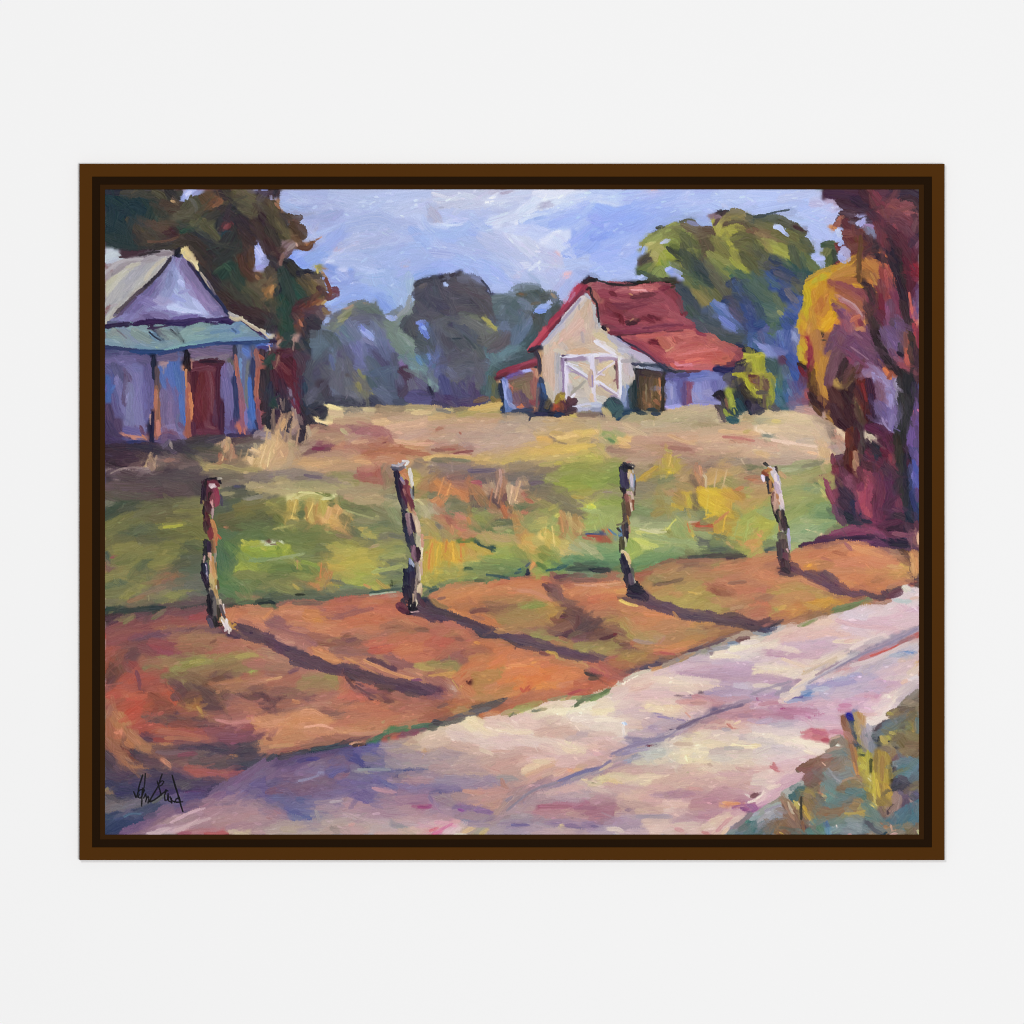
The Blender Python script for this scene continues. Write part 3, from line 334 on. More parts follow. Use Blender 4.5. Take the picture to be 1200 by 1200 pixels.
c8c0b4 7 100 34 106 36 112 34;ccbfa8 7 102 42 108 48 112 40;c8bca8 8 104 54 112 56;d8b89c 4 108 34 114 36;e0c0a0 3.4 110 36 114 40;d4c0ac 6 112 50 116 56;c0b8b4 7 106 60 114 62;ccb4a8 6 118 30 118 40;d4c4a8 6 118 50 117 58;c8c0c0 4 100 50 101 58;e0b094 1.8 104 44 107 43;a89898 1.4 101 56 106 51 111 46;98889c 1.2 98 33 104 38 110 42;e0dcec 1 99 33 106 35
e8e4f4 1.6 94 28.6 102 29 112 27.6 119 27;9c84a4 1.4 96 30.6 104 30 110 28.6;e0d8f0 1.4 97 32 97.4 44 98 58;9474a0 1.4 96 31 96 44 96 54;dcd8ec 1.4 115.4 28 116 42 117 56;a084b0 1.2 116.6 44 116 50;e4e0f4 1.8 98 34 106 38 115 44;a890b4 1 99 35 106 40 114 45;4c3454 1.6 95 28.4 97 28;5c4464 1.2 97 31.4 98 30.6;e8e8f8 1.6 101 58 104 55;a4988c 2 102 54 108 49 111 46;c8c8dc 1.6 104 64 112 62 119 62;b0b0c8 3 106 66 119 66
@shrub
202840 5 80 68 84 64 86 62;5c5038 5 84 64 86 60;8c7028 4.4 91 60 94 56 96 55;b09830 2 94 56 96 57;b04c30 3.4 91 64 91 68;442434 6 98 62 104 60;3c2434 6 96 68 104 66;5c3438 4 100 58 104 62;1c1c38 4 86 69 94 69;28284c 3 76 69 84 69;1c2850 3 90 70 96 69;5c2c38 2 96 60 98 66;7c4430 2 95 62 96 66;343850 1.4 72 74 73 71 76 69.6;28304c 3 82 60 80 66
@f
706c68 5 108 70 119 70;5c4450 3 106 70 119 70;b0a068 4 98 71 102 70 106 72;b8ac4c 2.4 101 70 105 71
b8a458 5 24 68 36 66 48 63;d0b85c 3.4 30 66 42 64 52 62;c8b460 3 38 67 50 65;949454 4 22 70 34 68 50 67;dccc80 2 12 65.6 20 66.6;5c6470 2.6 7 66 16 68;a8a070 4 2 68 12 69;6c6c58 3 20 66 28 65;b8a878 4 2 65 8 65;b09c64 4 8 70 20 71;c0ac6c 4 4 72 16 71;b49c80 5 4 76 18 75 32 73;b8987c 5 20 76 36 75 50 71;ac9460 3 34 70 52 70;8c8478 4 54 70 68 70
9c9490 5 54 75 64 74 76 73;a49890 5 60 72 72 73;b4a48c 6 74 74 88 74;b89c78 6 84 74 94 73 100 70;b0a080 6 100 74 112 76 119 75;ac9474 6 90 78 102 77 116 77;c0a46c 5 96 72 104 72;a89480 5 104 73 118 73
b49c90 7 4 80 16 80 30 78;bca090 7 30 80 46 80 60 78;ac9498 6 50 80 66 79 78 77;b8a494 6 64 80 80 78;b8a07c 6 78 82 92 80 100 78;b09c98 7 40 86 56 86 70 84;bca494 7 4 86 18 86 34 86;a89094 6 24 84 40 84;b49078 5 4 83 12 82;a06458 3.4 7 80 11 79;9c5c54 1.4 23 82 24 83;a87060 4 2 90 6 91;a06c5c 3.4 10 93 16 93 22 93;98504c 2 10 94 20 94;c4ac9c 7 30 92 44 90 58 88;ac9898 7 26 90 36 94;bca8a0 6 60 92 74 88;a88c80 5 46 94 60 94;7c4848 3 4 94 12 95
d8ac58 4 80 86 86 88;c8a868 6 72 92 84 90;e0c078 4 90 84 98 84 106 86;f0cc84 3 92 86 100 85;b89c5c 3 88 82 96 83;d8bc68 4 106 82 112 84 118 83;e0c468 4 112 84 119 82;c89c40 4 76 94 90 93;d0ac48 4 90 93 104 92;ccb468 5 104 89 118 88;a8945c 3 106 88 114 86;d8b84c 3 106 92 118 91;c4a860 5 92 90 106 88;7c7070 1.4 90 84 96 82.6;8c7c60 1.2 92 88.6 98 90
T 690 370
@gt
4c5060 7 74 4 82 10 88 12;4c5458 8 84 8 94 14 104 16;44505c 7 80 2 90 6;5060a0 6 96 2 102 6 106 9;7084d8 3.4 92 1 98 5 104 9;3c4c50 8 92 16 104 18 110 20;344050 6 104 20 108 23;1c2848 4 104 21 110 24;384468 6 108 8 112 12;283c80 7 112 2 118 8;34549c 7 114 12 118 14;5470b4 6 113 20 118 22;405c98 5 114 10 114 18;3c4c60 5 104 8 108 12
@roof
944050 7 10 2 18 4 24 6;8c3848 7 26 4 32 6;7c2c3c 6 42 4 48 6;a44c54 6 58 4 66 4 70 6;984450 6 36 6 50 6;341420 3.4 27 6 33 5;6c2030 3 38 1 46 5;ac5458 4 56 3 60 5;5c1c28 4 22 3 24 5
8c3c50 5 14 9 30 9 46 9;984858 4.4 34 9 50 8 64 6;8c3448 5 56 8 66 8 74 7;7c3044 3 18 11 34 12 50 11;702c44 2 38 9 52 7 66 6.4;101020 3 10 8 11.6 9.6;d0a070 1.2 13 9 14 11;6c2438 3 14 12 24 13;481828 1.2 20 14 34 12.8 52 11.6 66 10.4
b05458 5 24 15 32 16 38 20;c8685c 3.4 34 14 44 14 54 12;cc6c60 4 52 13 62 12 72 11.4;a8484c 6 28 18 38 22 46 27;a04450 6 36 20 46 26 54 32;8c3c4c 3 24 17 34 20 42 26 50 32;a44850 6 44 22 54 28 58 34;b86858 6 50 16 54 20 58 24;b8644c 4 48 16 52 18 56 23;c87464 4 56 16 60 20 58 24;a45048 5 60 16 66 20 70 22;c06860 5 64 14 70 14 76 13;bc685c 6 62 22 70 20 76 18;a4504c 5 74 16 82 20 88 22;b06058 6 80 14 86 16 92 20;b85c50 5 72 20 82 20;c0685c 5 84 18 90 20
c06058 5 62 26 74 24 86 22;c4645c 5 56 28 68 28 80 26;b45c54 5 86 22 96 22 102 26;a85450 5 92 20 100 22 106 26;c05c4c 6 62 30 72 29 84 30;cc6458 4 64 33 76 32 84 31;bc5848 6 84 28 94 28 100 29;c0644c 6 90 32 98 31 102 28;8c444c 5 104 26 108 24;7c3c48 6 102 32 106 28;a85458 4 96 24 103 23;d8808c 1.8 60 34 64 35 72 34;d07068 1.6 62 27.6 76 25 90 23;d86c5c 2 68 32 78 30;dc6858 2 56 35.6 60 37.6;d05c54 3.4 58 34 61 37;c06064 3 66 37.6 76 37 86 36;b8605c 3 74 36 84 35
701c2c 1.4 43 17 46 19 48 17;5c1828 1 44 17.4 47 18;cc9468 1.2 54 25 59 22;8c3448 2.4 76 12 82 14;882c40 2 30 22 40 26 48 33;b0504c 1.2 64 22 76 19.6;a0403c 1 66 36 60 36;5c2c44 4 98 34 104 33
@trim2
8c90b8 2 20 16 26 19 32 22;1c1c34 1.2 20 14.4 27 19 34 22.6;283048 1.4 34 23 42 28 48 33 56 37;283448 2 50 35 54 38;242c3c 2 56 38 62 40;5c5460 1.2 56 36 62 38.6;3c3c48 2 62 39 68 39;5c3448 2 68 39 78 39;202454 3.4 88 37.6 96 38.6 104 38;303868 2 94 39 100 40;78849c 2 40 36 46 37.6 50 38
@wall
c8bc9c 6 2 12 8 12 14 15;d4bc88 5 5 13 14 17 20 22;b8bcc0 4 8 2 7 8;a0a0ac 2 6.4 1 7 7;d0b098 5 2 16 2 24;c8b498 6 2 22 10 24;cca890 6 4 26 14 28;d8b898 6 14 24 22 26;d4c4a0 6 14 20 24 26;a8a8c8 5 14 14 22 20 30 26;b4b4d8 6 22 24 32 28 40 32;bcb4d4 6 30 26 38 30 46 33;c4bcc8 5 24 32 32 34 38 34;d0c0b4 5 26 28 30 32;e0dcec 2.4 4 18 10 22 18 27;e0d4d8 2 10 20 18 25;ccbcb8 6 24 36 26 42 24 46;d0b4b0 6 26 32 27 40;c8b49c 4 30 40 31 46;c0b8c8 3 29 34 30 42;a4b0cc 3 36 36 44 36.6
6880c0 5 26 50 26 56 26 62;7c90c8 3 24 50 24 60;34446c 3.4 28 54 28 64;c8c0b0 4 23 46 25 50
10141c 1.8 33 38 42 38.6 50 38;243048 2 34 34 42 35 50 33.6;383850 2 30 33.6 34 34.6
@bdoor
d8c090 7 8 36 12 38 16 34;d4b88c 7 6 44 12 46 16 40;d8c4a4 7 16 38 18 42;c8b090 7 6 52 12 56;ccc0b0 6 6 58 12 60;d4bc98 7 10 50 16 52 18 48;e0cc9c 4 12 34 16 33;c8a48c 6 2 40 2 48;d8b894 4 2 56 3 60
e8e4f4 1.8 2 28 10 27 20 29;d8d0ec 2 8 28.6 16 27.6;a88cac 1.4 4 30 12 29.6 19 30;dcd8ec 1.6 2.6 28 3 36 4 44 4 56 4.6 60;a084b8 1.2 2.4 42 2.6 50;ecead6 1.8 21 29 21.6 40 22 56;e4e0f4 1.8 21.6 32 22 44 22.4 55;8c5860 1.4 19 32 19.4 42 20 51;4c3c3c 1.6 18 35 18.4 37.6;e4d8e8 1.4 4 44 10 38 18 32.6;b8a0b8 1 6 41.6 12 36.6;e8e4f8 2.4 4 46.4 8 46.6;e4e0f4 1.8 8 47 15 52 22 57;a890ac 1.2 8 49 14 53 20 56;d0c0d8 1.2 4 58 5.4 61
b8c0d8 3.4 2 62 8 62.6;8c94b0 2.4 2 66 8 65.6;504454 3 2 70 9 70;604c5c 2 4 69 10 71
@shed
4c3828 7 36 44 37 54 38 64;5c4434 7 42 44 42 54 43 64;64482c 6 47 46 48 56 48 66;5c3c2c 5 40 42 48 42 50 44;3c2830 5 34 40 44 40 50 41;443430 4 38 40 48 42;704c30 4 39 54 40 64;b07048 1.2 49.6 44 50 52 50.6 59;c47c50 1.6 50 52 50.8 59;8c6c44 1.6 44 50 44.4 62;d08850 2 42 62 43 63;503420 5 46 58 47 66;8c5438 3 46 60 49 62;7c6c50 1 40 48 40.4 60;28201c 2 52 42 51.6 54 52 66;2c2830 2 34 40 34.4 50
1c2c34 3 32 46 32 56 31 64;2c4448 4 29.4 52 30 64
5c5ca0 7 56 44 62 42 72 42;7478b8 7 60 50 60 58 62 60;8084c0 7 56 48 57 56 57 62;5c5898 5 64 46 64 56;7074b4 7 72 44 80 42 88 42;5c6cb8 5 70 42 82 41;8488c8 8 76 50 76 58 78 61;7c7cbc 7 82 48 84 56 86 60;8c88b8 6 82 54 86 54;6464a4 6 88 48 89 52;6c6ca8 6 94 44 92 50;545080 4 56 42 66 41.6;484078 3 62 42 70 41.6;9090c0 2 58 50 58 58;585088 2 66 50 66 60
844c60 4 69 50 70 56 70 62;7c4468 3 70 48 70.6 62;a85c58 1.4 69 50 69 56;5c4478 3 67 48 67 62
a8a0e0 1.6 54 64 62 64.8;9898dc 2 56 64 64 63.6;b0a8e4 1.2 78 62.4 90 63;8c84c8 2 70 63 88 62.4;d0a888 1 56 65.6 58 66;8080b0 2 74 60 92 61.6
@yb
605868 7 96 44 100 42;3c344c 7 104 48 108 46;504458 7 102 44 106 36;2c3440 8 104 56 106 62;201c34 7 112 62 114 66;2c2840 7 116 60 118 62;3c3848 6 114 68 118 66;5c5060 6 116 66 117 62;2c2040 5 104 34 110 32;1c2038 6 110 24 116 26;585040 5 112 32 113 38;4c4434 5 108 44 112 48
38302c 6 108 50 112 56;302434 5 90 56 94 58 96 62;4c3c44 5 90 64 94 66;201c28 3.4 88 56 92 54 95 58;3c3444 5 94 60 96 66;5c4850 4 93 66 95 74;8c5c44 2 96 58 97 64;b0a8a0 1 99 54 100 60
1c4450 6 102 66 106 68;245864 6 98 72 104 74;204854 6 104 60 108 66;1c3c4c 5 100 66 104 70
a8b430 5 98 54 99.6 58 99.4 64;b4bc38 2.6 99.4 58 100 62;9cac30 2.4 95 66 97 70;b4b434 1.4 102 66 102.4 69
c4bc20 3 101.4 41 106 41.6 109 43;b0a820 4 104 41 109 43 111 47;c0bc24 3 110 44 112 48 114 52;a8a424 2.6 114 50 116 54 118 57;ccc830 1.6 109 27 114 27.4 119 27;b4b028 4 112 30 116 30 117 36;b0ac24 6 117 28 118 34 117 40;c4c02c 2 111 32 114 31;a4702c 4 114 44 118 42;905c38 5 115 46 119 48;60302c 3 113 42 117 42;302844 4 118 56 116 52
@shrub2
304850 5 12 62 16 60 22 62;385860 6 14 60 18 66 22 64;2c4450 5 18 70 24 69;24405c 3 24 69 28 68;405c60 5 20 72 22 68;204060 2 20 73 22 72;1c2c40 3 34 68 40 69;28384c 2.4 44 68.6 50 69;2c3840 3 42 66 48 66.6
@f
b0a878 5 12 68 14 70;9c9c78 6 26 72 34 70;a8a47c 6 30 72 40 70 46 72;a09870 7 44 74 54 72;8c8c60 4 44 70 45 76;b8b080 5 50 70 62 68 68 66;b4b088 7 58 68 70 67 78 66;c0b48c 6 72 68 84 66 90 66;b0ac8c 7 68 74 80 71 92 70;a4a07c 7 50 76 62 74 72 74;8c8c78 4 60 76 68 77;78705c 4 78 74 84 77 88 78;a89c78 6 82 74 92 74;b4b094 6 88 72 96 72;b8b09c 6 40 76 54 78 70 80;a49c7c 6 24 76 36 78;948c64 4 76 78 88 79;6c5c6c 4 92 70 95 76;b8b488 6 108 74 119 72;a8a078 6 96 78 110 76;c4bc94 6 106 70 119 70;8c8458 4 109 71 114 72
b09c88 6 4 73 16 74 26 75;b8a090 6 12 78 24 78 36 80;c8b498 3 24 76 32 80 40 84;b4a08c 5 40 82 56 81 74 80;c4a890 6 76 82 90 81 104 80;d8b488 3 92 81 106 82 118 83;cca488 5 100 80 112 78;b4a44c 3 109 82 112 81;c8a894 6 104 88 118 86;d0b098 6 80 88 96 86 110 84;c8a08c 6 40 86 56 85 72 85;d4ac84 3 56 84 66 88 74 90;bc9488 6 34 88 50 88 64 90;b4706c 2 94 85 106 86 116 88;b87c6c 4 100 88 110 88;a88478 5 30 92 46 92;a87870 5 16 93 30 94 44 92;9c6c68 6 38 93 54 92 74 94;b08478 5 64 92 82 92;c8ac9c 5 84 92 100 92;d4bca8 5 100 92 118 92;b4a88c 6 2 76 10 76
e0b888 5 5 82 8 86;d8b070 5 2 86 7 84;a89060 5 2 92 6 94;7c9c58 5 10 83 16 86 20 88;88a468 4 8 84 14 84;9ca87c 4 18 82 22 84;5c8458 2 14 87 18 88.6;e4b06c 4 20 89 27 88;ecc07c 3.6 24 90 28 92;8c7c80 4 3 88 7 90;b4b464 5 4 94 12 92;d8b878 2 20 86 28 88;a8a44c 3 54 94 58 95;b0a888 5 10 88 16 92
T 880 370
@gt
304c88 7 4 6 10 4;3c5888 7 4 14 8 16;386090 5 2 20 4 24;54609c 7 12 8 18 8;3c5c54 6 12 4 18 8;4c6c50 5 16 6 14 12;345070 6 22 4 28 4;3c54a4 7 22 2 26 8;6078b8 5 20 12 22 18;485c9c 7 8 14 14 18;4c60a8 6 26 12 24 20;3c50a4 6 18 18 22 22;7c88cc 5 10 22 14 26;8c98dc 3.4 5 20 9 23 12 27;5c5c90 5 6 12 8 18;6c74b8 6 18 24 22 26;9098cc 2.4 30 12 32 18;5868a8 5 30 20 32 26;1c2850 4 2 25 5 27
3c5458 7 10 32 14 34 16 40;405c64 6 12 40 16 46;5c3454 3.4 22 29 24 31;2c4c94 7 26 30 30 36;3454a8 6 28 38 32 44;4058b0 5 30 30 33 38;506478 5 24 36 26 42;5c74a0 4 26 42 28 48;345c7c 6 24 48 26 54;306078 5 18 50 18 58;2c5868 5 20 58 22 64;386c7c 5 18 46 20 54;407088 5 17 56 20 62;4c685c 4 20 44 20 50;3c64a0 4 26 54 27 60;6078a8 3 26 52 28 56;5c508c 6 30 48 32 54;64588c 6 28 58 30 62;786088 5 32 56 36 54;5c4880 5 34 46 35 50;5c3858 4 36 40 36 46;a84c50 2 38 54 39 57;84506c 5 34 60 38 60;7c7094 4 30 62 34 64;98b0c8 2 16 47 17 49
@yb
b4b424 6 3 30 4 38;c8c02c 5 4 28 8 28;a8a824 5 8 30 7 38;bcb42c 4 4 40 10 41;b0a82c 6 10 42 14 44 15 50;a4a42c 4 14 50 15 56 13 62;c8c430 1.6 3 50 4 55 7 58;b4b028 2.4 1 52 4 56;7c5450 6 3 46 8 46;805c4c 5 4 50 8 50;6c4844 6 8 44 11 50;5c5450 3 4 54 9 54;241c38 5 3 60 8 60;3c344c 5 4 66 8 64;705c4c 2 9 56 9 64;8c9038 4 12 58 13 64;5c5860 5 14 64 18 66;403c48 4 2 68 8 67;c8c028 1.4 0 41 6 40.6
@rt
d0a428 5 36 2 36 10;d0a82c 6 36 18 37 26 38 32;c8b030 5 34 22 35 30;b88838 8 42 2 44 8;d89c28 6 48 6 54 8;e8b428 3.4 50 8 56 2;d88c30 5 56 10 60 4;e0a820 3.6 52 10 58 2;b07440 8 44 14 44 22;b47c44 8 46 12 48 22;c08840 5 42 6 40 12;a86c44 7 50 18 52 14;3c2c28 1.6 49 17 52 17.4;2c2424 1.4 50 15 51 13
b88038 7 46 26 48 34 50 38;c89034 5 44 32 46 42 48 48;c48c38 4 50 30 50 40;c0843c 5 48 40 50 50 52 56;d0943c 3 51 50 52.6 55;9c2c40 4 39 16 42 22;7c1838 5 40 26 42 32 41 36;8c2440 4 42 22 41 28;5c2028 4 42 36 42 44;24141c 3 33 34 37 36;681428 3 34 36 37 42
4c2c20 6 42 42 44 50 46 56;6c4c20 3 44 38 43 48;2c1824 6 42 56 46 62;3c2020 5 44 62 48 68;64402c 2.4 44 64 49 70;4c2830 6 48 58 54 64;8c6438 2 52 72 58 74;a87840 1.6 53 70 57 74
704868 7 60 8 58 18 54 26;7c4868 5 68 2 66 10 62 18;5c3c60 5 54 24 58 14;74485c 5 64 14 62 22;6c4858 8 60 24 58 34 54 44;704c5c 7 62 26 60 36 56 44;5c4048 5 64 28 62 36;643c50 3 52 48 54 42
6c4068 8 68 16 74 20 82 28;704464 8 74 12 80 18 88 26;643c5c 7 66 22 72 28 80 34;5c3858 7 76 24 84 30 90 36;684060 6 66 20 72 16;783f5e 2 66 24 74 30 82 36;a0788c 1 70 22 76 26 82 31;8c5c78 1.4 72 12 78 16;5c3c5c 5 88 22 90 30;4c3050 5 90 28 92 36
b05848 5 72 2 75 6;d09050 2.4 80 4 82.6 8;7c3040 4 76 4 78 7;c08060 2 74 10 78 8;6c4464 6 82 8 86 14;a05060 5 66 4 68 10;8c4060 4 72 36 68 30;7c5068 6 74 34 72 38;885070 5 80 32 86 36
342428 7 66 32 64 40 62 44;443024 6 70 36 70 44;543428 5 66 44 68 40;6c5038 1.6 67 50 71 46;2c181c 6 72 48 70 54;b08c4c 1.4 60 44 61 47;4c2c2c 8 56 52 60 60 64 70;3c2028 8 58 64 62 74 68 78;2c1820 7 66 54 70 60;301420 9 68 66 70 74;3c1824 7 72 64 74 70;2c1020 7 62 74 68 80
5c1c18 7 76 42 78 52 80 62;4c1c1c 6 80 50 82 62 82 72;341420 5 82 70 84 74;3c1830 5 82 44 84 54 86 64;2c1c34 5 84 56 86 70;402028 4 74 50 77 60;782428 2 78 48 81 60;a09058 1.8 73 60 74 63;604838 3 73 66 75 70;4c342c 2.4 74 62 77 74
382c34 6 74 76 76 88 78 95;4c4040 4 75 78 78 92;5c2c20 6 70 80 70 90 69 96;6c2818 4 68 80 68 94;40141c 4 74 80 74 92;2c1828 5 84 74 84 90;481c34 7 84 78 92 80 98 84;58203c 5 82 78 90 82;5c2440 6 94 88 98 94;4c1c34 7 96 82 100 90
9880a8 5 80 40 84 40;a47890 5 82 42 86 40;9c90c4 6 88 38 92 44 98 50;a89cd0 5 86 40 90 46 96 52;8074a4 7 100 46 102 52 102 62;8c80b0 6 96 52 100 58 101 68;846078 7 90 46 91 54;7c5468 6 90 48 90.6 58;a89cd4 3.4 98 56 98 64;a8a0b8 5 102 46 103 52;8c849c 6 104 52 103 58;6c5078 5 88 60 92 66;705c90 6 90 62 96 70;6c5c94 7 98 66 100 76 98 80;645890 7 90 68 93 72;8c7cb0 3 97 80 100 70 102 78;746094 6 102 64 103 74;5c4c74 4 88 64 90 72;b4a0cc 1.4 92 72 95 78 98 81
c86840 4 94 38 97 43;d07848 2.4 93 37 98 44;984c38 3 96 44 99 40
20181c 7 86 6 88 14 92 24;241c20 6 88 18 94 28 98 36;2c2024 6 92 24 100 34 104 40;342c28 6 86 2 88 8;584858 7 98 4 104 6 104 16;705880 6 92 10 96 18 100 26;785c88 6 96 14 102 18 102 26;684c78 6 98 10 102 16;6c4860 5 98 24 102 30;885068 6 102 30 106 32;984858 5 104 34 108 36;c86050 3.4 109 28 110 34;b85c48 2 108 20 110 26;7c4c44 3 108 12 109 22;644c80 4 102 4 104 10;3c3440 4 104 20 106 26;100c1c 3 103 26 106 28
201c20 9 106 40 108 52 108 62;181c20 9 110 42 112 56 110 68;242824 8 106 56 108 70 106 84;1c201c 8 104 76 104 90;2c241c 6 102 84 104 95;303028 5 112 10 114 20;34282c 6 112 4 114 12;2c2428 7 113 20 114 32;a83c44 3 114 6 116 14;b84848 2 115 10 117 18;8c3444 3 117 10 118 22;3c2434 5 116 24 117 34;4c3038 5 116 38 117 46;302830 5 115 54 116 60;4c3c58 5 116 52 117 58;34283c 5 114 48 115 56
604880 5 116 62 117 74;6c5090 6 114 72 116 84 114 92;705c9c 5 112 82 112 94;5c4878 6 116 88 116 95;c87098 1.4 117 66 117.4 67;5c4474 3 116 78 117 86
e0d0b4 3.4 82 84 86 86;d8c4ac 3.4 84 87 87 89;181c24 5 86 90 89 94;40202c 4 90 88 94 92
@f
c8b894 6 6 70 18 70 30 70;d4c4a0 6 20 70 32 72 44 72;d0c09c 6 30 76 44 76 54 80;c0b494 6 10 74 22 74;8c9480 4 4 74 12 74;ccc06c 2.6 15 74 20 74;dcc8a4 5 8 79 22 80 34 78;c8b89c 6 24 80 36 80 48 82;b8a890 6 46 74 52 78;a89890 4 50 72 54 76;c4b49c 5 50 82 54 86;e4d4c0 1.6 6 80 12 84;647c80 3 10 84 14 85;b0b090 5 4 88 12 88 20 88;c8b8a0 5 20 84 34 86 46 88;e0c8bc 2 14 87 30 90 46 92;b0acac 4 34 88 46 88 54 90;cc9c90 5 2 88 12 91 24 93;d8ac9c 5 14 94 30 94;d0b8a0 4 30 92 46 93;c4a88c 6 48 90 53 92;d8b48c 7 50 92 51 95;988890 5 56 92 62 94;8c8088 4 60 88 64 92;b89ca0 6 56 94 64 94;4c4450 4 54 78 57 86;584c50 4 57 80 58 88;a89098 5 42 66 50 70;9c8094 4 34 66 42 66;b08084 3 38 66 44 68
c8907c 4 60 82 62 87;e0d0b0 3 61 80 65 84;b87c70 4 58 86 60 88
T 120 520
@f
2c1c2c 8 4 6 14 6 26 6;34203a 8 4 10 16 10 26 10;1c1c38 6 20 3 34 4 38 8;2c2838 7 40 4 50 8;24203c 6 52 3 60 5;241824 6 4 14 12 14 20 16;2c1c30 6 14 14 28 13;443840 6 26 8 34 14;3c4040 7 62 8 70 8 76 12;44483c 5 66 5 74 6;3c3c4c 5 92 4 104 5;54504c 4 96 7 110 8
786c6c 5 36 12 44 14;8c7470 4 40 11 52 10;a8786c 3 44 12 50 11;6c5c60 6 54 12 64 15;7c6c70 7 56 16 66 18;5c4c54 4 48 15 54 14;988890 1.4 6 21 12 18 22 16.6 32 18;6c6070 4 26 18 36 20;c09c78 4 33 10 35 13 34 17;a8887c 4 32 14 35 17;3c3040 5 44 19 56 20;54484c 5 38 20 42 18
3c3444 7 4 22 16 22;443a48 8 16 24 30 25 42 23;4c4450 8 36 26 50 25 66 22;50464c 7 24 30 40 30 60 27;5c5058 8 6 30 16 31 26 32;4c3c48 7 28 35 42 34 60 32;544850 7 48 30 60 33;443c4c 6 60 24 70 24;58504c 6 10 36 24 38 34 38;54504c 6 4 36 8 38;3c3844 5 62 28 68 32
788070 3 3 43 8 42;2c443c 8 6 46 14 45 20 42;304038 7 4 50 10 48;485044 7 16 46 28 42;5c6044 6 28 44 42 43 54 42;74784c 4 50 44 62 43 69 42;686c48 7 16 54 28 50 42 48;5c6040 8 34 52 50 50 64 48;808444 4 52 48 62 48 69 49;74783c 5 3 58 12 53 20 50;6c7040 7 4 62 16 58 30 54;90943c 3.4 40 59 50 57 58 56;b0b438 2.4 43 58.6 50 58 56 57;707440 5 48 54 60 55 68 56;40402c 2 60 58 66 58
4c5444 7 12 66 22 63 34 60;34504c 5 14 66 22 64;505c44 7 22 60 34 60 44 60;485448 7 34 66 44 66;60643c 7 44 64 54 62 66 62;74743c 7 54 60 64 60 70 64;6c6c44 8 4 72 12 68 20 66;848444 8 8 76 20 73 34 72;7c8040 8 20 78 34 76 50 76;74783c 7 40 72 54 70 64 70;8c8c40 4 64 70 70 70 71 74;585c44 6 26 68 40 68;4c5840 7 60 76 68 76;505c50 7 56 82 66 80;405040 6 62 72 70 72
5c5c58 6 4 80 6 84;7c5458 7 5 86 8 90;904858 2 6 80 8 79.6;2c5050 4 4 78 5 82;788040 8 14 84 22 84;60683c 7 10 82 20 80;7c7c40 8 4 94 14 90 22 90;485c48 8 26 88 32 84;7c8440 7 34 86 44 84 50 82;44503c 7 50 86 56 84;606444 7 24 94 36 92;4c5c50 7 58 90 68 88;8c604c 6 44 92 48 90 52 94;805c50 5 36 95 44 92;5c6464 6 56 95 68 94
645c5c 6 70 8 84 10;a09c64 4 72 15 84 16;bcac68 3.4 74 16 86 16;a89c64 3 84 15 96 18 108 19;ccbc7c 3 100 20 102 20;6c645c 6 78 20 92 20;605c58 5 86 24 100 23;786c68 6 88 28 104 28 118 27;b06050 5 84 10 86 14;a86c50 5 83 14 87 12;7c6c5c 7 88 14 98 13;7c7470 5 102 22 118 22;6c6068 5 106 25 119 24
34384c 3 92 31 100 30;4c4c70 2 93 30 97 30;485048 6 84 35 96 34 110 34;54643c 4 82 38 90 36;a8a478 3 84 35 92 34.6;c0b080 5 104 30 112 30 119 32;b8a870 4 110 33 119 34;8c9088 3 102 39 112 37;5c645c 5 104 41 116 40
485c48 8 82 44 94 42;5c5c3c 6 86 52 98 50;686838 7 96 50 108 47 119 46;74703c 7 96 45 108 43 119 42;545c3c 7 84 58 96 56 110 55;4c4c38 5 86 56 98 58;4c6040 8 100 60 112 58 119 60;3c5040 6 114 57 118 58;486850 8 84 62 92 64;506c48 7 92 68 104 64 119 64;44684c 8 82 70 86 76;3c6450 8 84 78 86 90;486c48 7 88 72 94 78;4c6850 7 88 88 94 80;ac6c54 2 86 58.6 88 59
b4bc38 3 98 68 102 70 108 71;94a830 5 100 74 108 72 118 74;88a034 6 98 80 106 78 112 80;a0b03c 4 94 88 102 86 110 84;8ca03c 6 100 84 110 87 118 88;7c9440 6 96 78 100 82;80a040 4 104 74 112 76;6c8c4c 5 112 80 119 78;749870 3 104 82 119 81;648044 6 112 86 119 86;707850 6 94 94 106 92 119 92;c4c450 1.4 98 68 100 69.6;b0b040 2.4 112 73 119 75
@g
d0b47c 5 110 10 112 4 116 2;c4a470 5 114 14 116 8 118 2;ccb088 4 106 6 112 8;e0c090 1.6 105 3 110 6;b49c6c 4 118 16 118 10;b09868 4 108 14 110 10;c08868 3 86 2 88 6;a87c64 3 91 1 92 8;8c7060 3 88 6 88 10
@post
28182c 3 71 30 71 36 70 41;1c1424 2 74 25 78 24.6 82 25;1c1420 2.4 73 26 72 30;3c1c2c 5 72 28 74 34 74 40;5c2038 5 75 30 76 36 76 40;9c3850 3 80 32 81 38 80 43;7c3048 4 78 28 80 36;702838 4 75 27 81 27;c8a8b0 3 76 29 79 29.6;e8d0d4 1.8 76.6 30.4 78.6 29;401820 2.4 76 34 76 40;682030 1.6 80 28.6 82 29.4;2c1820 2.4 75.6 35 76 40;bcb4a0 1.6 81 24.6 83 24.4;14141c 1.6 82 26 83 27.6
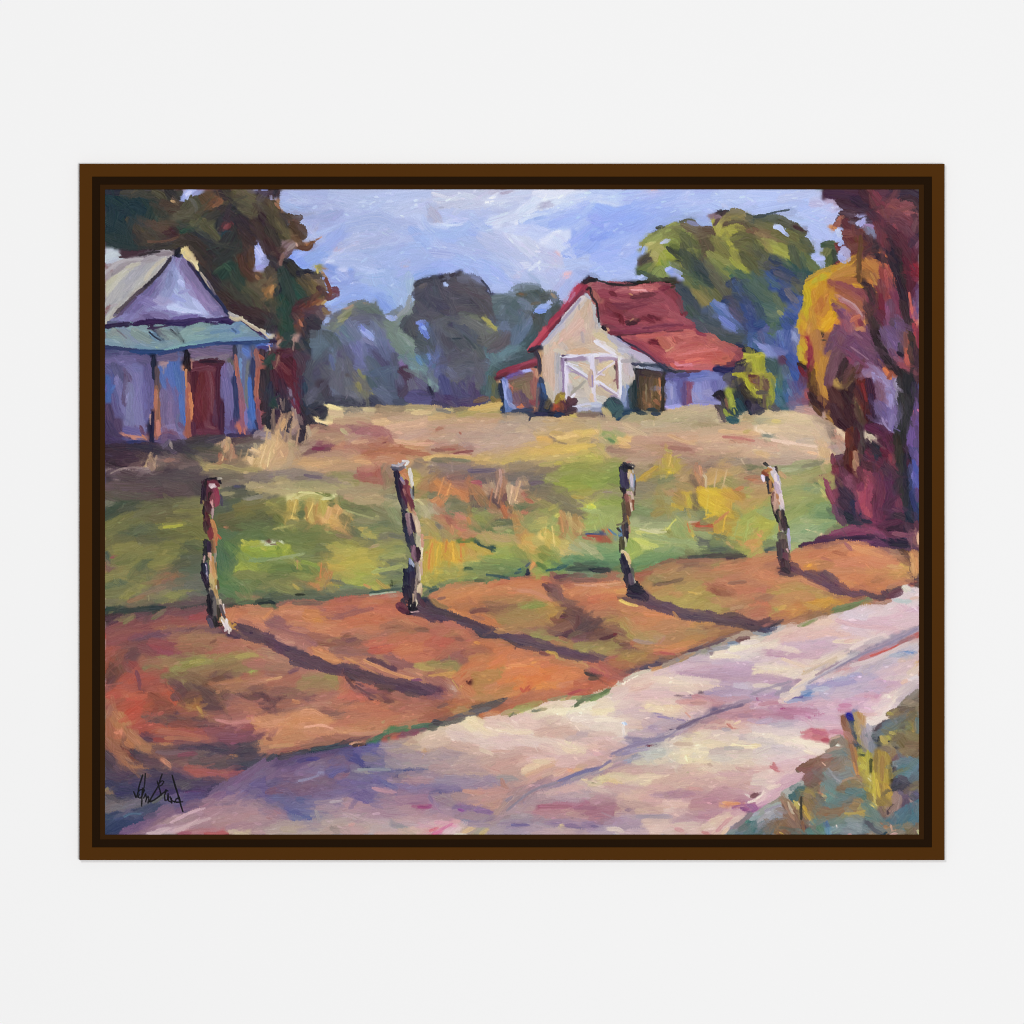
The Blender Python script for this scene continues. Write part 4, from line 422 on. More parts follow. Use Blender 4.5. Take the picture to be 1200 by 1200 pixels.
8c3c4c 3 78 36 77 42 77 46;c88080 1.6 77 40 77 44;d8a0a0 1.2 76.6 41 77.4 50;a08050 1.4 70.8 40 71 42;3c1c28 4 73 42 73 50;4c2030 4 75 44 76 48;b09090 1.6 77.6 46 77.4 52;541c2c 4 73 50 74 56;3c1828 4 73 56 74 62;50202c 3 75 54 76 58;1c141c 1 71 44 71.6 52
c8864c 3 77 54 79 60;a86840 3 78 60 79 66;b87848 2.6 79 60 80 68;803038 3 75 62 76 66;7c2c34 3 76 60 76.6 66;c06840 1.6 80 66 80 71;a87048 2.4 78 68 79 76;c05c38 1.6 81 64 83 66
1c1c30 4 73 69 74 74;181828 4 73 74 73 80;6c4c34 2.4 77 69 77 76;28203c 3 75 70 75 76;202034 1.6 71.6 78 72 82;d0a098 1 72 79 71 83.6;c89880 1.8 75 77 75.6 80
20203c 3 71 85 72 92;504c70 1.6 73 84 74 96;2c2444 1.4 72.6 84 74 90 75 96;c0b0c8 .8 72.8 85 74 95;d8a074 2 76 82 76.6 90 77 96;cc9450 2.6 78 86 79 94;c08850 2.4 77 80 78 88;a89080 1.2 79.6 74 79 84;d4a8a0 1.2 76 77 76.4 82;10101c 1 70 82 70.4 90;8c6c40 1.4 79.6 84 80 92
@f
3c3c58 2 83 36 84 43
T 310 520
@g
c4a078 7 8 4 10 2;b89474 7 10 10 14 4;c0a880 6 4 10 4 3;c0a47c 7 6 14 14 12;b09878 5 18 12 20 6;a88c74 5 22 4 24 8
@f
48303c 3 20 1 30 1;5c2c48 4 32 3 44 4;782c54 2.4 34 3.6 42 3;6c4c58 5 24 6 34 5;b07864 5 50 4 60 5;a86c64 5 58 2 66 4;b08878 6 42 7 52 7;b08c78 6 56 6 66 8
a4604c 5 70 8 82 6 94 5;a8684c 5 84 4 98 3 108 6;b87454 4 74 10 90 9 104 8;9c5440 3.4 96 6 108 7 116 8;c07c5c 5 86 10 98 9;c0a070 5 102 9 114 8;d0b074 3 112 10 119 9;7c746c 4 108 12 119 13;c8b868 3 113 11 119 9;c89870 3 100 2 112 3;b08870 4 110 3 119 5
b0907c 6 34 9 48 9 60 10;c8a06c 6 20 14 32 13 44 13;d4ac74 5 30 15 44 14 54 15;b89470 6 44 12 56 14;c8a068 5 60 12 70 10;dcb078 3 64 12 74 13;b88c70 6 80 12 90 11;b49474 6 46 17 58 16 66 14;c09c7c 4 28 18 42 18;a08c78 5 2 18 14 18 26 18;c4b080 4 4 16 14 16;a08c80 4 56 20 66 20
7c7480 6 4 24 12 22;807880 6 12 22 26 22 38 22;80787c 5 24 23 36 24 46 26;706c6c 3 22 24 30 24;645c6c 2.4 28 22 40 24;8c847c 5 38 26 50 26 58 27;7c8450 4 46 21 56 21 64 24;8c9058 5 54 24 64 26;9c4c58 6 67 20 72 22;a05058 5 66 23 70 24;a0504c 5 79 18 81 22;985c50 6 74 26 80 26;9c645c 5 80 28 84 24;b07c68 5 70 18 78 16;7c6c58 5 84 20 86 28;8c7c70 4 84 15 88 20
a49c70 7 6 28 14 25;b0a87c 7 4 32 16 30 26 30;b4ac80 6 14 33 26 31 40 30;a8a878 5 26 34 40 32 52 30;848c60 5 26 28 40 28 54 29;a4a47c 6 44 32 58 32;9c9474 6 54 34 68 34 78 34;b09878 6 60 38 72 38 84 38;ac9c78 6 64 40 78 41 86 41;a09c74 5 70 30 84 32;788460 5 84 34 92 32;8c9870 5 84 44 92 40;98a484 5 88 38 94 42
c4c484 1.8 18 39 22 38 30 35 40 35;ccd090 1 24 34 36 35 44 37;5c6c30 1.2 36 34 44 37 48 38.6;a0a450 4 24 37 38 37;98a060 4 26 40 40 40;ccd49c 2 40 39 48 38
5c5c5c 5 2 37 5 38;7c8444 6 4 42 12 40;74743c 6 4 46 12 46;98a04c 4 2 42 8 43;54643c 5 46 42 54 42 60 44;648444 4 50 40 60 44;5c7444 5 56 44 68 46 76 47;a4a870 1.2 58 47 68 50 76 52.6;607050 6 64 50 74 50;70785c 6 78 46 88 50 94 54;7c8868 6 90 48 95 56;4c5844 4 62 46 70 47
b09c40 5 18 42 20 46 16 52;c0a848 4 21 40 22 46 20 50;a89844 4 14 54 16 50;b4a850 4 22 50 20 48;b89c48 6 32 42 32 50;c0a44c 4 30 44 34 56;ccb060 3 32 48 34 54;a89c40 5 38 46 42 42;b4b04c 4 40 40 42 48;987c44 2 29 44 30 54;a08444 2 35 44 35 52
3c5840 4 24 49 27 50;5c7040 5 26 44 28 42;6c7444 5 18 56 28 55
d8a068 5 46 47 46 52;c89860 5 51 45 52 50;d8a870 3.6 44 52 46 46;cc9c5c 5 50 48 53 52;dcac58 6 46 54 50 56;e0b060 5 46 52 52 53;c89c58 6 48 58 52 57;b88c58 6 38 58 41 57;b88450 4 37 56 40 60;c0945c 4 53 60 56 61;b49458 4 60 54 62 56;a4944c 3 60 52 61 58;8c6c58 4 52 63 58 65;7c6c5c 3 51 64 60 66
5c7044 7 26 58 36 60;6c7844 7 34 64 46 64 54 66;586444 7 56 54 60 60;485850 5 58 58 62 62;6c785c 6 64 56 76 56;5c6c58 6 76 58 88 58;7c7c68 4 66 54 76 55;4c6450 4 66 62 72 66;54685c 5 70 68 78 70;b8a850 4 68 60 72 62 74 64;acac50 4 70 64 76 65;80884c 6 78 62 92 62;6c7064 5 82 66 96 66;7c7c4c 5 62 68 74 70;b09880 3 76 72 80 71;5c6060 3 88 64 98 66
5c6838 6 10 54 14 58;5c6c3c 6 2 56 10 60;444c44 4 2 56 6 57;707c40 7 8 62 20 62;50683c 8 4 64 18 66;5c7040 7 16 68 32 68;687444 7 30 72 44 70;607844 6 34 60 44 60;4c6c3c 6 24 66 36 64
8cb030 5 2 74 8 73;88a82c 6 4 77 10 77;a0b430 5 12 77 16 76;b0c038 4 14 73 17 77;94a834 3 9 70 13 72;5c7c2c 4 10 74 10.4 79;bcd0b0 1.4 0 71 6 70.6 10 70;5c3c34 .8 4 70.6 9 70.4;7c9430 5 18 77 22 76;84a43c 3 26 83 32 84 36 86;6c9048 5 28 86 36 88
647848 7 22 74 34 76;546848 7 38 74 46 74;5c7050 7 24 80 36 80;8ca070 2 2 82 14 80 28 77;607c3c 6 4 84 18 84;587440 7 6 90 20 88 34 90;3c5838 4 20 86 22 88;647440 6 4 95 18 93;707444 6 20 94 36 94;98a444 3 22 84 26 88;b08c5c 1 23 82 23 88
a0a448 7 50 72 60 72;b0ac4c 7 54 78 66 76;b4b040 8 50 84 62 84 74 82;a8a844 7 62 88 76 88;b8b040 7 64 78 76 78;9c9c44 6 76 76 88 76;8c9450 6 80 72 94 70;bcac44 6 44 80 54 80;c4a844 5 46 86 54 88;b4a848 6 52 92 62 92;9cac44 5 66 94 78 92;c0b450 4 78 92 82 94;7c7844 4 40 82 42 88;a8a050 4 44 72 52 76;5c6848 5 38 78 46 78
bc7850 4 42 90 44 95;c07848 3 47 91 46 95;ac7448 4 38 94 41 90;7c8c44 4 34 88 38 92;606c58 6 82 83 90 82 98 81;586864 5 84 86 96 86;a0a864 3 84 80 98 78;687c60 6 84 92 96 90;6c7c5c 5 94 74 100 76;546070 5 48 94 56 94;a4b860 3 76 90 88 88 96 86;84985c 5 82 78 96 74;5c7064 6 88 94 97 94
@f
a4a450 5 106 24 112 25;b8b054 3.4 105 26 108 25;a0744c 6 112 30 118 28;a87c50 6 114 26 118 22;7c8450 6 106 34 112 36;c07850 3.4 117 40 119 41;9c8c70 4 112 22 114 20;748860 7 108 44 112 44;b4b894 3.4 110 42 114 48 116 52;a4ac84 4 106 42 112 48;809068 6 108 54 112 58;b0a050 5 112 54 118 54;a89c54 5 112 60 118 60;7c8460 6 110 66 116 64;b89450 2 112 66 118 66;9ca048 6 112 72 114 70;e0a030 3 117 72 118 76 117 90;b4a440 5 114 80 113 90;b8b040 5 114 92 113 96;c4c088 1.4 107 39 112 43
@post
a8a0b0 2 90 15 94 15.4 98 13;d8d4d4 1.4 97 12 101 12.4;58546c 2.4 89.6 16.6 94 18 98 16;c4bcc4 1.4 94 14 99 17;303048 1.4 90 18 93 18.4;e4e0dc 1.4 99 15 101 13
28183c 3.4 93 20 94 28 95 34;1c1830 2 92 20 93 30 95 38 98 46;3c1830 5 96 28 98 36 99 42;501c30 4 98 32 100 38;c87048 5 97 19 99 21;d08058 3.4 98 22 100 24;7c3040 3 99 26 100 34 102 38;98444c 2.4 101 30 102 40;a88890 2 96 24 98 28;6c68b0 1.4 96 24 97.6 26;d8d0cc 2 102 18 103 24 104 30;f0ece8 1.2 103 24 104.4 31;848890 2 103 32 104 38;3c3838 1.4 104.4 30 104.6 36
a06464 1.4 98 32 101 42;4c2040 3 98 38 100 44;c09060 1.6 101 41 102 46 103 48;682c38 3 100 36 103 42 104 46;443c50 2 97 39 98.6 46;1c1c34 4 98 48 100 56 101 62;141428 4 99 54 99 60;a08088 3 101 50 102 56 103 62;8c6c78 2 100 50 101 58 102 64;2c1830 2.4 103 50 104.4 56 105.6 62;30183c 2 104 52 105 60;d0ac90 3 105 50 107 56 108.6 64;e0c4a0 2 106.6 54 108.4 62;c09070 1.6 104 46 106 50
20203c 5 101 62 103 70 104 74;282c44 4 100 60 102 68;3c3450 4 103 64 105 70;74705c 3 106 64 108 70;e8c4ac 3 110 68 109 76 110 82;ecd8bc 1.8 110 70 109.8 80;d09078 1.6 110.6 64 111 72;bcb498 2.4 107.6 64 108.6 74;6c4860 3.4 104.4 73 105.6 80 107 83;946c7c 1.6 105 72 104 78 105.4 81;2c1028 2.6 107.4 74 108.4 78 107.6 82;d8b8a8 1.6 108.6 83 107 84 110 84
20244c 4 103 84 104 92;181c3c 5 100 90 102 96;28284c 5 103 88 105 95;8090b8 1.6 102 81 102.4 84;a8b0c8 1.4 103 82 105 86;e0ccb8 2 108 86 109 92 108.6 96;988c80 2.4 107 84 108 94;c8a488 1.6 110 84 110.4 92;302c34 2 106 86 107 96;141830 1.4 98 88 99 96
T 500 520
@f
b09898 7 8 4 16 2;a88c90 6 24 3 34 4;8c5854 4 8 5 18 4 26 4;9c6858 4 10 8 22 7;7c4048 2 16 7.6 26 6 32 5;b8a49c 6 36 5 48 4 58 3;b89c84 6 50 6 62 5 74 3;b08c78 5 4 6 8 7;b8986c 5 34 8 46 7;d8b490 1.6 16 7.6 30 7.8
dcbc70 3.4 2 10 10 8.6 20 9;d4bc68 3 18 9 30 9.6;5c6858 3.4 4 11 16 11 28 12;788068 2 18 11 30 12;c8b060 5 30 10 42 10 52 9;d0bc5c 4 36 13 46 13 56 14;b09c60 5 34 14 44 15;8c7c70 6 20 13 32 14;b8a064 5 48 11 62 9 74 8;c8ac5c 6 60 7 76 5 90 4;d4b454 5 70 9 86 7 104 6;dcc050 4 96 5 104 3 110 2;d0ac50 5 84 3 100 2;c4b058 5 54 13 70 11 84 10;ccb860 5 64 14 80 12 96 10;b8a870 5 76 12 94 10 108 9;c4b458 4 106 6 119 7;b4ac50 4 108 9 119 9
78707c 6 4 16 14 17 26 17;706874 6 4 20 18 19 30 20;64606c 5 20 22 34 22 48 21;4c4c80 3 30 19 38 19 48 18.4;78706c 5 34 17 50 17;c4bcac 1 4 15 8 17;d8d0c8 1 17.6 18 18 20;8c8c78 4 4 18 10 18;94846c 5 56 17 72 15 84 14;847460 5 60 20 76 18 90 16;74685c 5 58 22 74 20;80746c 6 60 16 74 16;a8a460 3 80 15 92 13;b8b440 3 90 14 95 13;8c8c4c 5 96 14 112 11 119 10;8c9848 6 104 12 119 14;7c9040 6 96 18 108 16 119 15;b4b44c 4 100 12 112 9
6c6468 6 6 26 20 24;78545c 5 16 24 28 24;5c5868 6 30 24 44 25 50 24;585464 6 38 26 48 28;605c68 7 60 24 74 24 84 24;504c68 6 66 28 80 27;544c78 3 74 28 82 27;786c68 5 84 20 92 22;74787c 4 62 28 70 30;5c5860 6 74 32 86 30
849848 7 88 24 100 22 112 20;7c9438 8 92 28 104 26 116 24;74983c 6 96 32 108 30 119 28;8ca03c 6 90 30 102 30 114 30;94983c 5 98 36 110 34 119 32;b09c48 3 102 37 110 38;9c9c50 5 108 37 119 35;848450 4 84 22 92 20;98a068 3 84 24 92 26
746c60 6 74 36 86 38 96 41;6c6860 7 88 38 98 42 108 46;70685c 7 84 32 94 34 102 40;7c7468 6 104 42 116 44;6c6458 6 98 46 110 48;847c70 6 108 42 119 38;64605c 5 94 42 104 50 114 52;a8a84c 3.4 86 46 90 44;ccd43c 5 114 44 117 43;b0d070 2.4 113 44 118 46;dcdc38 2 116 43 118 44.6;b8d040 4 113 50 118 50;c8d058 3 91 51 93 50;98b478 3.4 111 46 119 48
a09c50 4 70 44 74 38;7c7c50 6 78 40 84 44 88 48;948c5c 6 76 50 84 50;7c9058 8 68 58 72 52;84985c 8 74 58 82 56;80a05c 7 86 58 90 52;8ca454 7 84 62 92 60;90a860 6 98 62 102 58;8cb05c 6 112 60 118 58;98b454 6 112 56 119 54;8c9c50 5 82 48 92 46;6c8050 5 70 46 74 44
9c6440 5 4 30 6 24;b07048 7 4 30 10 32;d88438 6 8 28 12 30 16 32;d07c40 6 12 34 16 28;c87c4c 5 10 26 12 24;a86850 4 27 30 30 24;b06c48 5 28 34 30 26;ac784c 6 34 32 38 36;c87c48 6 22 36 30 38;c87440 5 24 34 30 36;d88450 4 20 34 26 39;b04868 3 32 27 38 27;74503c 4 8 20 10 24;9c6860 4 20 28 26 30
5c7460 7 4 36 10 36;586c58 5 12 38 22 38;5c7460 8 16 42 26 44;4c6c58 6 20 48 28 46;688068 6 14 46 22 50;c06c4c 5 8 40 10 44;d08858 3 4 40 8 38;a0a090 6 4 44 8 48;a8ac98 5 2 48 5 46;8c946c 5 4 52 10 54
4c4860 5 32 40 33 46;484454 4 36 42 38 46;5c604c 5 38 38 40 42;4c6060 4 40 46 42 44;8c7844 4 29 44 30 48;9c7048 4 36 38 39 42
b09078 5 42 30 45 34;a48878 5 44 28 47 34;bca48c 4 46 30 48 34;8c7068 3.4 50 20 51 26 50 32;a07860 4 52 20 53 28 54 34;905c4c 4 52 30 54 38;b4948c 2 51.4 18 52 24 52 30;6c4840 4 50 36 52 40;504050 5 46 36 49 42;3c2c40 4 48 40 50 44;543c50 5 56 36 56 40
c0a080 3.4 58 36 60 42;b8a48c 3 57 30 59 42;ccb48c 2.4 62 38 64 44 63 48;c09888 5 64 30 66 26 69 26;bc9c78 4 68 26 70 30;b89480 4 63 32 62 40;b08868 5 64 38 67 40;ac645c 4 70 36 73 38;c87c68 4 73 40 76 39;e0a878 2 77 40 80 39;b85c4c 3 70 39 74 41;a47c5c 4 66 42 72 40
4c6050 5 66 44 73 44;40644c 4 66 45 72 46;606c50 5 62 46 66 50
a8846c 4 44 46 50 49 56 50;b89070 4 48 48 56 48;a04c34 3 53 46 56 52;c86438 3 54 44 56 50;906848 4 42 42 48 46;3c5450 5 52 54 60 56;50544c 4 44 52 46 56;7c7450 4 46 52 50 50;5c5048 4 56 42 60 48;d09058 1.4 54 52 56 52;48644c 4 48 57 58 56
b87460 4 8 52 12 54;c07c60 5 10 50 14 56;a07458 5 14 58 16 60;9c4c50 3 14 52 17 57;c88060 3.4 17 58 18 63;8c9060 5 12 62 18 66;606870 4 8 57 10 59;a0a44c 4 4 62 8 66;a8945c 5 2 56 6 60;989058 5 16 66 20 62
d07c6c 7 22 50 26 54;c86c58 6 24 56 28 58;d88474 4 24 50 28 52;c4805c 6 24 62 32 62;c8746c 5 22 58 30 60;b87c60 5 28 64 34 62;cc8448 3 29 52 30 56
6c8850 7 32 56 38 58 44 60;809844 6 36 52 42 52;8c984c 5 40 50 43 56;5c7c4c 6 46 62 58 62;7c985c 6 50 62 60 64;b4a07c 4 48 60 56 60;88a058 5 34 48 42 50;344c3c 1 35 58 40 60 46 61;547048 5 36 60 48 62
b89c70 6 42 66 52 68;b4a47c 6 50 66 60 68;c0a06c 4 40 64 54 66 62 67;a8a45c 5 38 66 42 70;b88848 4 62 50 63 58 64 66;c09058 4 64 48 66 52;c49450 4 63 58 67 60 66 64;b4b460 3 78 54 84 52;c86c60 3 67 48 70 47
ccb458 4 82 56 84 64;c8b050 5 84 62 86 72;d0b450 6 86 64 92 72;c8b858 5 90 68 94 74;d0a44c 6 70 68 74 74;dcaa54 4 70 70 75 72;c8a850 5 64 74 70 72;b8b060 5 76 70 80 70;ccb060 4 94 74 100 72;c4b464 5 96 70 104 76;a8a868 5 98 64 104 68;c8b878 4 94 76 104 78;c4b068 3.4 92 80 98 79
a06c48 4 94 50 96 58 96 64;c08c58 3.4 94 48 97 52;d0b478 4 99 51 102 57;b07c48 5 104 52 105 60 105 66;bc9054 4 107 54 109 62;987050 4 106 62 110 66;a88058 2 98 54 99 60
98ac74 7 106 68 116 70;84a068 6 112 66 119 64;304c8c 1.2 112 63.6 119 63.4;b04c40 2 113 64.6 119 65;a0684c 1.6 110 66 116 67;a0b08c 6 104 74 112 76;78a070 7 112 74 119 76;b0b48c 3 108 70 116 75 119 76;8ca878 6 104 80 119 80
c0a830 6 4 72 3 82 3 94;c4a82c 6 8 72 8 82 8 92;c8982c 4 13 70 13.6 80;d0a028 3.4 18 70 20 76 22 80;c89c28 4 14 76 20 80;d07c3c 1.4 4 70 2 78 1.4 88;c47838 1.4 14 69 13 76;c0b040 6 22 74 24 80;bca438 5 30 70 36 74;c8a83c 4 32 72 40 74 46 76;b8a848 5 28 80 36 78;c09048 4 30 76 34 78;a8a444 6 12 84 18 86;b4b04c 6 6 90 16 92;c4c060 3 24 86 34 84
2c4c4c 1.4 36 70.6 42 73 48 75.4;203c3c 2 46 75.4 50 74.8;607838 1.2 22 69 30 69
a0a84c 6 52 72 60 72;94b044 6 50 78 60 80;88a448 5 44 80 52 82 62 80;98b454 4 48 76 58 76;78984c 5 60 74 64 80;7c9044 6 66 76 70 80;848c3c 5 78 76 82 74 85 77;687c38 5 80 80 85 82;708c44 6 90 78 92 80;a8a850 4 76 80 80 83
70945c 6 30 86 42 84;749058 6 40 84 54 84;508048 5 48 88 60 86 70 86;6c8c50 6 56 82 70 84;648450 7 28 92 42 90 56 88;7c8c54 6 14 92 28 92;3c5840 2 27 87 32 88;88985c 6 14 88 24 90;8c9450 6 30 95 42 94;c88850 5 74 86 74 90;d89454 2.4 75 84 73 88;94a84c 5 78 90 88 88;7ca044 6 84 86 94 84;64984c 5 88 88 100 86;3c6838 3 78 84 84 88
2c5860 2 84 89 92 88 98 86;205068 2 92 87 98 85 102 82;2c4444 3 104 84 112 86 119 87;203c40 3.4 100 88 110 88 119 87;4c9068 6 98 82 108 82;5c8c5c 5 106 80 119 81;345848 3 110 84 119 84;1c1c34 2 114 88 119 89;7c9c80 4 98 91 110 92 119 92;70806c 3 108 92 118 93
2c5058 2 42 92 50 93 58 95;305060 2 62 91 66 90;1c4c80 1.4 64 88.6 66 88;202448 2 71 88 71 92;40506c 2 70 86 72 84;5c8850 4 60 92 70 90
T 690 520
@f
b4a05c 5 2 3 8 3;c8b070 4 8 4 12 8;d8ac70 3 22 2 29 2;b89890 6 34 3 50 2 60 3;b0948c 7 40 6 56 5 70 4;a47074 5 52 2 66 2 76 3;945c60 3 56 3 72 4;c0a494 6 72 2 90 3 104 3;b49484 6 76 7 92 8 106 7;c8a890 5 100 4 112 6 119 6;a89084 6 14 6 26 6;8c6464 5 14 4 24 4;a88c80 6 24 9 40 10 52 9;b49c8c 6 30 12 44 12;a48078 5 48 8 64 8;b08c80 5 70 10 84 11 98 11
94885c 5 2 8 10 10;a4b048 6 4 10 9 12;b0bc4c 4 2 9 8 9;8c8c54 6 12 14 20 14;7c9444 8 4 22 12 20;84a43c 7 4 28 14 28;74903c 8 10 24 20 20;74984c 6 12 18 18 16;68883c 6 14 28 20 26;8c8c54 5 4 16 12 16;94984c 4 4 33 16 31;788450 5 14 30 21 32
7c7464 6 6 36 16 34;888074 5 14 38 21 36;8c8878 2 10 34 16 34;8ca050 6 10 38 18 38;84a044 6 12 40 20 42;70903c 5 16 38 22 40
8c8070 6 34 18 40 18;847c6c 6 36 22 44 17;7c7068 5 44 16 52 14;908078 6 66 12 80 14;847470 7 70 18 74 16;786c70 6 76 16 86 15;7c7070 6 84 18 94 18;80747c 6 96 12 110 14;887870 6 102 18 116 18;8c7c74 5 84 12 96 13;c0b098 1.4 107 11 109 14
5c6c50 4 110 16 119 16;4c6050 4 112 18 119 17;746860 5 106 22 119 21;985c50 3 110 24 119 23;b06c4c 2 112 25 119 26;907c6c 5 108 28 119 27
a0983c 5 48 16 50 12;b09830 5 54 6 55 14;bca030 5 57 8 58 16;a89c3c 5 60 10 62 14;b4a83c 5 52 14 52 18;a8a040 4 64 12 66 12;e0c828 2.4 56 20 57 18;f0d820 1.6 56 18 57 20;a0843c 4 40 22 46 19;b49838 2.4 36 24 42 20 48 16;948840 5 48 22 56 22;b0a438 3 54 18 60 18
7c7c60 6 44 26 56 24;6c7c60 5 50 26 60 24;5c7058 4 60 28 70 30;a08c5c 7 64 22 70 20;b49870 5 66 24 71 22;ac9060 5 64 28 70 30;c8785c 4 75 16 76 20;d89070 3 78 16 79 22;c08464 3.4 76 22 78 26;7c5c48 4 79 26 80 22;64504c 4 72 24 74 28;9c7454 4 80 30 82 24
bc9c58 7 84 24 88 20 92 18;c8a45c 6 86 28 92 20 96 18;c0985c 6 94 20 98 22;b8946c 5 92 16 98 16;b4a070 6 100 18 106 20;90905c 6 98 28 108 26;7c8854 5 96 26 104 24;6c7848 4 86 30 92 30;84905c 4 96 26 104 30;c0b498 1.4 80 22 82 24 82 30;b49870 4 104 24 109 24
787870 7 36 30 44 32;7c8070 6 34 38 44 38;a8947c 6 50 34 58 34;b08c6c 4 54 32 62 36;8c905c 5 48 32 56 30;9c8440 6 48 42 50 38;8c8450 6 52 36 56 42;94a070 5 52 40 60 40;7c945c 6 38 42 46 42;6c8460 6 34 46 44 48;908048 6 46 50 52 46;7c8444 6 54 50 60 48;8c8044 5 48 36 52 44
a48c3c 5 62 40 66 42;b89c34 5 60 46 66 46;c8a830 3.4 59 44 60 48;c8a830 4 68 36 70 42 72 44;9c7c48 4 62 36 66 38;70604c 5 73 38 74 44;5c5448 4 74 44 76 40;bcac30 3.4 70 38 71 44
d4b424 8 80 36 86 38 90 40;dcbc20 8 80 40 86 44 90 46;e0c820 6 84 34 90 34;dcc41c 7 84 48 88 46;d0b028 6 92 42 96 38;c8a034 5 96 34 100 38 98 44;ccb02c 5 84 52 88 52;b8882c 5 100 36 103 38;a87838 4 104 34 108 36;c06c48 3 104 32 108 31;88a458 4 110 32 114 34;a4ac54 5 112 36 116 34;a8a050 5 104 44 110 46;b8945c 4 112 40 118 40;84905c 5 102 44 104 50;b49058 5 106 42 114 44
5c7060 5 74 50 80 50;5c6c60 5 70 48 76 52;506c60 4 78 50 82 48;80945c 5 66 52 76 50;7c9880 5 62 50 74 51;7c8c74 6 40 55 52 54 64 53;98a880 4 64 54 74 53;a0b088 4 34 58 48 57 62 57
b88c2c 6 92 52 98 50;b09034 7 90 56 98 56 104 54;a89038 7 96 48 102 50;b4982c 6 90 62 94 60;b89c30 5 88 56 90 64;b49430 5 96 62 100 62;c07850 2 88 56 98 48
a84c30 1.8 71 56 80 56 86 56.6;b4543c 1.6 76 58 87 58;8c7058 3 74 60 86 60;c8bcac 1 70 55.4 76 54.6;6c7c60 4 80 56 88 54
98a464 7 62 60 60 66;8ca868 7 60 56 64 64;8cac6c 6 64 54 70 62;80a464 6 66 62 72 68;c8d060 1 55 60 58 56 61 53;94a45c 6 70 60 76 68;d8b434 3 71 61 74 66;c8703c 1.2 69 56 71 62;e0c430 2 73 62 74.6 67
8c944c 6 54 64 60 68;7c7c3c 4 56 62 62 68;70843c 3 60 66 64 68
88a878 6 78 62 84 64;5c6c58 3 88 64 96 66;48586c 4 76 67 80 69;445060 3.4 76 70 84 70
a8b054 7 104 60 110 56;98ac4c 7 110 62 114 56;a4a84c 6 114 54 118 52;84a44c 7 114 64 118 60;a0b454 6 104 64 110 66;90a84c 6 110 54 116 50;8cac54 5 104 68 114 66;c49858 4 117 62 119 66
5c785c 4 86 70 96 70;4c6c60 4 88 74 98 73;bc9c68 3 97 69 99 71;d08850 4 103 69 108 70 112 71;dc9058 5 114 73 118 74;c88454 3.4 110 70 118 68;88a050 5 104 74 112 76;94a44c 5 112 78 118 76;68844c 4 98 68 104 72
a4b068 6 32 62 44 64 54 66;ccd078 3.4 34 62 42 64 52 66;d0dc64 3.4 33 67 40 70 48 72;c8d470 3 36 72 48 74;98b070 6 44 70 58 70 72 69;a0b484 4 48 66 60 68 72 71;c4c8a0 1.4 36 60 46 62 54 62;88a878 3 38 64 50 66 62 68 76 70;90b074 6 56 74 70 74 80 73;a0b878 5 66 71 80 72
7ca068 5 4 72 14 72;84a870 6 6 76 18 73;98ac60 5 14 50 16 58;90a85c 7 12 56 18 64;8ca464 6 4 50 6 58;94b45c 6 4 56 10 54;d4e83c 5 1 44 3 42;c4d840 3 0 45 4 44;98b058 4 4 42 12 46;88985c 6 8 46 20 46;5078a8 1.4 14 60 16 62 19 64;c06038 1 13 60 16 64;304c80 1 0 63.4 7 63.6;a44c3c 1.8 1 64.6 7 65;985c44 2 11 66 13 68
5c8c60 6 10 74 16 77;5c9468 6 4 80 16 80 22 78;4c7c5c 5 8 84 18 84;346850 5 4 84 12 84;c4b48c 4 2 75 6 78 9 81;98a47c 5 1 74 3 78
8cac4c 6 30 70 33 74 32 78;94b050 5 32 72 34 76;a4bc54 3 30 78 34 76;6c9458 6 40 78 54 76 66 76;5c8c60 7 36 82 50 80 64 77;4c8458 6 34 86 48 84 60 80;5c7c4c 6 36 88 46 86;7c9878 4 48 75 60 74 70 75;6c7c50 5 70 76 82 77;485c4c 4 78 76 92 76 104 76;3c4c58 3 86 75 96 74
283044 3 70 80 82 79 94 78;2c2c40 3 84 79 100 78.6 110 79;1c2c38 2 2 88 8 88;201c34 3 4 89 12 88.6;5c3c3c 2 50 84 62 81 70 79;5c704c 4 20 88 30 88;4c3844 2 96 80 110 80
@post
242034 4 25 15 30 16;1c1c30 4 23 17 24 24 24 30;18182c 4 26 16 26 24;403c5c 3 23 20 24 28 25 32;34284c 3 26 22 27 30;c8a468 2.4 28.4 18 29 22 28 26;d8bc94 2 28 24 28.4 20;a09cb8 3 30 24 31 32;c8bcd0 1.8 29.6 22 30.4 30;6c84a0 1.4 32 22 32 30;543c34 1 32.6 26 32 36;b88070 1.4 27 13 29 12.6;c0b4a8 1 30.6 16 31 20;14101c 2.4 28 17 30.6 17.4
3c1c2c 3.4 25 34 26 40;241c28 3.4 24 32 25 34;8c5048 2.4 26 36 27 41;c4a09c 2 27 34 30 35;d8b8a8 1.4 30 34 31 42;b88068 2.4 28 38 30 44;80442c 1.6 31 40 31 46;5c4c34 2.4 24 42 25 50;6c4434 3 27 42 28 50;503838 3 25 44 27 52;e0c0a8 1.4 29.6 42 30 47;a07038 2 27 52 28 56;4c3c3c 3 25 50 26 56;b87c34 1.6 26.6 51 27 56
302c38 3 26 56 27 62;543430 3 24 56 25.6 66;746850 1.2 20 57 24 56 27 54;34302c 1 20 59 22.6 62;2c2838 2.4 26 62 26 68;a88480 1.6 27 60 27 63;c49070 1.4 28 58 28.6 62;b8b48c 1.2 25.4 66 25.8 72;544c2c 2 22.6 66 22 74;48402c 2 24 68 24 74;1c1c24 1 21.6 71 22 76;241c34 2 26.6 62 27 66
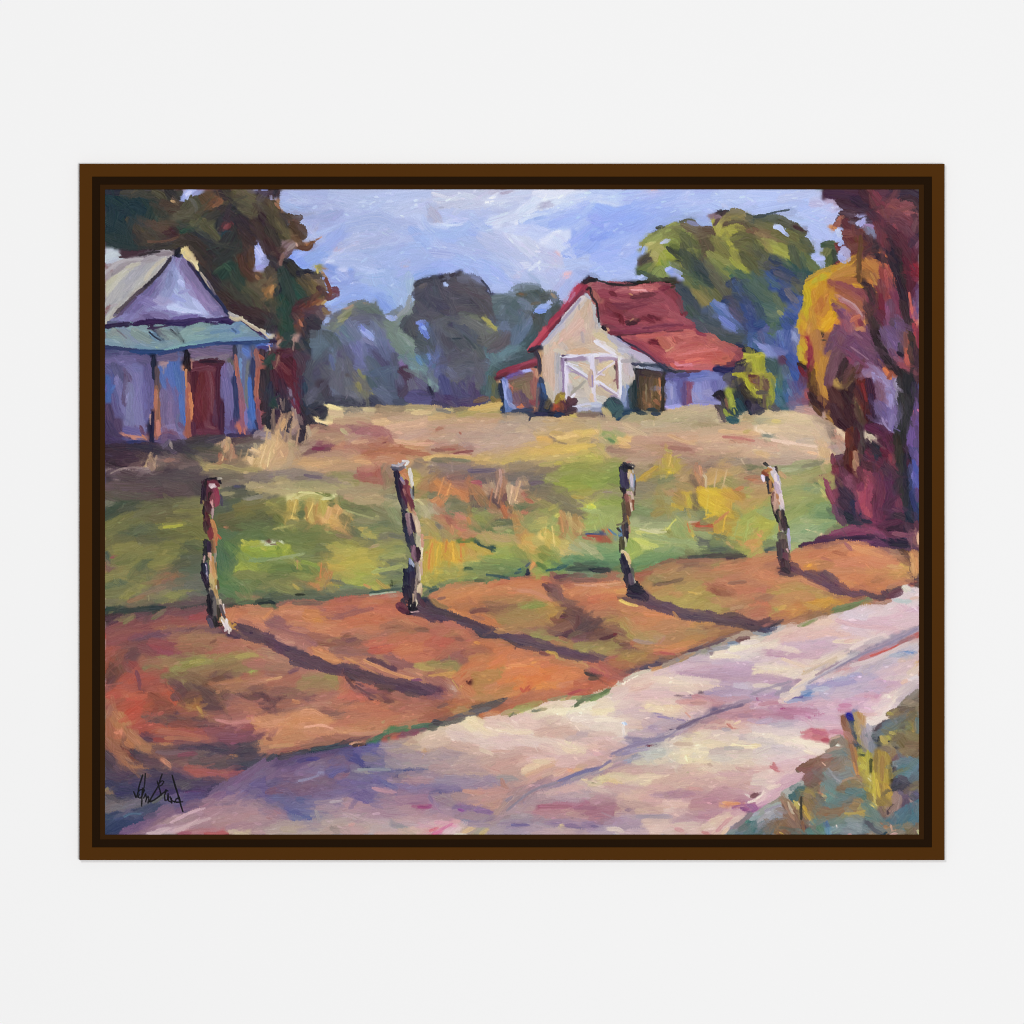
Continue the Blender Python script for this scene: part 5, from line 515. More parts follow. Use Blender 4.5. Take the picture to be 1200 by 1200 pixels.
e0c898 3.4 24 76 26 78 27 81;d8b478 2 25 77 27.6 80 28.6 84;242040 5 24 82 26 88 27 95;2c2c44 4 26 84 28 90;38344c 4 27 90 29 95;201c34 3 24 78 25 84;c8b490 .8 28 84 29 87;5c6050 2 30 88 31 94;b8b8a0 1.4 30 93 31.4 95
@bank
985c4c 5 40 90 50 86 62 83;b06c48 5 46 90 60 86;8c5c50 3 62 83 74 82 86 82;785450 4 66 86 80 84;a87858 4 80 83 94 82;90804c 4 88 86 96 84;b87850 5 96 84 110 82;bc7050 5 108 83 119 82;b08058 6 50 92 62 88;a8845c 6 60 92 74 89;a07050 5 72 90 86 88;c07c54 5 88 90 102 88;b47050 5 100 90 114 87;c47850 6 110 92 119 90;9c7448 5 42 94 54 93;7c6450 4 44 94 50 95;9c5040 3 34 92 44 90;9c5c48 5 8 94 20 92
T 880 520
@f
c8b4a4 6 4 4 14 6;d8b480 3.4 4 6 12 8;c8b09c 6 20 3 34 4;b8a49c 6 16 8 30 8 44 7;d4bca4 5 34 3 46 4;c4a8a0 6 30 10 44 9;b09890 5 14 13 28 12 40 12;a49088 5 2 14 10 13;e0bc98 2 40 6 46 7;d8b484 7 50 3 51 8 52 14;c8a87c 4 54 6 54 12;a09498 6 60 6 64 4;988c94 5 58 8 62 10
88946c 3 30 14 42 12;6c7c64 3 36 16 50 13;789068 5 12 18 24 17;7c9468 5 26 18 40 16;98b48c 3 22 19 32 18;607850 4 42 14 50 12;8c9458 6 38 22 50 18 56 16;80905c 6 20 22 34 21;a89c6c 5 24 25 40 23;9c9450 6 44 26 56 24;8c8c58 6 48 32 56 30;547050 4 44 26 48 28;3c604c 2 44 27 47 28;b4b05c 3.4 48 26 51 30;b8b86c 2 49 32 52 36
b08c6c 4 2 20 10 20;a8785c 4 2 24 10 24;b8806c 3 2 27 10 27;b0946c 5 2 30 10 31;c49474 3 20 20 24 24;a0a078 5 22 30 36 28;8c985c 6 24 34 38 33 52 32;94a060 6 28 30 44 29;a4a060 5 22 27 34 26;80986c 5 34 30 48 31;709470 5 38 32 48 32;b49460 5 2 36 8 36;a88058 4 4 34 12 33
a8984c 5 2 42 6 40;c0a04c 4 3 44 5 48;a8a454 6 4 48 8 50;8c9c50 5 10 42 14 40;7c9c6c 6 8 46 14 44;84a070 6 6 48 16 50;88985c 7 26 44 36 42 46 38;7c944c 7 28 48 40 44 52 40;98a45c 6 24 40 34 38;708c54 5 42 44 50 46;648860 6 48 48 56 46;5c845c 6 44 50 54 50;78a06c 6 50 44 58 46;3c5c4c 4 54 46 60 50;4c7458 5 56 52 62 52
8ca45c 7 26 54 36 52;84a464 7 28 58 40 52;a0b07c 4 36 54 44 56;b0bc8c 4 38 54 44 58;90a86c 6 46 56 56 56;80a478 6 32 60 46 60;94b084 5 28 62 42 62;6c9c74 5 36 62 52 60;a0b490 4 30 66 44 64;84a478 6 30 68 44 66;a8bc94 3 34 68 46 68;78986c 5 50 58 60 58;b4845c 1.6 62 56 63 55.4;7c7c60 5 56 62 62 60;5c744c 4 60 58 66 58;d8cca0 1 38 60 46 62
a0ac3c 7 3 54 8 56;a8b440 7 6 60 12 58;b0b444 6 4 66 10 64;c8a050 4 7 62 9 66;d89460 2.4 5 64 7 65;8ca044 6 10 66 14 62;c89c4c 5 2 70 8 70;d89448 4 2 74 6 73;a4b04c 5 4 78 7 76;d8985c 4 1 74 4 75;84a868 5 14 64 18 62;90b080 4 16 66 20 68;5c7460 5 12 70 18 71;485c5c 3.4 10 74 18 74;405058 2.4 10 75 16 73;6c8c60 5 10 72 14 70
a8b478 5 30 72 36 72;8cb07c 4 28 74 34 71;9cac74 4 28 72 32 74
@rt
3c2430 8 60 14 68 12;5c3448 7 60 10 66 10;6c3044 7 60 18 62 22;5c3444 7 64 18 66 24;843c50 4 57 8 58 14;7c3448 5 58 16 60 20;4c2c3c 8 62 26 66 30;6c3850 5 66 26 70 32;8c5068 4 67 24 69 32;38283c 8 64 32 70 38;2c2438 8 66 40 70 46;28243c 8 68 48 72 52;20243c 7 72 42 76 50;1c2434 7 64 50 72 54;843c50 4 53 30 56 38 60 44;98485c 3.4 52 26 55 34 58 40;7c3c50 4 58 34 60 42;60384c 5 60 44 63 48;7c4860 5 58 44 60 50;8c4c5c 1.4 51 24 53 28;3c2c3c 6 62 40 66 44;5c4050 6 61 48 65 56
441c18 6 68 4 68 10 67 16;4c1c18 6 72 4 72 10;5c2418 3 70 6 70 16;3c0c18 5 68 16 72 19;c09070 4 73 6 74 14 74 18;b08468 3 72 12 73 18;34282c 4 78 3 78 12 78 20;48283c 8 80 10 86 14;5c2c40 7 82 6 90 12;6c2c3c 5 82 6 86 8;702c40 7 86 16 94 22;602838 7 76 18 80 24;a84c5c 5 80 18 84 20;98485c 6 82 14 84 20;8c3c50 6 80 28 82 20;5c2c3c 6 76 24 78 28;b05c68 4 80 24 82 30 83 38
a85464 5 75 34 77 38;ac4c60 6 78 36 80 44 80 50;a8485c 7 78 44 82 40 83 32;b05060 6 82 44 83 52;98405c 6 84 28 84 38 84 46;7c3450 5 78 28 76 32;84405c 4 74 42 76 48
5c3048 7 88 20 90 30;54283c 7 88 36 88 46;70304c 7 90 28 92 40 92 50;58284c 7 96 26 98 34 96 44;4c2840 7 94 48 98 40;482c3c 7 96 14 102 22;5c2c48 7 90 48 90 56;782c54 5 84 54 92 56;6c2c4c 5 88 42 88 54;502c40 6 100 30 102 36;34202c 6 78 14 88 18;442840 6 92 18 98 22;743c48 4 96 6 98 12 99 14;8c3c44 3 97 8 98 12;5c1c34 6 92 4 96 8;20242c 4 86 4 89 8;1c2838 4 88 3 88 10
2c2c38 7 102 34 104 26;28282c 7 104 14 106 22;34302c 6 104 3 104 12;242824 7 106 30 108 42;743850 5 103 38 104 44 105 48;5c304c 5 101 46 106 48;3c2c3c 6 102 50 108 52;141824 6 110 8 110 20 110 32;101828 6 111 30 112 42;182438 6 112 44 113 52;1c2838 7 110 50 114 56;34202c 4 108 3 111 6;4c1c34 5 110 12 112 18
4c4878 5 114 4 117 6;5c4c84 5 112 3 116 10;6460b4 5 112 16 115 24 116 32;7c78cc 4 112 20 113 28;5860a8 4 115 24 117 30;4c54a8 3 114 12 116 20;485ca8 3 112 26 114 34;304470 4 114 36 116 42;2c3c64 4 115 44 117 52;604878 4 116 32 117 40;7c60a0 4 116 6 117 14;283468 3 112 34 115 46;24345c 4 116 52 117 56
3c2038 5 94 56 104 56;2c1828 5 96 60 108 60;5c2840 4 90 58 104 54;48283c 5 106 58 116 58;2c2030 5 110 64 108 58
843c58 5 72 58 78 58 84 60;98486c 5 74 62 84 62;8c4464 5 56 64 66 61 76 58;7c3c5c 5 60 66 72 64 86 62;904c6c 4 84 60 90 64 96 66;1c2430 3 78 54 84 55;28303c 3 70 55 78 56;5c2c50 5 46 68 54 67 66 67;4c2848 3 36 71 44 70 54 68;40244c 4 50 69 60 70;34243c 3 34 72 44 71;4c3048 4 56 68 70 67;2c1c38 3 60 68 74 66 86 66;241c34 4 82 64 90 68 102 70;1c1c30 5 94 68 104 68 112 70;2c2838 5 98 72 108 73 112 74;6c3c60 5 74 70 84 68 92 70;5c3458 5 86 70 96 73;7c4c70 4 68 69 80 70;4c3448 5 92 74 104 75;743c5c 5 96 64 108 64;a078a0 3 110 65 112 68;8c5060 3 100 63 108 64;7c4c58 6 112 62 114 72;8c5c60 5 115 66 117 72;e0b090 2 117.4 63 117.6 70;643444 5 116 56 117 60;5c3450 4 113 74 117 74
@bank
a86050 5 38 74 50 72;bc7450 5 30 77 42 75;c87c54 6 28 80 40 78 50 76;8c5c54 4 46 72 60 70 70 70;a46c54 5 54 72 66 70;cc8454 5 56 74 68 72 80 71;d88c58 5 70 72 80 74 90 77;e09864 3.4 72 72 82 76 92 79;8c4c6c 3 66 70 70 74;c87c60 5 84 76 94 80 104 82;b87464 5 88 74 98 76;a87c64 4 98 76 106 78;c88054 5 30 84 42 82 54 80;c07048 6 42 80 56 77;c87850 6 58 78 70 78;d88450 5 72 78 82 80;cc7c5c 6 78 82 90 84 102 86;c87858 6 66 86 80 88;d08460 5 60 84 74 82;b06850 2 50 80 56 82;a85c44 3 58 76 66 78;c88058 6 56 90 70 90 84 92;b8744c 5 46 86 56 84
e09030 5 39 87 44 86;e89c34 2.4 40 86 42 85;d88838 3.4 38 90 44 89;5c3c28 .8 40 89 43 90;d08050 5 34 88 38 92;c88454 5 92 88 104 88;d08c58 5 84 90 96 93;d8a068 3 96 86 106 87;d0904c 6 102 90 110 90;c8a850 4 104 86 112 85;b49454 5 104 94 113 94;c49048 4 100 92 110 90;2c1c1c 5 107 77 111 80;4c2c28 3 108 76 113 79;e0985c 3.4 113 78 114.6 86 115.6 94;cc8858 4 114 76 117 78;3c2c34 2.4 112 83 113 92;5c4450 4 112 92 117 94;dca468 3 113 84 113.6 90;885044 4 104 80 110 84
b88058 4 4 80 12 79;c07850 5 2 84 12 82;b87450 5 8 82 18 78;a87058 4 14 76 20 76;bc7854 6 4 90 14 88;a46454 4 12 86 20 84;c47c58 5 6 94 18 93;cc7c54 6 2 92 8 95;b06850 5 12 90 20 90
@shadow
4c3048 5 28 84 32 87;3c2838 4 20 90 28 92;5c3450 5 30 88 36 91;604058 5 40 92 48 94;5c3854 4 36 91 44 90;5c3c58 5 52 93 57 95;70485c 3 56 92 58 94
@post
28242c 2 10 13.6 12 16;3c2c30 2 17 17 18 20;e0d0d4 3 13 17 15 20;d8c8d4 4 15 19 18 26 19 32;e8d8dc 2.4 17 22 19 30 20 36;b8a0b8 3 17 28 20 36;a8a0c8 1.4 18.4 22 19 26;c8a050 1.6 12 17 13 22 15 26;cc9440 1.4 14 24 15.6 29 13.6 34;9c5430 3 9 20 13 18;c87840 1.6 10 19 14 18;8c3c2c 2.4 8 20.6 12 22;7c4020 1.2 8 19.6 10 21.6;c8b8e0 3 8 23 8.6 25;f0e4ec 1.6 8 23 9 26
282834 3 11 24 13 30;303038 3 12 26 14 30;1c1c28 2.4 12 30 13 34;c87c48 1.6 13.4 26 13.6 33;342824 1.2 14 37 15 44 16.4 50
d8b0a8 4 17 34 18 40;b87c50 2.4 18 36 20 42;a86840 2 17.6 37 20 36.6;d0a090 3 16 36 16 42;cc9884 3 18 40 17 46;e4d0d4 2.4 20.6 36 22 44;c4b8c4 2.4 21 42 22.4 48;a07c70 3 16.6 42 18 48;7c5048 1.6 15.4 34 15 40
241c24 3.4 19 48 20 54;30282c 3 22 48 24 56;8c6858 2 20 48 21.6 54;402c34 3 22 54 22.8 60;6c5458 2 20 56 21 61;1c1820 1.6 17 50 19 55;382c34 4 23 56 24 62;c88450 1 19.6 58 20 64;18141c 1.4 25 56 26.4 60;ac9c9c 1.4 22 60 22 63
5c5048 5 21 64 22 68;6c5c50 5 23 66 23 72;4c3c3c 6 22 70 22 76;5c4848 5 24 72 25 80;442c40 5 21 76 21 82;6c4050 4 24 78 24 86;3c2430 4 22 82 23 88;543c3c 4 25 84 26 90;b0a8d0 1.8 26 60 26.6 68;a8a0c0 1.2 26.6 68 27 74;48383c 3 19.4 70 20 80;d0a0a0 1 25 74 26 76;3c2834 3 23 88 26 90
T 120 670
@f
787c48 8 6 4 14 4;8c8c4c 7 16 3 26 5;5c6c50 7 6 10 14 8;3c5c54 4 10 7 14 8;74784c 8 6 16 14 14 22 10;8c9048 7 14 18 22 14 30 10;606848 6 24 4 36 2;7c8048 6 30 3 40 3;546450 6 34 6 36 12;8c6450 7 36 8 42 6;9c6850 6 44 3 48 5 52 7;a07458 5 40 10 43 10;7c6058 6 46 8 54 8;5c6858 7 56 6 64 6;5c6460 6 58 10 68 10;706c68 6 30 14 42 12 56 10;8c7068 3 24 18 34 14 44 11;5c6860 5 52 12 60 13;98684c 3 18 21 24 19 30 17;6c7050 6 24 20 34 18;7c7c4c 6 30 16 36 18;707850 5 42 18 52 17;88904c 5 44 17 54 15.6 65 15;7c8448 4 56 18 66 17;5c6c58 5 58 19 70 19;4c5c64 5 64 14 72 14;6c6468 5 62 16 72 18;70705c 5 4 22 16 21;848450 4 44 22 49 21;607058 4 36 20 44 20;6c6058 4 20 22 34 21
4c3c4c 4 42 24 54 23 66 22;5c4054 4 56 22 66 20 74 19;2c2c3c 3 56 26 66 25 74 23
183038 3 3 26.6 10 26;1c2c34 4 4 28 12 27.6;203038 3 12 27 24 27 36 26;1c2830 4 18 28 30 28 40 27;281c2c 3 3 31 8 30.6;24242c 3 3 34 8 32.6;24343c 2.4 34 25.6 44 25
4c7448 8 84 3 88 8;4c7c4c 7 84 10 90 14;4c7448 7 90 4 96 10 100 16;5c7044 6 96 3 110 8;70804c 6 100 8 112 12;7c8444 6 96 4 108 2 119 6;88904c 4 112 10 119 9;5c7848 6 90 18 100 18 108 16;507850 6 84 14 94 19;a07c5c 4 102 17.6 110 18.6;9c7058 2 104 17 110 17;4c6c4c 6 110 14 119 16;5c6458 4 84 16 86 18;28383c 3.4 108 21 116 20 119 19;1c242c 2 110 22 118 21.6;5c6c50 3 112 24 119 24;34343c 3 90 23 98 24 108 23;543c4c 4 86 22 92 20;4c5c48 3 96 22 106 21
@bank
3c2838 5 4 34 12 32;54384c 5 8 36 20 32 32 30;5c3c48 6 14 33 26 32;88844c 4 13 35 17 33 20 31;7c7c48 3.4 15 36 21 32;6c6c4c 3 35 33 40 30 44 27;74744c 2.4 40 28.6 44 26.6;6c3c4c 6 24 36 38 33 46 30;5c3848 5 44 28 56 28;6c4450 5 50 30 62 28 74 27;84444c 6 54 34 64 33 72 30;9c4048 5 64 33 70 32 74 34;98484c 5 60 36 72 36;7c444c 7 6 40 16 38 28 36;84484c 7 24 40 38 38 50 35;905048 6 38 38 50 36 60 36
a87048 4 38 41 50 40 60 40;b8784c 2.6 42 41.6 54 40.4 58 40;a46448 5 56 40 68 39 74 38;94504c 7 6 46 18 44 30 42;88484c 6 8 50 18 48 28 45;70445c 5 22 46 34 44 46 43;60405c 5 32 46 46 43 60 42;5c4054 5 56 43 68 41 78 40;543c54 4 24 48 36 47;684c5c 4 72 42 84 40;7c4c4c 6 12 54 24 52 34 50;783c48 6 26 52 36 54;98384c 5 34 51 42 54 48 57;8c3c58 5 42 54 50 58 60 58;84404c 4 40 50 50 52;a04c48 5 34 48 42 49
9c6450 7 50 46 62 46 74 45;987050 7 60 48 72 47 84 46;a07454 6 68 50 80 48;94604c 7 56 52 68 52 78 52;9c8050 5 66 54 76 53;784c40 2 76 50 80 48;8c4c4c 5 58 56 72 55;a86450 6 82 48 90 50;a86858 6 84 54 96 53 106 52;b07060 6 96 52 108 54;a05850 6 76 58 88 56 100 55;904c40 2 102 52 106 56
88804c 6 36 63 48 62 60 60;8c8848 5 60 62 72 61 84 60;909048 5 82 61 94 59 106 58;a4a44c 3 94 60 104 58 109 59;949848 4 52 66 64 64 76 63;80843c 3 56 67 64 64 65 61;a0a448 3 62 64 72 62;8c904c 4 50 69 56 68;a07454 6 38 64 50 64;98604c 6 28 64 38 62;74784c 5 30 67 40 69;987858 6 62 70 74 68;8c6c48 6 70 72 82 69 94 66;7c6844 5 80 66 92 63;8c7c50 5 88 70 98 68 106 67;9ca450 1.6 105 71 108 72;9c6454 5 102 64 114 62;a4645c 6 106 66 119 64;b47060 4 110 58 119 60
a45040 5 4 56 10 54;a05044 5 3 62 6 58;94442c 4 3 70 5 62;8c5040 6 8 60 14 58;644034 6 6 66 10 70;503434 6 6 72 10 66;70503c 6 12 62 14 68;4c3038 5 6 78 9 74;5c4048 6 16 62 20 58;543c44 5 18 58 22 56;84484c 5 16 66 20 70;8c4044 5 22 66 26 70;5c3848 3 24 70 26 78 26 82;44303c 2 27 76 27 83;b04c3c 6 12 78 18 74;bc5440 6 20 76 24 72;b44c40 6 30 72 34 72;a44c44 7 28 76 36 76;b85444 6 12 84 20 82;a85048 7 20 82 32 80;b05c4c 6 34 84 42 80;a05448 6 36 70 42 70;a45850 1.4 3 80 14 78;9c4840 6 36 78 44 78;b45040 6 4 86 10 86;c46c50 4 16 86 20 87;c04838 6 18 92 24 90;b84434 6 22 95 28 92;944c3c 5 8 94 14 92;c45c44 6 24 88 30 88;b04c38 6 44 88 50 86 52 90;c45038 4 46 84 50 90 54 94;8c4834 7 36 88 44 92;7c4438 6 36 94 46 94;984c3c 6 30 92 34 90
7c6c4c 6 44 76 54 75;706444 5 46 74 54 72;8c8050 5 56 76 60 80;7c5c44 6 62 78 70 76;7c5c40 6 56 72 66 74;5c3c44 6 80 74 88 72;644034 5 74 78 84 75;5c4048 7 54 80 50 78;503840 8 54 86 58 84;4c3c44 7 66 82 60 80;70483c 6 62 88 68 86;8c5c34 5 60 92 68 92;a8682c 3.4 64 95 68 94;5c4438 6 58 93 62 90
4c3440 8 72 84 78 88;483440 8 74 92 84 90;54403c 6 80 84 90 84;60444c 6 86 86 98 84;705058 5 84 82 96 81 106 82;b07048 4 76 79 84 82 90 80;bc784c 5 80 80 90 79 100 77;c08058 4 82 84 90 83 102 81;b4744c 4 94 78 104 76 112 76;a87058 5 100 80 112 78;c87860 4 106 76 119 75;bc7458 6 110 82 119 80;704c44 6 104 84 114 83;a0584c 5 100 74 112 73
3c2838 4 110 86 116 88 119 89;40283c 5 110 90 119 90;c8905c 3 117 84 119 86;905c58 8 90 90 100 90;84545c 6 90 94 102 94;a06054 5 102 92 112 92;b06c54 6 98 95 110 95;5c3c40 5 100 88 108 87;543c38 6 82 90 86 86
c07048 5 88 28 96 26;cc7c50 5 90 31 98 34;c8784c 5 88 34 92 28;d48c50 4 92 38 94 40;b86c48 5 100 26 110 28;b47850 6 108 28 116 29;c47c54 4 104 25 114 26;cc8458 4 108 32 114 33;cc8454 2 113 33 119 27;c47854 6 98 34 106 36 114 38;d08460 5 106 36 116 37;a06058 5 96 36 108 40;a8685c 5 112 42 119 44;c8786c 4 112 41 118 44;843c48 5 84 38 88 40
a45c50 6 86 54 96 50;b87454 6 100 50 110 50 118 56;a86858 6 110 60 119 58
@shadow
3c2c44 5 93 38 102 40 112 43;44304c 6 90 43 100 45 112 48;483450 6 104 46 112 48 119 50;342844 4 96 38 106 40;4c3850 5 108 44 119 47;54384c 4 84 41 92 43;443048 3.4 112 48 119 52
@post
24182c 3 70 1 72 5 74 10;c8a868 2.6 76 2 77 8 78 13;d0b070 3 79 2 79 10;b08040 2 80 6 80 12;2c2440 2 73 4 75 12;a89cb4 .8 72.6 1 74 8;5c4830 1.4 81 6 81.6 12
c8b8b0 1.4 76 14 78 12;18141c 4 75 10 75.6 14;b49c88 2 76 12 77 16;403c44 3 77 14 78 20;b08850 2.4 79 12 80.6 17;d8c4b8 1 80 10 80 12
10101c 4 75 18 76 24 76 30;141420 4 76 22 77 30;1c1c24 3 78 18 78 30 78.6 37;68605c 2.4 79 18 79 28 79 34;c4a070 2 80 16 82 24 82 31;8c7c6c 2.4 81 20 82 30;3c3830 1.6 81 24 81.4 34;1c1818 2 82 26 82.6 34;ccb898 1.4 82.6 20 84 26 84.6 30;50444c 2 83 24 85 30 86 33;e0d4d0 1 85 23 86 29;3c3444 4 75 32 77 36;242028 3 79 32 80 38;54485c 3 75 34 77 38;c8a060 2 83 33 84 37;ccb89c 2 84 32 85 34 86 36
d0a860 1.4 86 33 88 36 91 39;e8dcd8 2.4 87 34 88 38 90 40;d8cccc 1.8 85.6 36 87 39 86.6 41;b8843c 1.4 89 35 91 39 93 40;e8e0d8 1 88.8 40 88.8 43;1c141c 2.4 80 37 83 37;f0e0e0 1 84 34 86 38;c88838 1.4 92 38 93.4 36.6
T 310 670
@f
5c7048 7 4 4 14 3;80884c 6 8 8 18 10;6c7850 7 14 5 26 4;84844c 6 20 12 14 14;747c4c 6 4 10 12 14;98984c 4 18 8 22 12;546450 6 22 14 32 14;5c6c58 6 26 8 34 10;c87c48 3.4 33 8.6 38 10;c87c4c 3 37 9 38 12;ac8c44 6 42 4 46 6;b09448 6 40 10 48 12;c08048 3.4 43 1 44 4;a8a048 6 44 12 52 12;8c9444 5 52 8 50 12;546464 6 49 4 55 6;a8a848 5 50 2 58 2;9cac40 6 60 2 72 4;a4b448 5 58 6 70 8;90a444 7 66 10 76 8;98a844 5 74 6 84 8;b49448 3 79 6 84 10 88 12;c08c54 1.8 70 9 74 11;a89c4c 4 74 12 78 12;b4b44c 3 76 11 80 12;70845c 7 84 6 94 5;607468 6 90 12 97 10;5c6c68 5 84 2 94 2;20281c 1.2 89 6 90 8
8c9c4c 5 26 4 32 4;b0a04c 2 20 9 24 12;54645c 6 4 18 14 18;3c4c50 5 4 16 12 18;1c2c34 2 3 20 7 22;445454 6 12 20 24 18 32 17;48605c 5 20 19 34 18 44 17;405854 5 30 16 42 16;3c5054 3 36 19 48 18;4c6468 5 44 14 54 14;5c786c 4 54 12 64 12 74 13;4c5c5c 5 50 16 62 15 74 15;3c4450 3 62 17 74 16 82 16;385050 2 74 15 86 13 95 12;a8c0b0 1.2 74 16 84 15 92 14;5c6c50 4 8 25 14 24;485450 3.4 4 24 12 26;1c2420 1.6 22 16 28 16
98985c 5 113 4 118 2;b0b048 6 114 4 118 8;587464 4 112 12 118 11;a4a850 4 116 8 119 6;4c645c 3 112 15 119 12
@bank
904c4c 4 10 23 18 22 28 21;a45448 4 14 24 26 22 36 24;ac5c4c 5 32 22 42 24;54504c 3 20 22 30 22 40 22;a84c40 4 48 22 60 19 66 20;a0504c 4 52 19 62 18;b05c48 5 60 20 72 19 84 18;bc6c48 6 70 22 82 21;c0744c 5 72 20 84 20;b4604c 5 84 18 96 17;ac5c48 6 86 22 96 22;bc6850 5 44 24 56 22 66 22
c07850 6 4 30 14 27 24 26;c87c58 6 14 26 26 26 36 28;bc7050 5 4 27 6 30;cc8460 4 10 30 24 29 34 31;b46c50 5 14 32 26 34 34 36;c07c58 5 20 36 32 36;b87c5c 4 8 38 18 37;c87c40 6 32 30 38 30 42 34;c87c38 4 28 31 34 34 38 36;d08840 3 34 33 40 34;a06058 5 42 28 50 30 58 28;845058 4 46 31 58 28 68 27;8c5458 3 48 33 60 30 76 25.6;c0684c 6 46 26 60 25
c8704c 6 60 32 74 30 88 28;c06848 7 54 36 68 34 82 34;bc6048 6 76 26 90 27;c46c4c 6 80 32 92 31;bc6c50 6 84 36 96 34;c87850 6 44 38 56 37;c88058 6 32 40 44 42 54 43;cc8460 4 36 38 46 39;c47854 6 46 42 58 41;c07458 6 62 40 76 40 86 42
985c50 5 28 45 38 46 48 48;885448 4 34 46 44 47;a07050 5 44 50 54 48;845048 5 42 52 54 52 66 50;6c4448 4 56 48 66 48;78504c 5 50 50 62 51 68 48;a46854 5 56 44 70 43;a87054 4 64 46 76 47;a06850 4 70 50 82 49;5c3c48 3 58 49 64 47;7c4c40 3 40 51 50 51;744c3c 3 56 45 60 44
98644c 5 84 38 96 37;845444 4 86 40 98 40 108 39;7c5848 4 92 39 104 39;9c6c48 5 90 42 104 43;704c40 3 106 40 114 41;b07050 6 98 36 108 36;c88060 4 98 35 106 38;c47050 5 104 32 114 34 119 36;bc6c50 5 106 34 119 38;ac6450 6 100 46 112 46;985c58 4 84 44 92 41
885060 6 4 38 14 40 24 43;80545c 6 6 34 12 35;785060 5 4 36 10 38;7c505c 4 8 32 12 33;845460 5 12 40 24 44 34 50;9c6060 5 4 42 14 44 26 48;b47464 3 18 40 30 42;c48478 3.4 8 46 14 49 20 50;a87068 5 14 46 26 50 32 54
c8744c 6 32 54 42 58;cc7c50 5 36 54 46 58 54 61;d08854 4 34 56 44 60 52 63;c88468 2.4 42 53 52 58 60 62;7c5854 6 48 54 60 56 68 58;84585c 6 54 58 66 58 74 60;906050 5 62 54 74 54 86 52;b46c58 5 60 62 72 62;bc6850 6 74 50 86 50 96 47;b84c38 5 76 55 84 54 92 53;c85c40 4 84 54 94 52;c46c4c 6 92 50 104 48 114 46;c8704c 7 94 56 108 54 118 52;c06848 6 88 48 98 46;c06c50 6 96 62 108 60 119 58;cc6c50 5 74 50 84 48
c88850 1.4 56 60 68 66 80 72;cc8c5c 2 70 62 82 68 96 73 106 75;98605c 6 78 62 90 64;784c58 6 88 62 98 66 106 68;906064 4 86 60 98 64;a47858 4 80 60 86 64;a86c5c 5 72 66 84 70 96 76;a06464 4 66 66 78 72 90 76;b0a050 4 106 67 119 66;b4a850 3.4 110 68 119 68;c08858 5 104 72 119 73;b87860 5 100 70 114 72;c07c5c 6 108 78 119 78;ac6c5c 3 96 70 108 74;84486c 2 104 76 110 76
a8685c 6 2 54 10 56 16 60;b07860 6 4 60 14 62 24 66;98705c 6 2 66 12 68 20 66;98806c 4 2 58 8 60;905c5c 5 4 72 14 72;70485c 4 18 70 26 68 34 67;a86860 5 24 72 36 70 44 70;b47060 6 28 68 40 68;a46050 6 4 78 16 76 24 72;a87058 6 4 84 14 84;c48c64 1.6 2 76 12 74;8c8050 5 28 74 38 74 48 73;8c8c4c 5 44 74 52 75;907c50 5 26 79 38 78 50 79;847044 4 34 78 42 77;988c50 4 48 78 53 82;9c7c50 6 18 84 30 83 42 80;a86c58 6 8 80 18 80;a46854 5 26 86 40 86
bc6450 6 54 74 58 80;c0684c 7 54 84 60 80;c8705c 5 50 88 60 88;c46854 6 56 90 68 90;bc5c4c 6 62 84 70 88;b4645c 4 70 78 78 80;c07868 2.4 66 76 76 78;a46060 5 62 80 70 83;7c4454 5 72 84 80 86
704848 5 6 84 14 83;70504c 4 12 84 20 84 28 88;7c5454 5 16 88 28 88;704454 5 24 90 36 88;4c2c3c 4 2 88 8 91;54303c 4 4 90 6 93;8c5c54 6 14 94 24 93;c07c58 2 20 90 24 92;a86c60 5 28 94 40 93 48 91;a0645c 5 38 88 50 86;b87c6c 3 34 94 46 92;98584c 6 46 95 58 94;c45c3c 6 70 93 80 93;c05840 5 62 94 76 95;985c4c 5 78 88 92 89;5c3440 3.4 83 88 88 91;6c3c48 4 82 87 88 89;ac6454 6 94 86 106 88;a85c50 6 90 93 104 94;b46c5c 5 106 90 119 92;905c50 4 94 86 102 87
@shadow
3c284c 7 2 46 8 49 14 53;342444 6 2 49 10 54;3c2c50 6 10 52 18 58 26 62;402c50 7 16 58 26 62 36 66;4c3c50 5 18 56 28 58;44304c 6 26 60 36 64 46 69;3c2c44 6 36 62 44 66;342c48 5 20 63 30 66 38 66;402c4c 6 42 68 54 68 64 69;3c2844 7 44 69 56 70;4c3450 4 52 66 64 66;3c2440 4 74 62 80 63 86 65;442848 3 80 63 88 67;5c3850 2 86 66 90 69
342c40 7 58 71 66 74 74 76;3c2c44 6 62 70 74 73 84 76;3c2844 6 74 72 86 76 96 79;40304c 6 82 76 94 80 104 82;44304c 6 94 77 106 80 118 83;3c2c48 6 96 82 106 84 116 83;4c3454 4 104 77 112 80 119 82;443448 4 78 78 90 80;54403c 3.4 80 80 90 80;443448 4 100 85 108 88;50385c 3 110 80 119 84;442c34 2.4 57 73 60 78 64 82;5c3c4c 2 64 80 70 84 78 88
@post
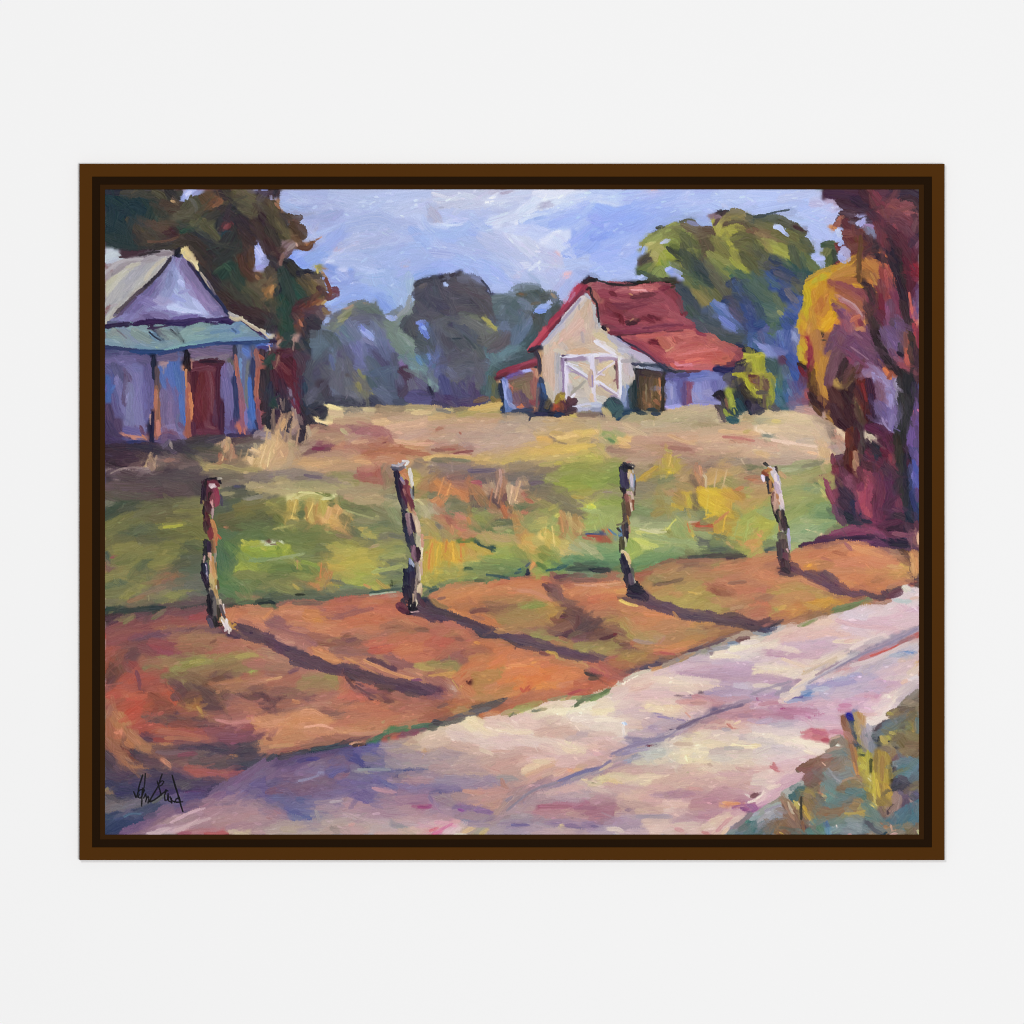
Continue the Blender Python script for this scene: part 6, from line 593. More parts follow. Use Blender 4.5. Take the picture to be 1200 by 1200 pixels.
1c1c38 5 100 3 100 10;28203c 5 104 2 104 12;181830 6 100 12 101 20;2c2438 4 102 14 104 22;1c1424 4 103 20 102 26;3c2c3c 3.4 105 6 105 16;c0b0a0 2.4 108 2 107.6 8;d8ccb8 1.4 109 2 108.4 6;988478 1.4 107 6 106 12;e0c4a0 3 109 9 108.6 14;c89c74 2 110 12 110 16;5c4c44 2.4 108 8 108 4;d0a88c 1.6 107 14 107.4 20;9c7c78 2 106 14 106.4 22;e8d8bc 1.2 107.4 17 106.8 22;e0d4b8 1.4 103 24 106 24 107 22;4c3c48 3 108 16 108.6 20;10101c 3.4 102 26 106 26.4;1c1824 2.6 105 22 104 27;c0a080 1 104.6 16 104.6 22;302838 3 97 20 99 26
6c3040 5 95 24 98 26;181020 2.4 100 29 104 28 106 27;582c3c 4 96 26 100 28;c8a0a4 1 103 28.6 108 27.6;543444 3 110 20 112 24
@shadow
44343c 4 108 22 114 24 119 26;34243c 5 108 28 114 29 119 31;4c3450 5 111 25 119 29;3c2c48 5 104 29 112 30 119 34;3c2840 3.4 112 30 119 34
T 500 670
@f
b4ac44 6 4 4 8 8;bcb038 5 8 6 10 8;a4a044 7 16 4 24 3;90984c 7 14 10 24 8;809850 6 24 7 36 6;70884c 6 30 4 42 4;80905c 6 38 3 50 3;588058 4 38 5 50 6;5c7058 5 30 8 42 8;34483c 3 34 6 40 6;203c44 2 48 3 56 4 64 4;4c7c5c 5 56 3 66 2;284c50 2 50 4.6 60 4.6 70 3.6;1c1c38 2 70 2 72 1;a4a850 4 74 3 84 3;7c9c50 4 88 1 96 1;5c704c 5 6 8 12 11;8c9444 6 4 8 10 3
345458 2.4 2 12 10 10 20 9;2c4c50 2.4 2 13.6 8 12;607460 4 8 9 18 8;5c7868 5 104 2 112 2;74846c 3 100 1 110 3
@bank
8c6844 4 16 10 24 9 34 8;9c7850 5 14 12 26 10 38 9;b4784c 5 30 11 40 9;5c3848 5 92 4 100 4 110 4;5c3c44 4 92 6 102 6 112 5;884c50 5 88 3 92 7;4c2c40 3 90 4 98 2.4;c8604c 4 82 4 88 6;70504c 3 104 6 119 6;985850 4 96 8 108 7 119 6
c07c50 6 4 17 12 14 22 12;cc8450 6 12 16 24 14 34 13;c8804c 6 8 20 20 18 32 16;d08450 5 22 18 34 15 44 13;bc7448 6 14 24 26 22 38 20;c8784c 6 38 14 50 12 62 11;cc744c 5 44 9 56 7 68 6;c46048 4 52 8 62 6 74 5;d07448 5 60 9 72 8 82 7;d07c50 6 64 13 74 11 82 11;c8784c 6 46 18 58 16;cc8050 5 66 16 78 15 86 19;d88c68 3 64 13 74 14 84 18 88 20;c87c54 5 56 20 66 18;885c50 2 8 19 13 18;7c6c44 3 4 20 10 24 14 25;a86844 6 20 26 30 25 38 23;c0744c 5 30 20 40 24
a87448 5 40 20 52 19;987448 6 48 22 60 20 72 19;84604c 4 42 22 54 24;7c5448 5 44 28 54 29 60 27;705048 5 32 28 42 27;5c3c44 3 31 29 37 27 43 27;6c4c40 4 42 26 52 26 62 25;8c6c48 5 58 26 70 25;8c844c 4 66 24 76 22;809444 3.4 68 25 76 23 84 23;74903c 3 72 25 82 23.6;948448 6 60 30 74 29 82 27;9c7c48 7 50 32 64 31 78 30;94784c 7 54 36 68 35 80 34;a47c4c 7 60 40 74 39 86 37;98704c 5 52 40 60 40;a88048 5 78 34 88 36
c4903c 5 84 25 88 24 92 25;cc9834 4 85 29 90 28 94 29;b88c40 5 85 33 88 31;bc8040 4 91 22 95 25;a07c44 5 80 26 84 32
d07840 4 16 28 26 30 30 32;cc7c48 5 30 32 40 35 48 38;c87444 6 36 30 44 34 48 37;bc7440 4 24 30 32 31;dc8850 1.8 18 27 24 30;d09060 2 49 40 54 41;b88450 3.4 48 42 56 42;98644c 3 32 31 40 33
c88454 5 94 12 106 10 119 9;e0945c 4 96 12 108 10 119 10;cc7850 6 96 16 108 14 119 13;d88858 4 102 16 112 13;c07050 6 104 20 119 17;cc7048 4 96 20 106 22;c0704c 5 108 24 119 22;b87c5c 4 88 14 94 14;c89078 1 104 9 119 10;b86c4c 5 112 30 119 28;a06050 5 102 22 110 24;b05848 4 98 10 104 9
4c3040 3 82 9 86 12 88 14;3c2030 2.4 83 10 86 12;704c54 5 85 11 92 12 94 16;785450 5 88 17 94 20 96 23;6c5050 5 94 20 100 22 106 26;684854 5 90 15 94 18;7c5850 4 98 22 104 26;5c3c40 6 98 26 106 28 112 32;5c4044 6 104 30 112 32 118 36;483040 6 104 32 110 36;4c3844 5 112 36 118 38;3c1c2c 3.6 94 31.4 98 31;342028 2 96 32 99 31;6c3c34 5 90 34 96 34;784c48 6 92 38 102 36;704c48 5 98 32 104 34;542c3c 3 106 31 106 36 104 40;a0744c 3 92 32 94 28
78504c 5 86 41 94 40 102 38;805454 5 72 42 84 42 96 42;90645c 4 62 42 74 42;40203c 4 92 46 98 44 104 41;342038 3 94 46 100 44;302438 4 104 42 110 39 116 36;3c3044 5 106 40 112 38 118 36;5c3c48 4 106 46 116 44;684454 5 110 48 119 46;7c505c 4 104 48 112 50;605044 3 100 45 108 42
949850 4 76 45 82 45;84984c 4 76 46 82 43 84 45;909450 3 82 47 92 47 98 49;a8804c 4 90 48 98 50 104 52;a08c4c 5 104 52 112 52;98944c 6 108 52 119 51;a0944c 5 110 55 119 54;b07050 4 86 49 92 49;9c604c 3 94 46 98 48
a86858 6 4 36 10 38;b4644c 6 10 38 20 38;b8685c 6 14 36 24 38 32 42;ac5c50 6 4 42 12 42;a87054 5 12 44 20 42;c07058 5 24 42 32 46;b46050 6 30 46 36 48;7c4c48 3 21 47 26 48;9c5c4c 5 14 48 26 48;b8684c 6 36 50 44 48;c47c54 6 42 50 52 49;b87448 6 52 51 60 52
b85848 8 4 50 12 50;ac5848 8 4 56 12 54;b85044 6 8 48 18 50;a45848 6 8 60 16 56;b46c54 6 18 52 30 50;e09040 3 34 49.4 36.6 50;b4603c 5 38 52 44 52;98543c 6 36 56 44 54;8c5058 5 18 58 28 57;905454 6 20 60 28 58;8c504c 5 28 56 38 55;a86454 5 30 54 38 52;84504c 5 20 64 26 61
84884c 5 3 66 12 65 18 65;988c50 5 3 68 12 68;84844c 3.4 12 65 20 64 20 68;a08850 5 16 68 20 66;6c5050 4 12 62 20 62;c48c48 2.4 2 73 10 72 18 71;a06c4c 5 2 71 12 70
bc7c50 6 32 62 42 60 48 60;cc7040 7 46 62 54 58 58 56;d47c44 6 44 66 52 63;c87040 5 56 58 58 62;c47048 5 48 56 56 54;cc7854 6 60 58 72 56;c06c50 6 66 60 80 58;cc7850 6 66 55 78 56;b87858 4 78 58 86 60;e09058 2.4 58 65.6 70 65.6;d88050 5 58 64 70 63 82 62;dc7838 5 62 68 74 68 86 67;d4804c 5 76 64 88 64;e09048 1.6 74 64 77 63.4;c86c50 6 84 64 92 62;b46c54 4 86 60 96 60;bc7450 5 90 63 102 62
984c50 3 80 56.6 84 58;5c3848 3 80 57 86 58.4;c89c44 2 84 56 90 57 92 60;ccac5c 1.6 100 61 108 63 114 66;b09458 4 92 60 100 61;bc7858 5 100 64 112 67;b4744c 5 96 68 108 68;d07848 5 94 71 106 70;b87060 4 112 62 119 64;ac6c5c 4 114 68 119 68
cc7848 6 20 74 28 70 34 66;c8744c 7 22 76 30 72 38 67;c06c44 6 30 66 38 62;c8784c 6 28 80 30 86;bc7048 6 22 82 30 88;d08860 4 20 80 24 86;b85c34 1.4 24 74 28 70;4c1c1c 1.2 28 77 28 77.6;b87848 6 30 72 36 68;c49c58 1.2 18 76 22 82;c88060 5 24 90 34 91
a88040 8 36 74 44 74 52 73;a87c44 7 36 78 46 77;b08848 6 40 72 52 71;9c8044 3 52 70 53 78;b08048 7 38 86 50 84 60 82;ac7c48 6 38 82 52 81 64 82;b88454 5 34 90 46 88 58 87;b07c44 5 56 84 64 84;c87c60 4 42 82 50 79 58 78
d0683c 6 54 77 60 74;e07430 5 56 76 66 74 80 73;d86c38 5 70 74 84 73;d4744c 6 56 72 66 70;d08050 5 62 71 76 70;d47040 6 86 70 98 70;e08048 6 88 78 100 76 110 73;e07c38 7 66 80 78 76;d87438 6 66 76 68 82;e08840 6 78 82 92 80 104 78;d87040 5 80 86 92 84;e08c58 4 90 74 102 73;b8503c 2 66 82 68 84 72 80;c86848 6 94 84 106 81;c0644c 6 106 76 119 74;c8846c 4 94 80 104 78;d07848 5 100 76 110 72
c07850 6 60 87 70 86;d4884c 5 56 88 66 86;a86850 4 66 88 74 86 82 85;a45c50 6 70 90 82 88 94 86;b4604c 5 82 90 94 88 104 86;9c5048 5 104 84 114 84;b04c40 5 108 86 119 82;bc5c48 5 104 86 112 84;a8444c 2 100 86 108 83;a05c48 6 56 92 68 90;98504c 5 64 95 74 91;bc6c54 4 82 86 90 84
3c3438 2 111 71 116 73 119 74;48403c 2.6 114 75 119 75;c05c44 6 108 80 119 79;604038 2 112 72 119 71
9c5c60 6 2 76 10 76;8c4c54 6 4 74 12 78;4c2c50 5 2 80 8 84 12 85;442c54 4 4 83 8 84;74445c 6 4 88 10 88;7c4c60 5 8 90 14 88;7c4454 4 12 80 14 84;9c5c50 6 14 76 20 80;a8644c 6 14 86 22 86;ac6448 6 14 92 24 91;a05c48 6 2 94 14 94;9c8040 4 16 95 26 95;c0a8a0 2 18 80 21 84
@edge
4c484c 3 44 93 50 91 56 89;504c54 4 36 95.6 44 93.6 52 91;34283c 2 48 91 54 89;a8b044 2.4 66 95 74 92 80 91;b4b850 2.4 64 96 74 93;88985c 3 86 90 96 88 104 88;ccc070 2.4 94 90 106 88;6c8054 4 106 90 114 88 119 87;5c7448 2.6 104 94 108 91 114 89;a0b068 3 102 89 108 88
@road
dccccc 6 84 95 96 92 106 91;e0d0c8 6 90 94 104 92;e0e4d0 3 108 95 119 92
T 690 670
@bank
985850 4 4 8 12 7 22 6;905c50 4 14 6 24 4;b09058 4 24 5 28 3;5c7058 3 4 3 12 3;7c7c5c 3 20 3 24 2
a88050 5 44 6 54 4;8c744c 5 44 4 54 4;7c7048 4 46 6 54 8;5c4c44 3 48 9 58 7 66 5;98844c 6 60 8 72 6 84 5;a07c50 6 56 4 70 3;a87850 6 70 4 84 3 98 4;a0784c 6 84 6 98 5;b07858 6 98 4 112 5 119 8;ac6c50 6 90 8 104 8 119 9;7c5c54 3 98 8 110 7
b4804c 6 46 12 56 11 66 10;a0884c 7 58 13 72 11 86 9;a89848 7 50 18 64 16 78 14;a89c4c 7 62 20 76 17;b0a048 6 66 24 78 22 88 20;a89048 6 70 14 84 12;b08c50 5 48 16 56 14;c07c54 4 58 14 66 16;cca450 1.4 70 14 76 15.6;a49448 7 74 26 88 24 98 26;a89c50 6 82 28 92 26 100 28;989044 6 80 20 90 18 100 22;9c9448 6 88 30 94 30
c8745c 5 84 9 92 7 102 6;c47458 5 96 9 106 9 116 10;bc6c54 6 102 16 112 14 119 13;c07858 6 108 19 119 18;84483c 5 86 11 92 14 98 17;985040 5 90 10 96 12 102 15;8c5440 4 94 16 100 15;7c4034 3 86 12 92 15.6;b46c50 5 82 10 86 12;b87858 5 88 21 98 20 108 20;c08058 5 92 22 104 22;b07450 5 98 24 110 22;90803c 6 96 28 106 27;706040 4 98 28 108 26;a86c50 6 104 24 112 22;c87858 6 108 27 119 24;b87858 5 106 30 116 30 119 28;7c5444 5 104 26 110 24;b89068 3 100 26 108 24
d07c4c 5 2 12 10 11 20 10;cc7850 5 4 11 14 9.6 24 9;e08c54 5 2 15 12 14 20 13;d89c50 3 20 14 26 14;cc7048 7 2 20 12 19 20 17;c86c44 5 8 22 18 20;c0845c 3 14 9 24 8;d8a8a0 1 10 10 14 11;e0a080 1 2 9 12 8.6 22 7.4
c07050 6 4 26 14 24 22 24;b07850 6 4 30 14 29 24 30;c0784c 5 20 24 30 26;c07c50 6 26 30 36 32;e0c060 2 22 20 28 22.6 34 24;6c4c40 4 23 18 30 20 34 22;a07050 4 32 24 38 23 40 21;c87050 5 28 26 38 24
d8804c 5 40 27 48 28 56 29;dc8450 5 42 30 52 31 60 31;d07c4c 5 52 27 60 28 62 32;c47c54 4 36 26 42 24;c07450 5 34 34 44 34;c07854 6 40 36 52 35;c88450 2 59 28 63 33;b87858 6 52 37 62 36 70 36;c08058 5 30 38 42 40;b87854 6 46 41 58 40 66 38;a87858 5 58 42 68 42;9c7c54 4 60 42 72 42 84 42
dc8c5c 4 70 36 74 35;d08c54 4 72 38 82 37 92 38;c0804c 4 76 36 88 37;6c4440 2.4 78 39 88 39 96 38;a07048 5 84 40 94 40;b07c50 4 90 40 102 39;986850 5 92 38 104 38;a06c4c 5 98 40 110 39;a47048 5 86 44 96 44;885c40 5 94 44 106 42;905c40 5 104 42 114 40;a88048 5 68 48 80 47
a07c4c 6 10 34 18 34;a89048 5 16 36 24 38 28 44;a8984c 4 24 40 30 45 38 48;a48850 5 12 38 20 40;b48c58 5 24 34 32 42;a08854 5 34 46 46 47;9c8c88 3 32 48 38 49.6 44 50;a88c58 5 40 44 50 44;a88870 4 48 46 56 46;b07c68 2 50 50 53 46;b07850 6 52 50 62 49;a4744c 6 56 46 68 45 78 46;b07c44 6 68 50 78 48;c87c4c 5 42 52 52 55 64 54;d0844c 5 58 54 70 51 76 50;d88050 3 46 55 58 56 68 54;b45c4c 3 46 57 56 58;ac5050 2 50 56.6 60 58;94644c 4 70 55 78 53;8c5c48 4 62 58 74 55;a06048 4 78 50 88 47
704840 5 2 38 8 36;44303c 5 2 40 5 36;683c3c 5 6 42 14 38 18 38;5c3840 6 4 46 12 44 18 44;744c44 5 14 41 20 42 24 44;4c2434 2.4 8 47 14 46 18 44;6c2830 2 17.6 44 19 43.6;784c48 5 2 48 8 47;8c5c4c 4 14 38 22 42
909048 6 2 52 10 52 18 50;a09850 5 4 56 14 54 20 54;8c7c48 5 14 50 20 48;644838 4 20 49 27 50;603c38 3 22 51 28 51;5c4440 4 22 55 26 55;a07850 5 22 47 26 48;885448 5 26 52 32 53;70504c 5 24 56 30 54;a08848 5 14 57 24 57;bc6c4c 4 30 50 36 52;a87c4c 5 34 52 42 52;907848 5 26 58 36 58
604c58 4 2 58 8 60 14 63;54485c 5 8 60 14 62;485060 3 8 60 12 62;785054 4 2 59 8 62;b06058 5 14 61 20 60;9c8040 6 24 62 30 60;a89c44 4 27 62 32 60;a0743c 6 30 60 42 58;a47848 6 30 64 42 61;b06c44 6 16 64 26 64;98604c 5 36 66 44 64;986448 5 42 60 52 59
bc6048 5 2 63 10 65;c46454 5 4 66 12 70 18 73;b8505c 4 2 70 10 74 16 76;a45048 5 10 66 18 70 24 73;9c4c48 5 20 70 26 71;984444 4 14 76 20 74 26 73;342830 2.4 2 72 6 74 9 75;4c4438 3 1 75 6 75;bc5c44 5 4 78 12 78 18 77;c86c48 5 2 82 8 80 16 79;bc6048 5 2 85 8 83;a86444 5 20 66 30 66;b0503c 4 10 76 16 78
7c5c48 4 50 60 60 60;684840 4 52 62 62 60 68 57;744c48 4 30 69 38 67;a84c4c 3 26 72 30 71
@edge
4c2c44 3 48 65 54 64 60 62;40385c 3 36 68 42 66 50 65;54384c 3 26 71 34 68;704444 2.4 60 61 68 57 76 54;302c40 3 40 68 43 68;c88878 2 42 67 44 68;d8904c 2.4 44 69 50 67 56 65;d09460 2.4 50 67 58 64 64 62;a89490 4 52 66 64 61 76 55;9c9498 4 62 62 74 57 86 52;a0988c 5 80 56 88 51 98 47;b09c94 5 94 50 104 46 114 43;a89480 4 76 54 86 50;c09458 2 64 63 70 60;c8a06c 2.4 68 60 74 57;948488 3 85 53 86 58;c0a090 5 100 46 112 43 119 43;7c4c4c 4 104 48 108 47 112 46.6;6c3c44 2.4 106 48 112 47;6c84a8 2.4 98 50 103 49.6;a8a4b4 3 84 55 98 53;4c3444 3 70 56 82 52 96 47;8c5444 2 80 52 94 46 106 42;302c40 2 112 40 119 40
54783c 3 2 88 8 86 15 82;7c9c50 3 2 90 8 87 14 84;486838 2.4 8 86 15 82
e8d8c8 3 20 79 26 75 32 73;e4dcc8 2.6 30 73 36 71 43 69;f0e0c8 1.4 18 80 24 76
@road
e0c8b8 4 4 87 14 84 22 80;dcc4c8 6 8 91 18 88 28 85;d8b4b8 6 20 86 30 82 40 80;d8b8b0 6 28 80 38 76 46 73;dca8a0 5 32 82 42 79;e4c8b8 4 36 79 46 75;dcb0b4 5 26 88 38 86;e0c0bc 5 38 72 48 71 58 69;d4b8c8 4 48 71 60 68 70 66;c8a8c0 5 60 66 72 64 86 62;b8a4c0 5 72 61 86 61 100 62;c0a8c8 5 90 64 104 64 118 63;c098b8 5 64 70 80 69 96 68;b894b8 5 88 70 104 69 118 68;c8a0bc 4 98 66 110 65;a884a8 4 66 72 80 74 96 74;d0b0c8 4 60 68 72 66
e8d4c0 4 46 75 58 75 70 76;ecd8c4 5 56 78 70 78 84 78;e4ccbc 5 70 81 84 80 98 80;e0c4c0 5 46 80 60 80;e8d4cc 4 62 74 76 76 90 78;dcbcc0 5 46 84 60 84 74 84;e4ccb8 4 60 82 74 82;b494b4 4 98 76 112 76 119 77;b498bc 4 94 79 110 78;a890b8 5 84 85 98 83 112 84;b49cc4 5 94 88 108 87 119 88;c0c4dc 4 108 79 114 80;ccc0dc 4 104 80 119 81;b8a0c0 5 100 86 119 85;e0b8c0 4 40 85 54 86 68 86
7c6474 1.6 60 87 70 88 78 87;6c5468 1 72 87.6 78 86.8;c8a0b8 4 66 89 80 88;c87c88 4 74 88 84 90 94 91;bc8090 5 80 92 94 91 104 90;c494a8 4 96 90 112 89;dcb8c0 4 14 84 24 82;e4c4b0 4 4 92 14 90;ece4d4 4 4 95 14 94;e0ccc0 5 20 93 32 92;f0dcb8 5 44 93 54 92 60 93;ecd4a8 5 42 95 58 95;e8ccb8 4 58 95 70 94;c8a8b8 4 28 93 38 92;dcb4b8 4 34 90 50 90;8c6c8c 3 94 94.6 104 94 110 92;dcccd8 2 96 93 106 91;c48c9c 5 110 94 119 94
f4e4c8 5 88 59 96 57;f0e0c4 3 86 60 96 59 106 60;e8dcd4 4 98 58 112 57;f0e8cc 4 99 54 110 52 119 50;f0e4c4 3 100 55 112 53;e0d0d0 5 106 57 119 55;ece0dc 3.4 108 50 119 49;dcd0d4 4 104 61 119 60
T 880 670
@bank
c07858 6 4 4 14 6;cc7c58 5 10 3 24 6;5c4450 4 22 2 30 1;c88458 6 28 6 40 5;c07450 6 16 10 28 10;c87858 6 28 10 40 12 50 14;d08860 3 36 6 46 10 54 13;bc6c58 5 4 12 14 12;a87054 5 2 8 8 8;cc6c50 5 4 18 8 20
a88c48 7 16 13 26 11 34 10;b0984c 6 18 15 30 13;b88c4c 6 30 11 42 13;b0984c 7 36 14 48 15 60 18;b89850 6 46 15 60 17;ac8848 6 54 20 68 19 80 22;bc7c50 5 30 17 42 17;a87858 5 4 17 16 19;886050 4 4 19 14 18;b87850 6 16 21 28 19;bc8050 6 22 19 40 18;98644c 4 50 13 60 16
d08c28 5 46 22 56 20;d49830 5 42 24 54 22 62 23;c89034 5 40 26 50 24;d09830 4 50 20 62 21;bc843c 5 58 24 70 22;dca838 2.6 52 26 56 26;c89c4c 3 38 23 48 26;b87448 6 24 25 36 24
98a04c 4 18 28 24 26;b0a850 4 15 30 22 28;c8a44c 3 20 26 24 24;cc7440 5 24 28 34 25;d07c40 4 28 29 36 26;c88840 5 22 32 32 29;b87c3c 6 30 30 42 27;ac6448 6 16 32 26 31;b4684c 6 4 26 12 28;c4745c 6 4 32 12 32;ac6054 5 2 30 8 28;a0644c 5 18 34 30 33;9c6448 5 36 32 46 28;885444 5 40 30 50 27;8c5c54 5 26 36 38 33;a87060 4 22 37 34 36
d07c4c 6 60 5 74 4;cc7850 6 66 10 76 12;d88850 4 64 7 70 8;d88450 5 82 10 92 12;c87450 6 72 4 88 6;cc7c50 6 84 4 100 4;b86848 6 78 12 90 15;c06c48 6 84 8 98 8;b8844c 5 98 4 112 4;a0643c 5 86 5 92 3;c87c50 4 100 8 110 6;c07c60 4 98 10 108 8
5c3c44 5 40 2 46 4;683c50 5 36 2 48 6;5c384c 6 46 5 54 9;784454 5 42 6 50 8
bc6c54 5 78 18 88 18;a86050 5 64 18 76 20;8c484c 5 70 14 78 16;7c4050 4 72 16 80 18
805c48 5 44 32 54 30;845444 4 52 28 60 26;7c6848 4 56 28 68 25 78 21;885040 3 70 20 80 18
@shadow
5c3c58 6 46 6 54 10 62 13;4c3450 6 52 9 60 13 68 15;543854 5 60 12 70 15 78 17;48304c 5 66 13 76 17;443050 4 78 14 88 18;3c2c44 4 84 17 92 19;54384c 4 92 14 96 16;5c4050 5 54 2 60 6;643c54 5 60 8 66 12;403444 3 88 18 94 17;5c4458 4 38 1 46 3
2c2438 4 2 39 8 38 14 35;3c2838 4 6 37 12 34;d07868 1.6 8 38 14 36 18 34;20283c 3 14 38 20 35 22 34;182450 4 6 41 12 41 15 40;4c3440 3 2 36 8 35
@edge
483040 5 94 15 100 13 106 11;5c283c 4 96 17 102 14 106 13;4c2038 3 98 18 106 15;c07850 3 96 11 102 10;cc7454 3 109 6 113 8;6c2c3c 3 112 8 118 8;3c2434 5 113 4 118 5;50343c 4 116 9 119 8
688450 4 58 26 68 24 78 20;5c7c44 3.4 56 28 66 26 76 22;6c8c50 3 72 22 80 19 84 19;b87058 3 84 21 92 22 98 20;c08874 3 88 22 98 20.6;a8a070 3 33 38 40 36 46 33;8c9c58 2 36 38 44 34
b8c4d0 3 14 40 20 38;5c84b8 3 8 44 14 42;a8b8c8 4 5 43 14 43;1c2c70 2.4 7 41 11 42;8c98a8 3 2 43 8 43;d0c8c8 3 16 42 24 38;f0ecd4 5 107 11 109 13;f4f4e8 3 108 10 112 13;e0dce4 3 110 13 115 14
@road
d0b8a8 5 2 46 10 46;d0c4b8 5 2 50 12 48 20 44;e8d8c4 3 2 52 12 50;d8b4b0 6 16 44 26 40 34 38;e0bcb0 6 24 44 36 42 46 40;e0b8b8 6 34 40 46 38 52 34;dcb4b4 7 24 48 38 46 52 45;d49c9c 4 22 46 32 44;e0b4ac 6 44 44 58 42 70 42;e4c4b8 6 48 38 58 36 66 38;ecc8a8 4 48 36 56 35;e0c4c4 6 60 38 72 38 84 40
d8bcc8 6 58 32 66 30;dccce0 6 66 32 74 28 80 26;e0c8d8 7 76 28 88 26 98 24;d4c8e0 5 68 30 78 32;dcccd4 7 86 30 98 28 108 24;e0d0d8 6 94 24 106 22 118 20;d8c4d0 6 100 20 110 17 118 14;e0d4dc 5 104 16 118 13;a8c4c0 3 101 20 106 20.6 112 20.6;d8b4a8 1.6 112 19 117 18;dcb0cc 6 106 26 112 28;d8b0c8 6 110 30 117 27;e0bccc 6 100 32 116 32;dcb8c8 6 86 36 98 34 108 32;d4a4b4 3 60 34 74 38 88 39 102 40;d0a8bc 4 72 36 88 38;dcbcc8 6 92 42 104 38 117 34
dcc0d0 6 74 42 88 42;d8c8d8 5 66 40 80 42;c8b0cc 6 44 49 58 48;b89cc4 5 32 53 44 51 56 52;c8a0c0 7 36 56 50 54 62 53;c49cbc 6 16 55 30 53;d0acc8 6 24 52 40 50;dcbcc8 6 58 50 74 48;f0dcb8 3 58 49 68 49 76 48;e4b4a8 3 66 49 72 48;e0c4bc 5 74 48 88 44;ccb4bc 5 60 56 74 52;ecdccc 4 14 52 26 54 34 56
c094b0 4 8 57 20 58 32 59;b88cac 4 14 58 28 59 42 59;c8a0b8 5 28 60 42 59 52 57;d8c4c4 5 2 57 8 56;dcc4cc 5 2 62 14 63 24 64;e4d0c8 5 26 64 40 64;dcccc0 4 50 60 62 56;b89cb4 5 2 60 6 60;e0c4b4 2 22 61 36 66 48 66
f0e0b8 4 2 69 14 68 24 69;f0dcbc 4 10 71 22 72;ecdcc8 5 26 70 38 70 46 69;f0e4c8 4 40 68 48 70 46 74;d0a474 1.6 37 70 39 71.6;e4d0c0 5 6 66 20 66;e4d4c8 4 30 74 40 72
bc94b4 6 4 76 14 75 26 76;b890b4 5 6 78 20 78 30 77;9c809c 3 31 77 34 76;e0d8c4 3 2 80 12 80 20 82;d4c8cc 5 8 82 20 82;a890b8 6 2 85 10 84 18 86;a488b8 5 10 88 22 86;8c7ca0 4 18 86 24 83 28 81;b898bc 5 4 90 16 90;a0487c 2 4 89 5 90;b0a0c4 4 2 82 6 84
e0c8b0 4 44 66 56 61 68 56;ccb49c 2 36 72 48 66 60 60;e4d0c0 2.4 50 64 62 58 74 52 86 46;8c8498 1.6 66 56 74 54 80 51;c8b0b8 4 76 54 84 50;b8a8b4 4 46 68 54 66;e8d8d4 3 70 54 82 48 94 44;c0b0bc 3 80 50 92 46
a08ca8 4 52 70 62 66 72 62;9c8cac 4 64 65 76 60 88 56;988cac 4 78 60 90 54 102 50;a498b4 4 90 54 102 49 114 43;9088a4 3.4 100 47 110 43 118 39;887894 3 102 50 112 46 118 42;a890a4 4 108 44 118 39;8c6c84 4 48 72 60 67 74 62 88 57;a0607c 4 78 60 90 56 100 51;bc98ac 4 62 70 74 65;c89098 4 60 71 70 68 80 62;c06470 3 76 62 88 58 96 54;cc4c48 1.6 84 59 96 55 104 51 110 48;d84030 2 108 49 113 46 117 43;cc4c44 2 54 74 60 71 67 68;d45040 1.2 56 74 64 69;8c5c68 3 104 50 114 46;c4a0b8 3 70 70 76 66
c8c0cc 4 72 69 82 66 92 61;dccccc 3 70 66 84 62 98 56 110 50;d0c8cc 6 96 60 106 54 117 50;d4c8d0 6 104 60 117 54;b8a8b4 4 78 72 86 67 96 62;b0a4b4 4 80 68 90 64;5080c8 4 104 58 110 57 114 57;3c78c8 2 108 56.6 114 57.6;a4b4d4 3 98 59 106 58;d8b8a4 5 106 62 117 60;c8bcd0 5 94 66 100 62
b0a4c8 6 82 69 92 67 98 65;d4b4c8 6 90 72 100 68 110 66;dcb8c0 6 104 68 112 64;dcc0c4 6 108 72 117 66;dcc4cc 6 96 76 110 74;908cc8 5 50 77 62 75 76 73;9894cc 5 44 80 58 79 74 76;9c9cd4 4 60 74 76 73;8c98d0 4 40 82 54 80;6c94cc 3.6 36 85 44 84;3c78c8 3 38 87 42 85;acb8d8 3.4 44 83 54 82;a8a0cc 5 76 76 86 74;c8b0d0 4 76 75 82 76;504898 2 29 89 36 88.6;7c84bc 3 30 90 42 89;88a0cc 3 24 91 34 90
c0b0c8 6 46 85 60 84 74 82;ccb4cc 6 60 88 76 86;b8acd0 5 74 83 86 82;c0a0c4 5 88 80 104 79;c894b4 5 88 78 102 78;d0a0bc 5 76 88 84 86;c884a8 4 82 88 86 89;ccb0c8 5 40 91 56 89;b8a0c4 5 78 80 94 80;e8d8c8 4 22 88 30 86 36 82;ecdcc0 3 28 84 36 78 44 74;f0e0cc 3 24 90 30 87;e4cccc 4 42 76 54 73 64 70;dcc8d0 4 54 74 68 71
c488a0 5 2 93 12 94 24 94;cc98a8 5 14 92 28 92;bc7490 3.4 6 93 18 92;d8a8bc 5 30 94 46 93;cc74a0 3.4 62 94 70 94;c888ac 4 44 94 60 92;c89cc4 5 66 91 80 91;e0b8c8 6 84 93 96 90;ecd0c4 5 92 92 98 88;f4f0e0 2 96 88.6 98 87;e8d0c8 5 98 86 106 82;e8b8a0 3 106 78 109 76;e0d8e0 4 113 75 116 75;e8dcc4 4 96 95 104 87 112 81;a89cb0 5 102 93 110 86 117 81;c0b0c0 4 104 84 112 79 117 76;d0a870 1.2 114 68 117 65;e0c8b0 4 112 70 117 68;c8a0b4 4 94 84 102 80
@plant
